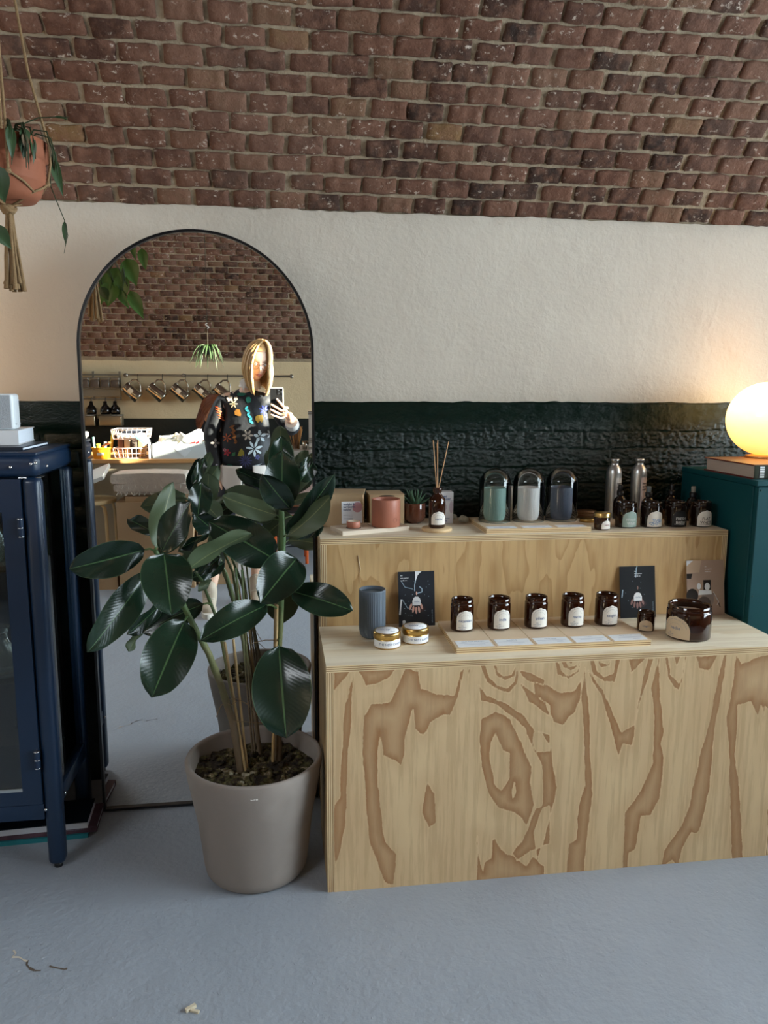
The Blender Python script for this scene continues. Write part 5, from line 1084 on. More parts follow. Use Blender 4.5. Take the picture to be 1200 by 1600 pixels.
# leaves on the mirror side of the plant (read mostly in the reflection)
for bu, bv, tu, tv, w_, yb, yt in ((545, 330, 560, 190, 100, -.14, -.12), (530, 320, 620, 395, 90, -.13, -.10), (525, 200, 575, 90, 46, -.12, -.1), (950, 150, 1010, 90, 40, -.15, -.13), (962, 190, 1016, 110, 70, -.15, -.12)):
    L_(bu, bv, tu, tv, w_, yb, yt, .2, .06)
for a in ((c3(700, 540, -.12), c3(735, 900, -.22)), (c3(725, 550, -.12), c3(745, 900, -.22))): MB().tube([a[0], a[1], V((a[1].x+.02, -.26, .285))], .003, 6).build('stem', STEM, RP)
# ================================================================== the other side of the room (seen in the mirror)
WOOD = mat('desk_wood', 'b98a58', .5, var=.2, vscale=6, stretch=(.2, 2, 2)); CREAMP = mat('desk_panel', 'b5aa94', .6)
DZT = .858
t = thing('work_desk', 'long wooden-topped desk with a cream front panel across the room, covered in clutter', 'desk', (-1.2, -3.55, 0))
MB().box((-2.3, -3.92, DZT-.028), (-.24, -3.20, DZT), 0, .002, None, None, 1).build('desk_top', WOOD, t)
MB().box((-2.3, -3.29, .0), (-.26, -3.265, DZT-.0285)).build('front_panel', CREAMP, t)
MB().box((-.285, -3.9, 0), (-.26, -3.2905, DZT-.0285)).build('side_panel', CREAMP, t); MB().box((-2.3, -3.9, 0), (-2.275, -3.2905, DZT-.0285)).build('side_panel', CREAMP, t)
# cardboard box with blanket
KRF = mat('cardboard', 'b39471', .85, bump=.2, bscale=60, stretch=(1, .05, 1), var=.06)
t = thing('cardboard_box', 'tall open cardboard box under the folded blanket, before the desk', 'box', (-.83, -3.0, 0))
MB().box((-1.078, -3.20, 0), (-.582, -2.86, .600)).build('carton_body', KRF, t); MB().box((-1.02, -2.885, .601), (-.62, -2.878, .635)).build('flap', KRF, t); MB().box((-1.078, -3.2, .6005), (-.582, -2.9, .606)).build('lid_flap', KRF, t)
t = thing('cardboard_box', 'flat cardboard box lying on the floor left of the tall box', 'box', (-1.3, -2.98, 0)); MB().box((-1.55, -3.15, 0), (-1.095, -2.87, .115)).build('carton_body', KRF, t); MB().box((-1.55, -3.15, .1155), (-1.095, -2.87, .12)).build('lid_flap', KRF, t)
t = thing('cardboard_box', 'kraft box on the floor right of the tall box, behind the plant leaves', 'box', (-.45, -3.0, 0)); MB().box((-.565, -3.2, 0), (-.33, -2.93, .38)).build('carton_body', KRF, t); MB().box((-.565, -3.2, .3805), (-.33, -2.95, .385)).build('lid_flap', KRF, t)
t = thing('white_carton', 'small white carton standing on the grey floor right of the kraft boxes', 'box', (-.2, -3.1, 0)); MB().box((-.3, -3.2, 0), (-.2, -3.1, .10)).build('carton_body', mat('carton_white', 'd9dade', .6), t); MB().box((-.3, -3.2, .1005), (-.2, -3.1, .103)).build('lid_flap', mat('carton_white', 'd9dade', .6), t)
BLK_T = mat('blanket_grey', 'cabdb0', .95, bump=1, bscale=60, var=.2, vscale=30)
t = thing('folded_blanket', 'folded beige-grey woven blanket with white fringe on top of the cardboard box', 'blanket', (-.87, -3.03, .61))
def fold(x0, x1, y0, y1, z0, z1, seed):
    def P(u, v):
        a = 2*pi*u; r = (z1-z0)/2; cz = (z0+z1)/2; w2 = (x1-x0)/2-r; cxx = (x0+x1)/2
        sx_ = cos(a); x = cxx+(w2*max(-1, min(1, sx_*1.5)))+r*cos(a)*.9; z = cz+r*(abs(sin(a))**.6)*(1 if sin(a) > 0 else -1)
        y = y0+(y1-y0)*v; z += .006*noise.noise(V((x*12, y*12, seed))); z *= 1
        return V((x, y, z))
    mb = MB().grid(P, 40, 14); 
    for v in (0, 1): mb.add([P(u/40, v) for u in range(40)], [list(range(40))] if v else [list(range(40))[::-1]])
    return mb.build('fold', BLK_T, t)
fold(-1.12, -.62, -3.19, -2.90, .716, .79, 1); fold(-1.10, -.60, -3.19, -2.895, .665, .718, 2); fold(-1.08, -.57, -3.19, -2.91, .648, .672, 3)
mb = MB(); r_ = random.Random(2)
for k in range(34):
    x = -1.08+k*.014; z = .664 if k % 3 else .716; mb.tube([V((x, -2.9, z)), V((x+r_.uniform(-.01, .01), -2.892, z-.012)), V((x+r_.uniform(-.015, .015), -2.890, max(.642, z-.03)))], .0028, 4)
o = mb.build('fringe', mat('fringe_white', 'dcd6ca', .9), t); o['kind'] = 'stuff'
o = MB().box((-.18, -.012, -.17), (.18, .012, .17)).build('pale_board', mat('board_pale', 'cfd0cc', .5)); o.location = (-1.325, -3.0, .73); o.rotation_euler = (radians(80), radians(-22), 0); tag(o, 'pale flat board propped slanting between the stool and the desk', 'board')
# bentwood stool
BIR = mat('birch_ply', 'd8bd8d', .45, var=.08, vscale=4); t = thing('bentwood_stool', 'pale birch bentwood stool at the left, before the desk panel', 'stool', (-1.30, -3.0, 0))
MB().lathe([(0, .575), (.18, .575), (.183, .58), (.183, .598), (.178, .602), (0, .602)], (-1.30, -3.06, 0), 40, cap=False).build('seat', BIR, t)
for k in range(4):
    a = radians(45+90*k); d = V((cos(a), sin(a), 0)); P = [V((-1.30, -3.06, .571))+d*.06, V((-1.30, -3.06, .571))+d*.15, V((-1.30, -3.06, .555))+d*.185, V((-1.30, -3.06, .50))+d*.198, V((-1.30, -3.06, .3))+d*.203, V((-1.30, -3.06, .121))+d*.21 if d.y > 0 else V((-1.30, -3.06, .0))+d*.21]
    MB().tube(P, .014, 8, flat=.5).build('leg', BIR, t)
# things on the desk
def simple(name, label, cat, loc, group=None): return thing(name, label, cat, loc, group)
OR = mat('orange_plastic', 'e39320', .4); t = simple('plastic_bin', 'small orange plastic bin with a white sticker on the desk', 'bin', (-1.245, -3.3, DZT))
x0, x1 = -1.30, -1.19; z0 = DZT; ya, yb = -3.34, -3.235
mb = MB(); q = .008; A = [V((x0+q, yb-q, z0)), V((x1-q, yb-q, z0)), V((x1-q, ya+q, z0)), V((x0+q, ya+q, z0))]; B = [V((x0, yb, z0+.08)), V((x1, yb, z0+.08)), V((x1, ya, z0+.08)), V((x0, ya, z0+.08))]
mb.add(A+B, [(3, 2, 1, 0), (0, 1, 5, 4), (1, 2, 6, 5), (2, 3, 7, 6), (3, 0, 4, 7)]); mb.build('bin_body', OR, t)
MB().box((x0-.004, yb-.002, z0+.072), (x1+.004, yb+.004, z0+.082)).box((x0-.004, ya-.004, z0+.072), (x0+.002, yb, z0+.082)).box((x1-.002, ya-.004, z0+.072), (x1+.004, yb, z0+.082)).build('rim', OR, t)
MB().box((-1.268, yb-.0015, z0+.028), (-1.22, yb+.001, z0+.046)).build('sticker', mat('sticker_white', 'e6e2da', .6), t)
def stick(label, a, b_, r, col_, name='tool', cat='tool', flat=1):
    o = MB().tube([V(a), V(a).lerp(V(b_), .5), V(b_)], r, 8, flat=flat).build(name, mat('c_'+col_, col_, .5), None, a); tag(o, label, cat); return o
stick('mint green handle sticking up out of the orange bin', (-1.285, -3.27, DZT+.02), (-1.295, -3.27, DZT+.155), .008, '8fc4bd'); stick('yellow bottle lying in the orange bin', (-1.26, -3.29, DZT+.03), (-1.262, -3.27, DZT+.105), .014, 'd8c33c', 'small_bottle', 'bottle')
stick('brown wooden brush lying across the orange bin', (-1.235, -3.30, DZT+.088), (-1.185, -3.28, DZT+.115), .018, '7d4022', 'wooden_brush', 'brush', .5); stick('yellow-handled tool leaning behind the orange bin', (-1.20, -3.36, DZT+.04), (-1.175, -3.36, DZT+.19), .011, 'e2c23a')
stick('white-capped bottle in the orange bin', (-1.225, -3.30, DZT+.03), (-1.22, -3.3, DZT+.12), .010, 'd9dadb', 'small_bottle', 'bottle')
t = simple('spray_bottle', 'white plastic trigger spray bottle at the left on the desk', 'bottle', (-1.36, -3.35, DZT)); WP = mat('white_plastic', 'dfe1e2', .4)
MB().lathe([(0, 0), (.035, 0), (.038, .01), (.036, .09), (.018, .13), (.014, .15), (0, .15)], (-1.37, -3.35, DZT), 24, cap=False).build('bottle', WP, t); MB().box((-1.39, -3.36, DZT+.151), (-1.345, -3.34, DZT+.19), 0, .006).build('nozzle', WP, t)
# pink wire baskets
PK = mat('pink_wire', 'dcc3bb', .5)
def basket(label, x0, x1, y0, y1, z0, z1, fill, grp):
    t = thing('wire_basket', label, 'basket', ((x0+x1)/2, (y0+y1)/2, z0), grp); q = .012
    def loop(z, e, r): 
        c = [V((x0+e, y0+e, z)), V((x1-e, y0+e, z)), V((x1-e, y1-e, z)), V((x0+e, y1-e, z)), V((x0+e, y0+e, z))]; return MB().tube(c, r, 6)
    loop(z1, 0, .0035).build('rim', PK, t); loop(z0+.004, q, .003).build('base_frame', PK, t); loop((z0+z1)/2, q/2, .002).build('hoop', PK, t)
    n = 7
    for k in range(n+1):
        x = x0+(x1-x0)*k/n; xb = x0+q+(x1-x0-2*q)*k/n
        MB().tube([V((x, y1, z1)), V((xb, y1-q, z0+.004)), V((xb, y0+q, z0+.004)), V((x, y0, z1))], .002, 5).build('wire', PK, t)
    for k in range(1, 4):
        y = y0+(y1-y0)*k/4; MB().tube([V((x0, y, z1)), V((x0+q, y, z0+.004)), V((x1-q, y, z0+.004)), V((x1, y, z1))], .002, 5).build('wire', PK, t)
    return t
basket('lower pink wire basket of the two stacked on the desk', -1.16, -.935, -3.50, -3.25, DZT, DZT+.075, 0, 'pink wire baskets'); basket('upper pink wire basket of the two stacked on the desk', -1.17, -.925, -3.50, -3.26, DZT+.135, DZT+.205, 0, 'pink wire baskets')
for k, (x, c_) in enumerate(((-1.115, '6f4a36'), (-1.07, 'c0a684'), (-1.022, '4a4038'), (-.975, 'b9935f'))):
    o = MB().box((x-.02, -3.42, DZT+.008), (x+.019, -3.30, DZT+.132), 0, .003).build('goods_box', mat('c_'+c_, c_, .6)); tag(o, ['dark brown', 'beige', 'charcoal', 'tan'][k]+' packet standing in the lower pink wire basket', 'packet', 'packets in the wire basket')
o = MB().box((-1.14, -3.44, DZT+.142), (-.96, -3.30, DZT+.175), 0, .012).build('wrapped_bundle', mat('tissue', 'ddd4cf', .7)); tag(o, 'white tissue bundle lying in the upper pink wire basket', 'bundle')
o = MB().box((-1.10, -3.46, DZT+.176), (-.99, -3.34, DZT+.190), 0, .004, rotz(.2)).build('dark_case', mat('dark_case', '2a3140', .4)); tag(o, 'dark blue flat case on the tissue bundle in the upper basket', 'case')
# white box with papers
t = simple('storage_box', 'wide white open box full of papers and tools on the desk', 'box', (-.70, -3.4, DZT)); WB = mat('box_white', 'c9d2d4', .5)
bx0, bx1, by0, by1, bz = -.885, -.515, -3.50, -3.235, DZT
for a, b_ in (((bx0, by1-.006, bz), (bx1, by1, bz+.105)), ((bx0, by0, bz), (bx1, by0+.006, bz+.105)), ((bx0, by0+.0065, bz), (bx0+.006, by1-.0065, bz+.105)), ((bx1-.006, by0+.0065, bz), (bx1, by1-.0065, bz+.105))): MB().box(a, b_).build('side', WB, t)
MB().box((bx0+.007, by0+.007, bz), (bx1-.007, by1-.007, bz+.006)).build('bottom', WB, t)
o = MB().box((-.06, -.0008, -.035), (.035, .0008, .035)).build('paper_note', mat('paper_white', 'd4dce2', .7)); o.location = (-.665, -3.2325, bz+.058); o.rotation_euler = (0, radians(42), 0); tag(o, 'white paper hanging over the front of the storage box', 'paper')
papers = [(-.66, .15, .10, .07, .45, 'e3e1dc', 'cream receipt sheet'), (-.60, .165, .11, .075, -.35, 'e6e8ea', 'white invoice sheet'), (-.56, .15, .08, .06, -.6, 'dfe6ea', 'pale blue-white slip'), (-.72, .14, .09, .06, .8, 'e9e5d5', 'cream folded slip'), (-.83, .13, .07, .05, .3, 'e2dedb', 'white crumpled slip'), (-.79, .15, .10, .04, -.2, 'eef0f0', 'bright white leaflet')]
for k, (x, dz, w_, h_, a, c_, nm) in enumerate(papers):
    o = MB().grid(lambda u, v: V(((u-.5)*w_, .01*sin(u*4+k), (v-.5)*h_)), 8, 4).build('paper_sheet', mat('c_'+c_, c_, .7)); o.location = (x, -3.27-.032*k, bz+dz-.008); o.rotation_euler = (radians(-25), a, 0); md = o.modifiers.new('s', 'SOLIDIFY'); md.thickness = .001
    tag(o, nm+' sticking up out of the white storage box on the desk', 'paper', 'papers in the storage box')
def tool(label, a, b_, r, c_, nm, cat='tool'): return stick(label, a, b_, r, c_, nm, cat)
tool('long black marker leaning up in the storage box', (-.70, -3.47, bz+.09), (-.57, -3.48, bz+.19), .009, '1b1b1d', 'marker'); tool('white T-handled scraper standing in the storage box', (-.56, -3.35, bz+.03), (-.555, -3.35, bz+.205), .006, 'e6e6e4', 'scraper')
tool('white tape roll handle at the left of the storage box', (-.80, -3.34, bz+.11), (-.70, -3.34, bz+.15), .010, 'e4e4e0', 'tape_handle'); tool('grey scissors lying over the papers in the storage box', (-.81, -3.30, bz+.125), (-.73, -3.29, bz+.15), .005, '6d7275', 'scissors')
tool('red pen lying in the storage box', (-.63, -3.27, bz+.108), (-.59, -3.27, bz+.115), .006, 'b02a26', 'red_pen'); tool('second red pen lying in the storage box', (-.585, -3.265, bz+.108), (-.56, -3.265, bz+.12), .006, 'a8202c', 'red_pen')
o = MB().sphere((-.675, -3.30, bz+.12), .028, 0, 14, 8, (1.2, .8, .7), jit=.4).build('yellow_cloth', mat('yellow_cloth', 'd9d269', .8)); tag(o, 'crumpled yellow cloth among the papers in the storage box', 'cloth')
o = MB().sphere((-.80, -3.30, bz+.10), .035, 0, 14, 8, (1.2, .8, .7), jit=.5).build('tissue', mat('tissue', 'ddd4cf', .7)); tag(o, 'crumpled white tissue at the left in the storage box', 'tissue')
t = simple('long_carton', 'slanted white and turquoise carton sticking up left of the storage box', 'box', (-.93, -3.27, bz)); Ry = Matrix.Rotation(radians(-40), 3, 'Y')
MB().box((-.99, -3.250, bz+.13), (-.90, -3.228, bz+.165), 0, 0, Matrix.Rotation(radians(40), 3, 'Y')).build('carton_body', mat('carton_grey', 'aeb3b4', .6), t); MB().box((-.995, -3.2275, bz+.118), (-.905, -3.225, bz+.132), 0, 0, Matrix.Rotation(radians(40), 3, 'Y'), (-.945, -3.22, bz+.147)).build('band', mat('turquoise', '63c2bd', .5), t)
MB().box((-.912, -3.25, bz), (-.900, -3.228, bz+.12)).build('support', mat('carton_white', 'd9dade', .6), t)
tool('black craft knife standing against the left of the storage box', (-.893, -3.243, bz+.005), (-.897, -3.24, bz+.10), .008, '17181a', 'craft_knife')
t = simple('small_bottle', 'small dark bottle with white label right of the storage box', 'bottle', (-.475, -3.28, bz)); MB().lathe([(0, 0), (.014, 0), (.015, .05), (.007, .06), (.007, .075), (0, .075)], (-.478, -3.28, bz), 16, cap=False).build('bottle', BLK, t); MB().lathe([(.0155, .012), (.0158, .035)], (-.478, -3.28, bz), 16, cap=False).build('label', WP, t)
o = MB().box((-.50, -3.36, bz), (-.455, -3.32, bz+.13), 0, .004).build('black_pouch', mat('black_pouch', '202a33', .35)); tag(o, 'dark glossy pouch standing behind the small bottle', 'pouch')
# wall rail with jugs
SS = mat('steel_rail', '9a948a', .35, metal=.85); t = thing('wall_rail', 'long steel wall rail on the cream wall holding the steel jugs', 'rail', (-.58, -4.55, 1.467))
MB().tube([(-1.29, -4.535, 1.467), (.135, -4.535, 1.467)], .009, 10).build('rail', SS, t)
for x in (-1.285, -.80, .13): MB().tube([(x, -4.595, 1.467), (x, -4.53, 1.467)], .007, 8).build('bracket', SS, t); MB().lathe([(0, 0), (.018, 0), (.018, .006), (0, .006)], (x, -4.52, 1.467), 16, axis=(0, -1, 0), cap=False).build('end_plate', SS, t)
JS = mat('jug_steel', 'bdb8ae', .16, metal=1); ph_ = ['leftmost', 'second from the left', 'third from the left', 'fourth from the left', 'fifth, partly behind the woman']
for k, x in enumerate((-1.235, -1.03, -.835, -.645, -.475)):
    c = V((x, -4.50, 1.322)); d = V((.75, 0, -.66)).normalized(); n = V((.66, 0, .75)).normalized()
    t = thing('steel_jug', 'tilted steel milk jug hanging on the wall rail, '+ph_[k], 'jug', c, 'steel jugs on the wall rail')
    MB().lathe([(0, .076), (.052, .074), (.054, .068), (.048, -.05), (.046, -.068), (.050, -.078), (.047, -.077), (.044, -.066), (.05, .06), (0, .065)], c, 28, axis=d, cap=False).build('jug_body', JS, t)
    MB().tube([c-d*.066+n*.047, c-d*.062+n*.085, c-d*.035+n*.112, c+d*.01+n*.095, c+d*.048+n*.052], .0045, 7, flat=1.6).build('handle', JS, t)
    h = c-d*.035+n*.117; MB().tube([V((h.x, -4.535, 1.478)), V((h.x, -4.522, 1.472)), V((h.x, -4.515, 1.455)), V((h.x, -4.51, h.z)), V((h.x, -4.49, h.z-.006))], .0028, 6).build('hook', BLK, t)
    if k in (0, 2, 3):
        yv = V((0, 1, 0)); mb = MB().grid(lambda u, v: c+d*(-.012+.04*(v-.5))+(n*sin((u-.5)*.8+.1)+yv*cos((u-.5)*.8+.1))*.0525, 8, 4); mb.build('sticker', mat('sticker_peach', 'd9c4a6', .7), t)
# steel spice rack and bottles
t = thing('spice_rack', 'steel wall rack with four square jars at the left of the rail', 'rack', (-1.5, -4.53, 1.25))
for z in (1.47, 1.355, 1.33, 1.265): MB().box((-1.85, -4.545, z-.006), (-1.335, -4.53, z+.006)).build('bar', SS, t)
for x in (-1.34, -1.56): MB().box((x-.008, -4.56, 1.255), (x+.008, -4.546, 1.50)).build('upright', SS, t)
MB().box((-1.85, -4.529, 1.285), (-1.335, -4.526, 1.345)).build('shelf_front', mat('steel_sheet', 'a79f90', .3, metal=.8), t)
for k, x in enumerate((-1.62, -1.535, -1.45, -1.37)):
    j = thing('spice_jar', 'square spice jar in the steel wall rack, '+['first from the left', 'second from the left', 'third from the left', 'at the right end'][k], 'jar', (x, -4.5, 1.362), 'spice jars in the rack')
    MB().box((x-.034, -4.525, 1.362), (x+.034, -4.475, 1.425), 0, .005).build('jar', mat('jar_dark_'+str(k % 2), ['5b5047', 'c9bda6'][k == 3], .15), j); MB().box((x-.036, -4.527, 1.4255), (x+.036, -4.473, 1.445), 0, .003).build('lid', SS, j)
for k, x in enumerate((-1.575, -1.46, -1.378)):
    b_ = thing('dark_bottle', 'black round bottle hanging upright below the spice rack, '+['left one', 'middle one', 'right one'][k], 'bottle', (x, -4.5, 1.14), 'black bottles under the rack')
    MB().lathe([(0, 0), (.038, 0), (.044, .02), (.040, .055), (.018, .08), (.014, .11), (0, .112)], (x, -4.49, 1.135), 24, cap=False).build('bottle', mat('black_glass', '0c0b0b', .08, coat=.5), b_); MB().tube([(x, -4.5, 1.247), (x, -4.52, 1.275)], .006, 6).build('hook', SS, b_)
for k, (xa, xb) in enumerate(((-1.69, -1.545), (-1.515, -1.325))):
    b_ = thing('steel_bin', 'brushed steel utensil bin on the dark wall under the rack, '+['left one', 'right one'][k], 'bin', ((xa+xb)/2, -4.5, 1.03), 'steel bins under the rack')
    MB().box((xa, -4.57, 1.036), (xb, -4.46, 1.125), 0, .008).build('bin_body', mat('brushed_steel_warm', '9d9078', .4, metal=.8), b_); MB().tube([(xa, -4.455, 1.127), (xb, -4.455, 1.127), (xb, -4.57, 1.127), (xa, -4.57, 1.127), (xa, -4.455, 1.127)], .004, 6).build('rim', SS, b_)
# small hanging plant
HXX, HYY = -.508, -3.6; t = thing('hanging_plant', 'small spidery plant hanging from a thin cord over the woman, in the mirror', 'hanging plant', (HXX, HYY, 1.6))
MB().tube([V((HXX, HYY, 1.66)), V((HXX, HYY, 1.82)), V((HXX, HYY, 2.70))], .0022, 5).build('cord', mat('dark_cord', '3b352a', .9), t)
MB().tube([V((HXX+.012*sin(q*2), HYY, 1.80+.012*q)) for q in [j*.4 for j in range(9)]], .004, 6).build('hook', mat('hook_white', 'd8d4cc', .5), t)
MB().sphere((HXX, HYY, 1.63), .035, 0, 16, 10, (1, 1, .8)).build('pot', mat('pot_dark', '33332b', .8), t); r_ = random.Random(8)
for k in range(26):
    a = k*2.4; ln = r_.uniform(.08, .17); mb = MB(); d = V((cos(a), sin(a)*.8, 0)); pts = [V((HXX, HYY, 1.65))+d*ln*q+V((0, 0, .055*sin(pi*q*.9)-.16*q*q*r_.uniform(.5, 1.1))) for q in (0, .25, .5, .75, 1)]
    mb.tube(pts, [.006, .010, .010, .007, .001], 5, flat=.25).build('leaf', mat('dark_green_leaf', '2f4424', .5), t)
# right side: grey sideboard, sticks, cups, stool, mat
GS = mat('sideboard_grey', '9b9187', .5); BKF = mat('black_frame', '141517', .5); t = thing('sideboard', 'grey topped black-framed sideboard at the right of the mirror view', 'sideboard', (.4, -3.7, 0))
MB().box((-.1, -4.0, .815), (.95, -3.40, .898), 0, .004, None, None, 1).build('drawer_box', GS, t); MB().box((-.1, -4.0, .40), (.95, -3.52, .42)).build('shelf', BKF, t); MB().box((-.1, -4.0, .42), (.95, -3.985, .815)).build('back_panel', BKF, t)
for x in (-.09, .91):
    for y in (-3.99, -3.55): MB().box((x, y, 0), (x+.03, y+.03, .8145)).build('leg', BKF, t)
t = thing('stirrer_jar', 'glass jar packed with wooden coffee stirrers on the sideboard', 'jar', (.14, -3.55, .90))
MB().lathe([(.026, 0), (.028, .002), (.03, .07)], (.14, -3.55, .8985), 24, cap=False).build('jar', glass_thin('dome_glass'), t); r_ = random.Random(6); SW = mat('stirrer_wood', 'b5824a', .6)
for k in range(44):
    a = r_.uniform(0, 2*pi); rr = .022*sqrt(r_.random()); tx = (rr*cos(a))*2.6+r_.uniform(-.012, .012); ty = rr*sin(a)*2.2; h = r_.uniform(.13, .175)
    MB().tube([V((.14+rr*cos(a), -3.55+rr*sin(a), .902)), V((.14+tx, -3.55+ty, .902+h))], .0034, 4, flat=.35).build('stirrer', SW, t)
for k, x in enumerate((.205, .25)): o = MB().lathe([(0, 0), (.018, 0), (.021, .065), (.019, .065), (.016, .004), (0, .004)], (x, -3.50, .8985), 20, cap=False).build('steel_cup', JS, None, (x, -3.5, .8985)); tag(o, ['steel cup beside the stirrer jar', 'second steel cup, nearer the mirror frame edge'][k], 'cup', 'steel cups on the sideboard')
t = thing('drying_rack', 'upright steel rack standing on the sideboard at the mirror edge', 'rack', (.3, -3.45, .9))
MB().box((.235, -3.46, .8985), (.262, -3.445, 1.19)).build('upright', GS, t); MB().box((.50, -3.46, .8985), (.527, -3.445, 1.19)).build('upright', GS, t)
for z in (1.185, 1.17, .985, .965, .915): MB().tube([(.23, -3.435, z), (.53, -3.435, z)], .006, 8).build('bar', mat('steel', 'c9c8c4'), t)
o = MB().box((.165, -3.95, .4205), (.40, -3.75, .62), 0, .003, None, None, 1).build('patterned_box', mat('pink_pattern', 'cfae a6'.replace(' ', ''), .7, var=.35, vscale=60)); tag(o, 'pale pink patterned box on the sideboard shelf', 'box')
o = MB().box((.07, -3.9, .4205), (.16, -3.7, .52), 0, .003, None, None, 1).build('brown_box', mat('brown_box', '7b4c30', .7)); tag(o, 'brown wooden box on the shelf left of the pink box', 'box')
ORM = mat('orange_metal', 'd9622a', .45); t = thing('orange_stool', 'low stool with orange metal legs and a pale wooden seat', 'stool', (.09, -3.62, 0))
MB().box((-.06, -3.80, .295), (.235, -3.49, .318), 0, .006).build('seat', mat('pale_seat', 'c7ac8d', .5), t)
for x, y in ((.212, -3.515), (-.035, -3.515), (-.035, -3.78), (.212, -3.78)): MB().tube([(x, y, 0), (x*.98+.002, y, .295)], .0135, 10).build('leg', ORM, t)
t = thing('plastic_crate', 'small orange slatted crate standing on the orange stool', 'crate', (.08, -3.62, .3185))
for k in range(7): MB().box((-.03+k*.03, -3.53, .3185), (-.018+k*.03, -3.524, .385)).build('slat', ORM, t)
for z in (.32, .378): MB().box((-.04, -3.535, z), (.175, -3.519, z+.01)).build('rim', ORM, t)
MB().box((-.04, -3.73, .3185), (.175, -3.536, .326)).build('bottom', ORM, t); MB().box((-.04, -3.74, .3185), (-.032, -3.536, .388)).box((.167, -3.74, .3185), (.175, -3.536, .388)).build('side', ORM, t)
o = MB().box((-.02, -3.72, .327), (.155, -3.56, .396)).build('paper_stack', mat('paper_white', 'd4dce2', .7)); tag(o, 'white paper stack sticking out of the orange crate', 'paper')
o = MB().box((-.05, -4.58, 0), (1.3, -4.16, .012)).build('floor_mat', mat('mat_grey', '4e5257', .95, bump=1, bscale=300)); tag(o, 'dark grey ribbed floor mat before the far wall', 'mat')
o = MB().tube([(.05, -4.12, .02), (.2, -4.13, .05), (.4, -4.12, .03), (.7, -4.13, .02)], .004, 6).build('cable', mat('white_cable', 'd2d4d6', .5)); tag(o, 'white cable looping over the floor at the edge of the mat', 'cable')

# housing added for the fill light set at the top, out of view
t = thing('fill_panel', 'unseen white fill light panel added under the brick vault over the desk', 'lamp', tuple(PANEL.location))
PM = PANEL.rotation_euler.to_matrix(); P0 = PANEL.location.copy(); LQ = mat('fill_panel_white', 'd8d8d4', .5)
def pbox(a, b_, nm):
    mb = MB().box(a, b_); mb.v = [tuple(PM@V(v)+P0) for v in mb.v]; mb.build(nm, LQ, t)
pbox((-.62, -.32, .006), (.62, .32, .03), 'housing')
for a, b_ in (((-.62, -.32, -.006), (.62, -.302, .0055)), ((-.62, .302, -.006), (.62, .32, .0055)), ((-.62, -.3015, -.006), (-.602, .3015, .0055)), ((.602, -.3015, -.006), (.62, .3015, .0055))): pbox(a, b_, 'frame')
for sx_ in (-.5, .5):
    p = PM@V((sx_, 0, .03))+P0; MB().tube([p, V((p.x, p.y, VC.z+sqrt(VR**2-(p.y-VC.y)**2)-.01))], .003, 6).build('cable', LQ, t)
# ================================================================== people
def skin_obj(verts, edges, sub=2, root=0):
    """verts: (x,y,z,rx,ry); grow a limbed surface with the Skin modifier and return the evaluated mesh data"""
    me = bpy.data.meshes.new('sk'); me.from_pydata([v[:3] for v in verts], edges, []); ob = bpy.data.objects.new('sk', me); COL.objects.link(ob)
    bm = bmesh.new(); bm.from_mesh(me); bm.verts.ensure_lookup_table(); ly = bm.verts.layers.skin.verify()
    for i, v in enumerate(bm.verts): v[ly].radius = (verts[i][3], verts[i][4] if len(verts[i]) > 4 else verts[i][3]); v[ly].use_root = (i == root)
    bm.to_mesh(me); bm.free()
    s = ob.modifiers.new('s', 'SKIN'); s.use_smooth_shade = True; s.branch_smoothing = .6; q = ob.modifiers.new('u', 'SUBSURF'); q.levels = sub; q.render_levels = sub
    dg = bpy.context.evaluated_depsgraph_get(); dg.update(); ev = ob.evaluated_get(dg); m2 = ev.to_mesh()
    vs = [v.co.copy() for v in m2.vertices]; fs = [list(p.vertices) for p in m2.polygons]; ev.to_mesh_clear(); bpy.data.objects.remove(ob); bpy.data.meshes.remove(me)
    return vs, fs
SKN = mat('skin', 'e8bfa6', .5, sss=0); HAIRB = mat('hair_blonde', 'cfaa76', .45, var=.4, vscale=60, stretch=(1, 1, .08)); 
def head_mesh(mb, c, R3, s=1.0, mi=0):
    def P(u, v):
        th = pi*v; ph = 2*pi*u; x = sin(th)*cos(ph); y = sin(th)*sin(ph); z = cos(th)
        X = x*.074; Y = y*.093; Z = z*.118
        if z < 0: X *= 1-.34*(-z)**1.4; Y *= 1-.12*(-z)**1.5; Y += (-z)*.012
        if y > 0:
            fx = X/.02; 
            Y -= .006*max(0, y)*(1-min(1, abs(z)*1.4))                                   # flatter face
            Y += .022*math.exp(-(X/.011)**2)*math.exp(-((Z+.024)/.020)**2)*(1 if y > .3 else 0)    # nose
            Y += .008*math.exp(-(X/.008)**2)*math.exp(-((Z+.002)/.024)**2)
            Y -= .009*math.exp(-((abs(X)-.031)/.014)**2)*math.exp(-((Z-.004)/.012)**2)   # eye sockets
            Y += .006*math.exp(-(X/.019)**2)*math.exp(-((Z+.060)/.006)**2)+.006*math.exp(-(X/.016)**2)*math.exp(-((Z+.070)/.006)**2)-.004*math.exp(-(X/.02)**2)*math.exp(-((Z+.065)/.002)**2)
            Y += .007*math.exp(-(X/.02)**2)*math.exp(-((Z+.095)/.012)**2)
        return V(c)+R3@(V((X, Y, Z))*s)
    mb.grid(P, 56, 48, mi)
    for sx_ in (-1, 1):                                                                  # ears
        mb.sphere(V(c)+R3@(V((sx_*.073, -.008, -.004))*s), .026*s, mi, 10, 8, (.35, .6, 1.1), R3)
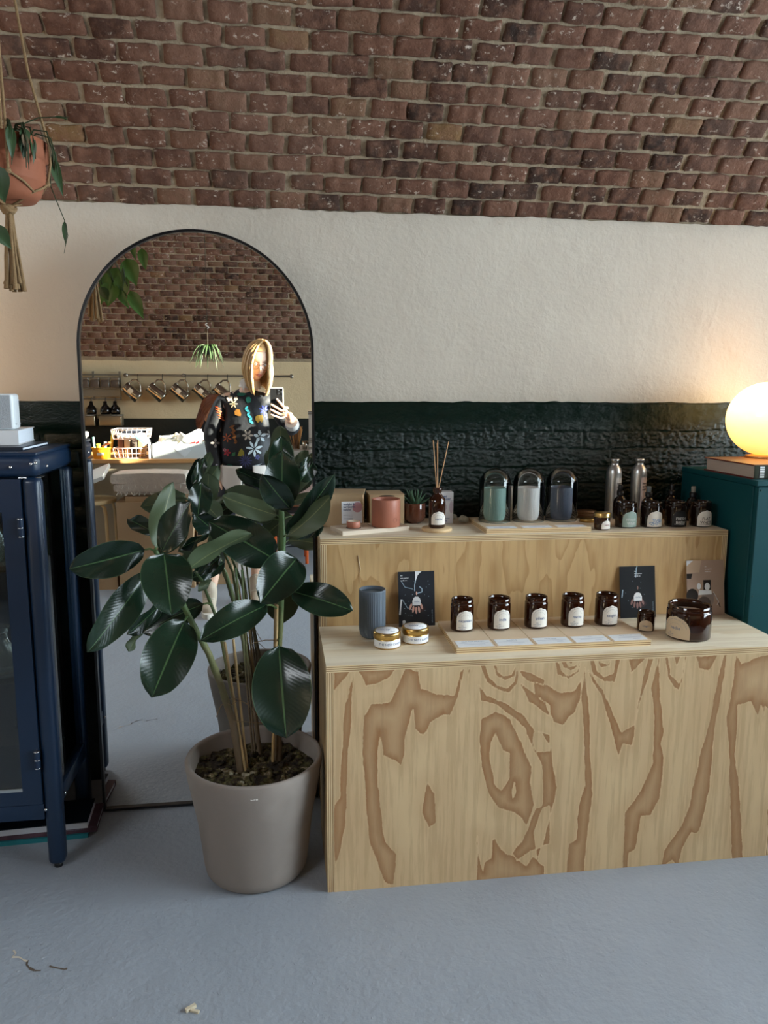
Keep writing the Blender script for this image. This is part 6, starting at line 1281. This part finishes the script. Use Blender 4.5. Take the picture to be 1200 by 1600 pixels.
def face_parts(par_, c, R3, s=1, glasses=True):
    q = lambda x, y, z: V(c)+R3@(V((x, y, z))*s)
    for sx_ in (-1, 1):
        e = MB().sphere(q(sx_*.031, .074, .003), .0125*s, 0, 14, 10).build('eye', mat('eye_white', 'e8e4df', .2), par_)
        MB().sphere(q(sx_*.031, .082, .001), .0058*s, 0, 10, 8).build('iris', mat('iris', '4a5560', .2), e)
        MB().tube([q(sx_*.016, .089, .021), q(sx_*.032, .086, .026), q(sx_*.048, .076, .020)], .0022*s, 6).build('eyebrow', mat('brow', '8a6a48', .7), par_)
        MB().tube([q(sx_*.018, .0865, .007), q(sx_*.031, .0878, .0115), q(sx_*.045, .080, .006)], .0016*s, 5).build('eyelid', mat('lid', 'b98672', .6), par_)
    MB().tube([q(-.021, .084, -.064), q(-.008, .0935, -.060), q(0, .0935, -.0615), q(.008, .0935, -.060), q(.021, .084, -.064)], [.001, .0035, .003, .0035, .001], 8).tube([q(-.019, .084, -.0655), q(0, .0935, -.0705), q(.019, .084, -.0655)], [.001, .0042, .001], 8).build('lips', mat('lips', 'b8685f', .4), par_)
    if glasses:
        mb = MB()
        for sx_ in (-1, 1):
            mb.tube([q(sx_*.033+.0255*cos(a), .099-.004*abs(cos(a)), .0-.004+.021*sin(a)) for a in [2*pi*k/20 for k in range(21)]], .0012*s, 6)
            mb.tube([q(sx_*.058, .094, .004), q(sx_*.077, .05, .008), q(sx_*.079, -.02, .006)], .0012*s, 6)
        mb.tube([q(-.009, .101, .004), q(0, .103, .008), q(.009, .101, .004)], .0012*s, 6); return mb.build('glasses', mat('glasses_wire', '6b4a3a', .3, metal=.6), par_)
def hair(par_, c, R3, s, mt, length, n=230, gap=40, seed=1, lift=1.0, sweep=None, part=.25, name='hair'):
    r_ = random.Random(seed); mb = MB()
    def shell(u, v):
        a = radians(90+gap*.9)+(2*pi-2*radians(gap*.9))*u; th = radians(4)+radians(100)*v; return V(c)+R3@(V((sin(th)*cos(a)*.083, sin(th)*sin(a)*.101-.003, cos(th)*.127))*s)
    mb.grid(shell, 30, 14)
    def cap(u, v):
        a = 2*pi*u; th = radians(48)*v; return V(c)+R3@(V((sin(th)*cos(a)*.083, sin(th)*sin(a)*.101-.003, cos(th)*.127))*s)
    mb.grid(cap, 30, 8)
    for k in range(n):
        a = radians(90+gap)+(2*pi-2*radians(gap))*(k+r_.random())/n; j = r_.uniform(.99, 1.09)*lift; px_ = part*.04
        pts = []
        for th in (6, 22, 40, 58, 75, 90):
            t_ = radians(th); rr = sin(t_); p = V((cos(a)*rr*.084*j+px_*(1-rr), sin(a)*rr*.102*j-.003, cos(t_)*.128*j)); pts.append(V(c)+R3@(p*s))
        e = pts[-1]; out = (e-V(c)); out.z = 0; out.normalize(); L_ = length*r_.uniform(.86, 1.05)
        for q in (.18, .4, .62, .82, 1):
            sw = V(sweep)*q*q if sweep else V((0, 0, 0)); pts.append(e+V((0, 0, -L_*q))+out*(.010*sin(pi*q)-.028*q*q)+sw+V((r_.uniform(-.003, .003), r_.uniform(-.003, .003), 0)))
        w_ = r_.uniform(.005, .0085)*s; mb.tube(pts, [w_*.6, w_, w_, w_, w_, w_, w_, w_, w_*.9, w_*.7, w_*.3], 5, flat=.5)
    o = mb.build(name, mt, par_); o['kind'] = 'stuff'; return o
W = thing('person', 'woman with blonde hair and glasses in a dark floral sweater taking a mirror photo', 'person', (-.26, -2.5, 0))
hc = V((-.118, -2.625, 1.53)); Rh = Matrix.Rotation(radians(-14), 3, 'Z')@Matrix.Rotation(radians(5), 3, 'Y')@Matrix.Rotation(radians(-20), 3, 'X')
# body: pelvis, spine, neck, arms, legs in one skinned surface
bv = [(-.215, -2.66, .88, .125, .09), (-.21, -2.665, 1.02, .105, .08), (-.20, -2.67, 1.18, .12, .088), (-.195, -2.67, 1.30, .095, .07), (-.165, -2.665, 1.375, .05, .05), (-.13, -2.645, 1.45, .048, .048),
      (-.345, -2.665, 1.285, .05, .05), (-.425, -2.665, 1.06, .038, .038), (-.395, -2.62, .86, .028, .028), (-.388, -2.61, .79, .022, .026),
      (-.045, -2.665, 1.285, .05, .05), (.085, -2.66, 1.095, .038, .038), (.092, -2.50, 1.125, .03, .03), (.080, -2.415, 1.165, .024, .024),
      (-.30, -2.65, .82, .082, .082), (-.36, -2.50, .47, .052, .052), (-.43, -2.27, .11, .036, .036), (-.13, -2.66, .82, .082, .082), (-.14, -2.56, .47, .052, .052), (-.15, -2.43, .10, .036, .036)]
be = [(0, 1), (1, 2), (2, 3), (3, 4), (4, 5), (3, 6), (6, 7), (7, 8), (8, 9), (3, 10), (10, 11), (11, 12), (12, 13), (0, 14), (14, 15), (15, 16), (0, 17), (17, 18), (18, 19)]
mb = MB(); vs, fs = skin_obj(bv, be); mb.add(vs, fs, 0, True); head_mesh(mb, hc, Rh)
# right hand closed round the phone (fingers across its back), left hand hanging
def finger(pts, r0): 
    v = [(p[0], p[1], p[2], r0*(1-.10*i)) for i, p in enumerate(pts)]; vs, fs = skin_obj(v, [(i, i+1) for i in range(len(v)-1)], 2); mb.add(vs, fs, 0, True)
fy = -2.384
palm = [(.080, -2.418, 1.163, .024, .024), (.072, -2.400, 1.19, .030, .016), (.066, -2.388, 1.215, .028, .012)]; vs, fs = skin_obj(palm, [(0, 1), (1, 2)], 2); mb.add(vs, fs, 0, True)
g = lambda px, py, Y=2.3935: tuple(rf(px, py, Y))
finger([(.070, -2.392, 1.238), g(444.5, 637), g(438, 630), g(431.5, 622.5)], .0092)
finger([(.062, -2.384, 1.222), g(440, 642), g(431, 636), g(422.5, 631.5)], .0090)
finger([(.057, -2.384, 1.208), g(439, 648), g(430, 643.5), g(421.5, 639.5)], .0087)
finger([(.057, -2.387, 1.194), g(439, 653.5), g(430, 650.5), g(422.5, 647.5)], .0080)
finger([(.070, -2.405, 1.185), (.060, -2.430, 1.215), (.038, -2.429, 1.24), (.020, -2.4265, 1.262)], .0096)
lp = [(-.388, -2.61, .80, .022, .026), (-.384, -2.602, .765, .015, .032), (-.382, -2.598, .735, .013, .034)]; vs, fs = skin_obj(lp, [(0, 1), (1, 2)], 2); mb.add(vs, fs, 0, True)
for k, (dy, ln) in enumerate(((.030, .062), (.010, .072), (-.010, .068), (-.028, .052))):
    finger([(-.382, -2.598+dy, .735), (-.380, -2.598+dy*1.05, .735-ln*.4), (-.374, -2.596+dy*1.0, .735-ln*.75), (-.366, -2.594+dy*.9, .735-ln)], .0085)
finger([(-.378, -2.580, .768), (-.366, -2.556, .748), (-.358, -2.548, .722), (-.354, -2.548, .705)], .0092)
body = mb.build('body', SKN, W); face_parts(W, hc, Rh)
# trousers, sweater
TR = mat('dark_trousers', '14171f', .8); tv = [(-.215, -2.66, .97, .135, .098), (-.215, -2.66, .86, .165, .115), (-.30, -2.65, .80, .094, .094), (-.36, -2.50, .47, .064, .064), (-.415, -2.32, .20, .058, .058), (-.13, -2.66, .80, .094, .094), (-.14, -2.56, .47, .064, .064), (-.148, -2.46, .20, .056, .056)]
vs, fs = skin_obj(tv, [(0, 1), (1, 2), (2, 3), (3, 4), (1, 5), (5, 6), (6, 7)]); MB().add(vs, fs, 0, True).build('trousers', TR, W)
m, N, L, b = node_mat('sweater_dark'); tc = N.new('ShaderNodeTexCoord').outputs['Object']; L.new(mixc(N, L, nz(N, L, 3, 3, tc), lin('0e1014'), lin('262b33')), b.inputs['Base Color']); b.inputs['Roughness'].default_value = .6; L.new(bumpn(N, L, nz(N, L, 9, 3, tc), .5, .02), b.inputs['Normal']); SWT = m
sv = [(-.213, -2.655, .815, .185, .135), (-.212, -2.66, .95, .185, .135), (-.205, -2.665, 1.10, .178, .128), (-.198, -2.67, 1.22, .172, .120), (-.192, -2.672, 1.31, .12, .085), (-.172, -2.668, 1.355, .066, .060),
      (-.345, -2.668, 1.285, .062, .06), (-.43, -2.668, 1.07, .054, .054), (-.400, -2.63, .87, .044, .044), (-.394, -2.618, .83, .040, .040),
      (-.040, -2.668, 1.285, .062, .06), (.085, -2.665, 1.095, .056, .056), (.096, -2.54, 1.115, .050, .050), (.092, -2.475, 1.135, .042, .042)]
vs, fs = skin_obj(sv, [(0, 1), (1, 2), (2, 3), (3, 4), (4, 5), (4, 6), (6, 7), (7, 8), (8, 9), (4, 10), (10, 11), (11, 12), (12, 13)]); sw = MB().add(vs, fs, 0, True).build('sweater', SWT, W)
bvh = BVHTree.FromPolygons(vs, fs)
def proj(px, py, off=.0035):
    p = rf(px, py, 2.55); o = V((p.x, p.y, p.z)); vc = V((0, 2.395, 1.35)); cm = V((CP.x, -CP.y, CP.z))       # from the mirrored eye point
    d = (o-V((CP.x, 2.395, CP.z))).normalized(); h = bvh.ray_cast(V((CP.x, 2.395, CP.z)), d)
    if h[0] is None: return None
    return h[0]+h[1]*off
fcount = {}
def decal(u, v, polys, col_, rot_=0, sc=1):
    m_ = mat('print_'+col_, col_, .7); fcount.setdefault(col_, MB()); mb = fcount[col_]
    for pg in polys:
        out = []
        for x, y in pg:
            X = x*cos(rot_)-y*sin(rot_); Y = x*sin(rot_)+y*cos(rot_); p = proj(290+(u+X*sc)/5.714, 520+(v-Y*sc)/5.714)
            if p is None: out = None; break
            out.append(p)
        if out: mb.add(out+[sum(out, V((0, 0, 0)))/len(out)], [(i, (i+1) % len(out), len(out)) for i in range(len(out))])
def petal(a, r0, r1, w_): return [(r0*cos(a), r0*sin(a)), ((r0+r1)/2*cos(a)-w_*sin(a), (r0+r1)/2*sin(a)+w_*cos(a)), (r1*cos(a)-w_*.5*sin(a), r1*sin(a)+w_*.5*cos(a)), (r1*cos(a)+w_*.5*sin(a), r1*sin(a)-w_*.5*cos(a)), ((r0+r1)/2*cos(a)+w_*sin(a), (r0+r1)/2*sin(a)-w_*cos(a))]
def flower(u, v, r, col_, n=5, w_=.32, rot_=0): decal(u, v, [petal(2*pi*k/n+rot_, r*.1, r, r*w_) for k in range(n)], col_)
for u, v, r in ((315, 505, 20), (375, 525, 34), (340, 552, 22), (425, 525, 20), (395, 588, 28), (450, 590, 18), (370, 485, 16), (405, 495, 15)): flower(u, v, r, 'dccbb4', 5, .4, u*.1)
flower(430, 635, 36, 'd8c39a', 6, .18); flower(555, 915, 48, 'c9bfb2', 6, .22); flower(662, 925, 55, 'c3d3dc', 5, .28, .4); flower(612, 1035, 72, 'd3e4ec', 7, .17, .3); flower(305, 920, 46, 'b4aaa2', 5, .3, .5); flower(265, 985, 40, 'a9a19c', 4, .3)
flower(750, 905, 40, 'c6ccd0', 6, .2); flower(775, 880, 30, 'dfe3e4', 5, .25); flower(535, 1140, 58, '4a4a78', 12, .09); flower(640, 1110, 22, '5a5f9a', 5, .3)
decal(505, 508, [[(-38, 8), (0, 16), (36, 0), (30, -14), (-10, -10)]], '9a2430'); decal(500, 552, [[(-45, 0), (-20, 16), (20, 14), (45, 2), (15, -14), (-25, -14)]], '1f6a58'); decal(560, 600, [[(-24, 0), (-16, 22), (10, 28), (26, 8), (20, -22), (-8, -28)]], '2a7d6c'); decal(455, 590, [[(-10, 0), (0, 14), (14, 0), (0, -14)]], '1f6a58')
for q in range(6): decal(545+q*9, 672+q*26, [[(-22, -4), (-4, 12), (20, 8), (6, -10)]], '3aa5b8', .6*(-1)**q)
decal(468, 712, [[(-26, -20), (-30, 10), (-10, 32), (16, 26), (30, -16), (24, -34), (0, -30)]], 'a5702a'); decal(655, 768, [[(-34, -10), (-30, 22), (-6, 34), (30, 30), (34, -10), (22, -36), (6, -20), (-10, -38)]], 'c69a35')
flower(700, 690, 46, '5663c4', 7, .18, .2); flower(728, 745, 30, '6a78d8', 6, .22)
for q in range(6): decal(268+q*9, 640+q*26, [[(-24, 4), (0, 12), (34+q*3, -2), (30, -10), (0, 0)]], 'b5552e', -.3)
for q in range(7): decal(418+q*5, 840+q*24, [[(-30+q*2, 8), (0, 14), (30-q*2, 2), (0, -10)]], '8a5525', .5*(-1)**q)
flower(372, 938, 40, 'b0552a', 6, .16, .7); flower(372, 1070, 32, 'b3323e', 5, .3); flower(350, 1045, 18, 'c4848e', 5, .3); decal(495, 1075, [[(-30, -24), (-14, 20), (6, 44), (28, 10), (26, -30)]], '9a8c34'); decal(430, 1085, [[(-18, -16), (-10, 14), (16, 20), (12, -14)]], '3f7a52'); decal(398, 1184, [[(-30, -14), (-22, 14), (14, 10), (36, -12)]], '2f7a66')
decal(275, 1190, [[(-14, -20), (-6, 22), (22, 6), (16, -24)]], '8d8594'); decal(870, 850, [[(-34, -14), (-24, 18), (20, 20), (34, -6), (10, -20)]], 'a38a3c'); decal(835, 800, [[(-12, -20), (-8, 20), (14, 14), (10, -22)]], '4fb4d2'); decal(900, 895, [[(-44, -12), (-20, 10), (44, 14), (30, -8)]], 'b9dbe6')
decal(640, 1180, [[(-50, -8), (-10, 4), (40, 16), (-6, -12)]], 'c9d4da')
for c_, mb in fcount.items():
    if mb.v: o = mb.build('floral_print', MATS['print_'+c_], sw); o['kind'] = 'stuff'
SHW = mat('shirt_white', 'd8d2cb', .8, bump=.3, bscale=20)
MB().lathe([(.066, 0), (.058, .03), (.055, .05), (.059, .05), (.070, 0)], (-.172, -2.664, 1.362), 28, axis=(.12, .08, 1), cap=False).build('collar', SHW, sw)
MB().add([V((-.235, -2.61, 1.40)), V((-.20, -2.585, 1.42)), V((-.205, -2.575, 1.335))], [(0, 1, 2)]).build('collar_tip', SHW, sw)
MB().tube([(-.392, -2.612, .835), (-.389, -2.608, .80), (-.388, -2.606, .765)], [.040, .038, .036], 20).build('cuff', SHW, sw); MB().tube([(.093, -2.49, 1.131), (.090, -2.455, 1.142), (.085, -2.432, 1.153)], [.044, .043, .040], 20).build('cuff', SHW, sw)
def tail(a0, a1, z0, z1l, z1r):
    def P(u, v):
        a = a0+(a1-a0)*u; z1 = z1l+(z1r-z1l)*u; rx, ry = .168+.02*v, .128+.035*v; return V((-.213+rx*cos(a), -2.655+ry*sin(a), z0+(z1-z0)*v+.006*sin(a*9)*v))
    o = MB().grid(P, 16, 8).build('shirt_tail', SHW, sw); md = o.modifiers.new('s', 'SOLIDIFY'); md.thickness = .002
tail(radians(175), radians(95), .87, .735, .70); tail(radians(72), radians(20), .87, .76, .80)
hair(W, hc, Rh, 1.0, HAIRB, .185, 460, 34, 3, part=.55)
BT = mat('boot_cream', 'c9bca8', .5); BS = mat('boot_sole', 'dcd6ca', .7)
for ax_, ay, lead in ((-.43, -2.27, 0), (-.15, -2.43, 1)):
    v = [(ax_, ay, .20, .052, .058), (ax_, ay, .10, .050, .055), (ax_, ay+.02, .055, .044, .042), (ax_, ay+.10, .045, .044, .034), (ax_, ay+.155, .042, .040, .028)]
    vs, fs = skin_obj(v, [(0, 1), (1, 2), (2, 3), (3, 4)]); bt = MB().add(vs, fs, 0, True).build('boot', BT, W)
    n = 24; prof = [V((ax_+.046*cos(a), ay+.06+(.125 if sin(a) > 0 else .10)*sin(a), 0)) for a in [2*pi*k/n for k in range(n)]]; MB().plate([p+V((0, 0, .030)) for p in prof], (0, 0, 1), .030).build('sole', BS, bt)
    for k in range(4): MB().tube([(ax_-.028, ay+.045-.01*k, .09+k*.03), (ax_, ay+.062-.012*k, .10+k*.03), (ax_+.028, ay+.045-.01*k, .09+k*.03)], .0028, 5).build('lace', mat('lace', 'e3ddd0', .8), bt)
# the phone in her hand
t = thing('smartphone', 'black smartphone in a pale case held up by the blonde woman', 'phone', (0, -2.409, 1.21))
MB().box((-.043, -2.4165, 1.205), (.040, -2.4045, 1.362), 0, .006, seg=3).build('case', mat('phone_case', 'e4ddd2', .4), t)
MB().box((-.0395, -2.4047, 1.2085), (.0365, -2.4035, 1.3585), 0, .0005, None, None, 1).build('back', mat('phone_black', '1a1b1d', .2), t)
MB().box((.000, -2.4040, 1.318), (.034, -2.4022, 1.354), 0, .0008, None, None, 1).build('camera_bump', mat('phone_bump', '0b0b0c', .15), t)
for x, z in ((.009, 1.345), (.009, 1.327), (.026, 1.336)): MB().lathe([(0, .0012), (.0055, .0012), (.0068, .0008), (.0068, 0)], (x, -2.4022, z), 16, axis=(0, 1, 0), cap=False).build('lens', mat('lens_black', '26282c', .05, coat=1), t)
# second woman bending over the desk, mostly hidden
W2 = thing('person', 'red-brown haired woman bending over the desk behind the blonde woman', 'person', (-.45, -4.2, 0))
h2 = V((-.515, -3.90, 1.19)); R2 = Matrix.Rotation(radians(-25), 3, 'Z')@Matrix.Rotation(radians(12), 3, 'Y')@Matrix.Rotation(radians(-48), 3, 'X')
v2 = [(-.42, -4.30, .88, .12, .09), (-.42, -4.22, 1.02, .11, .08), (-.42, -4.10, 1.12, .11, .08), (-.44, -4.02, 1.15, .05, .05), (-.48, -3.96, 1.16, .045, .045), (-.57, -4.10, 1.10, .045, .045), (-.62, -3.92, .93, .036, .036), (-.55, -3.76, 1.0, .026, .026), (-.535, -3.72, 1.045, .024, .018),
      (-.28, -4.10, 1.10, .045, .045), (-.25, -3.95, .95, .035, .035), (-.33, -3.80, .895, .025, .025), (-.50, -4.30, .80, .08, .08), (-.50, -4.28, .45, .05, .05), (-.50, -4.32, .07, .035, .035), (-.34, -4.30, .80, .08, .08), (-.34, -4.28, .45, .05, .05), (-.34, -4.32, .07, .035, .035)]
mb = MB(); vs, fs = skin_obj(v2, [(0, 1), (1, 2), (2, 3), (3, 4), (2, 5), (5, 6), (6, 7), (7, 8), (2, 9), (9, 10), (10, 11), (0, 12), (12, 13), (13, 14), (0, 15), (15, 16), (16, 17)]); mb.add(vs, fs, 0, True); head_mesh(mb, h2, R2)
for k in range(4): finger([(-.545+.014*k, -3.715, 1.055), (-.545+.015*k, -3.705, 1.085), (-.54+.014*k, -3.712, 1.108), (-.535+.012*k, -3.725, 1.12)], .0085)
finger([(-.515, -3.73, 1.04), (-.495, -3.722, 1.06), (-.488, -3.728, 1.085)], .009)
for k in range(4): finger([(-.325+.014*k, -3.79, .892), (-.33+.014*k, -3.75, .888), (-.332+.014*k, -3.72, .878)], .0085)
finger([(-.345, -3.80, .892), (-.365, -3.785, .886), (-.375, -3.765, .876)], .009)
mb.build('body', SKN, W2); face_parts(W2, h2, R2, 1, False)
cv = [(-.42, -4.30, .84, .14, .11), (-.42, -4.22, 1.02, .125, .095), (-.42, -4.10, 1.12, .125, .09), (-.435, -4.04, 1.14, .07, .06), (-.57, -4.10, 1.10, .056, .056), (-.62, -3.93, .94, .048, .048), (-.57, -3.82, .98, .04, .04), (-.28, -4.10, 1.10, .056, .056), (-.25, -3.96, .96, .046, .046), (-.31, -3.84, .91, .037, .037)]
vs, fs = skin_obj(cv, [(0, 1), (1, 2), (2, 3), (2, 4), (4, 5), (5, 6), (2, 7), (7, 8), (8, 9)]); MB().add(vs, fs, 0, True).build('sweater', mat('black_knit', '15161a', .8), W2)
cv = [(-.42, -4.30, .86, .135, .10), (-.50, -4.30, .78, .09, .09), (-.50, -4.28, .45, .062, .062), (-.50, -4.32, .08, .05, .05), (-.34, -4.30, .78, .09, .09), (-.34, -4.28, .45, .062, .062), (-.34, -4.32, .08, .05, .05)]
vs, fs = skin_obj(cv, [(0, 1), (1, 2), (2, 3), (0, 4), (4, 5), (5, 6)]); MB().add(vs, fs, 0, True).build('trousers', TR, W2)
for x in (-.50, -.34): vs, fs = skin_obj([(x, -4.33, .075, .05, .05), (x, -4.31, .048, .044, .042), (x, -4.20, .038, .042, .032)], [(0, 1), (1, 2)]); MB().add(vs, fs, 0, True).build('shoe', BLK, W2)
hair(W2, h2, R2, 1.0, mat('hair_auburn', '6b3a1e', .45, var=.5, vscale=60, stretch=(1, 1, .08)), .13, 200, 48, 7, sweep=(-.07, .03, .0))
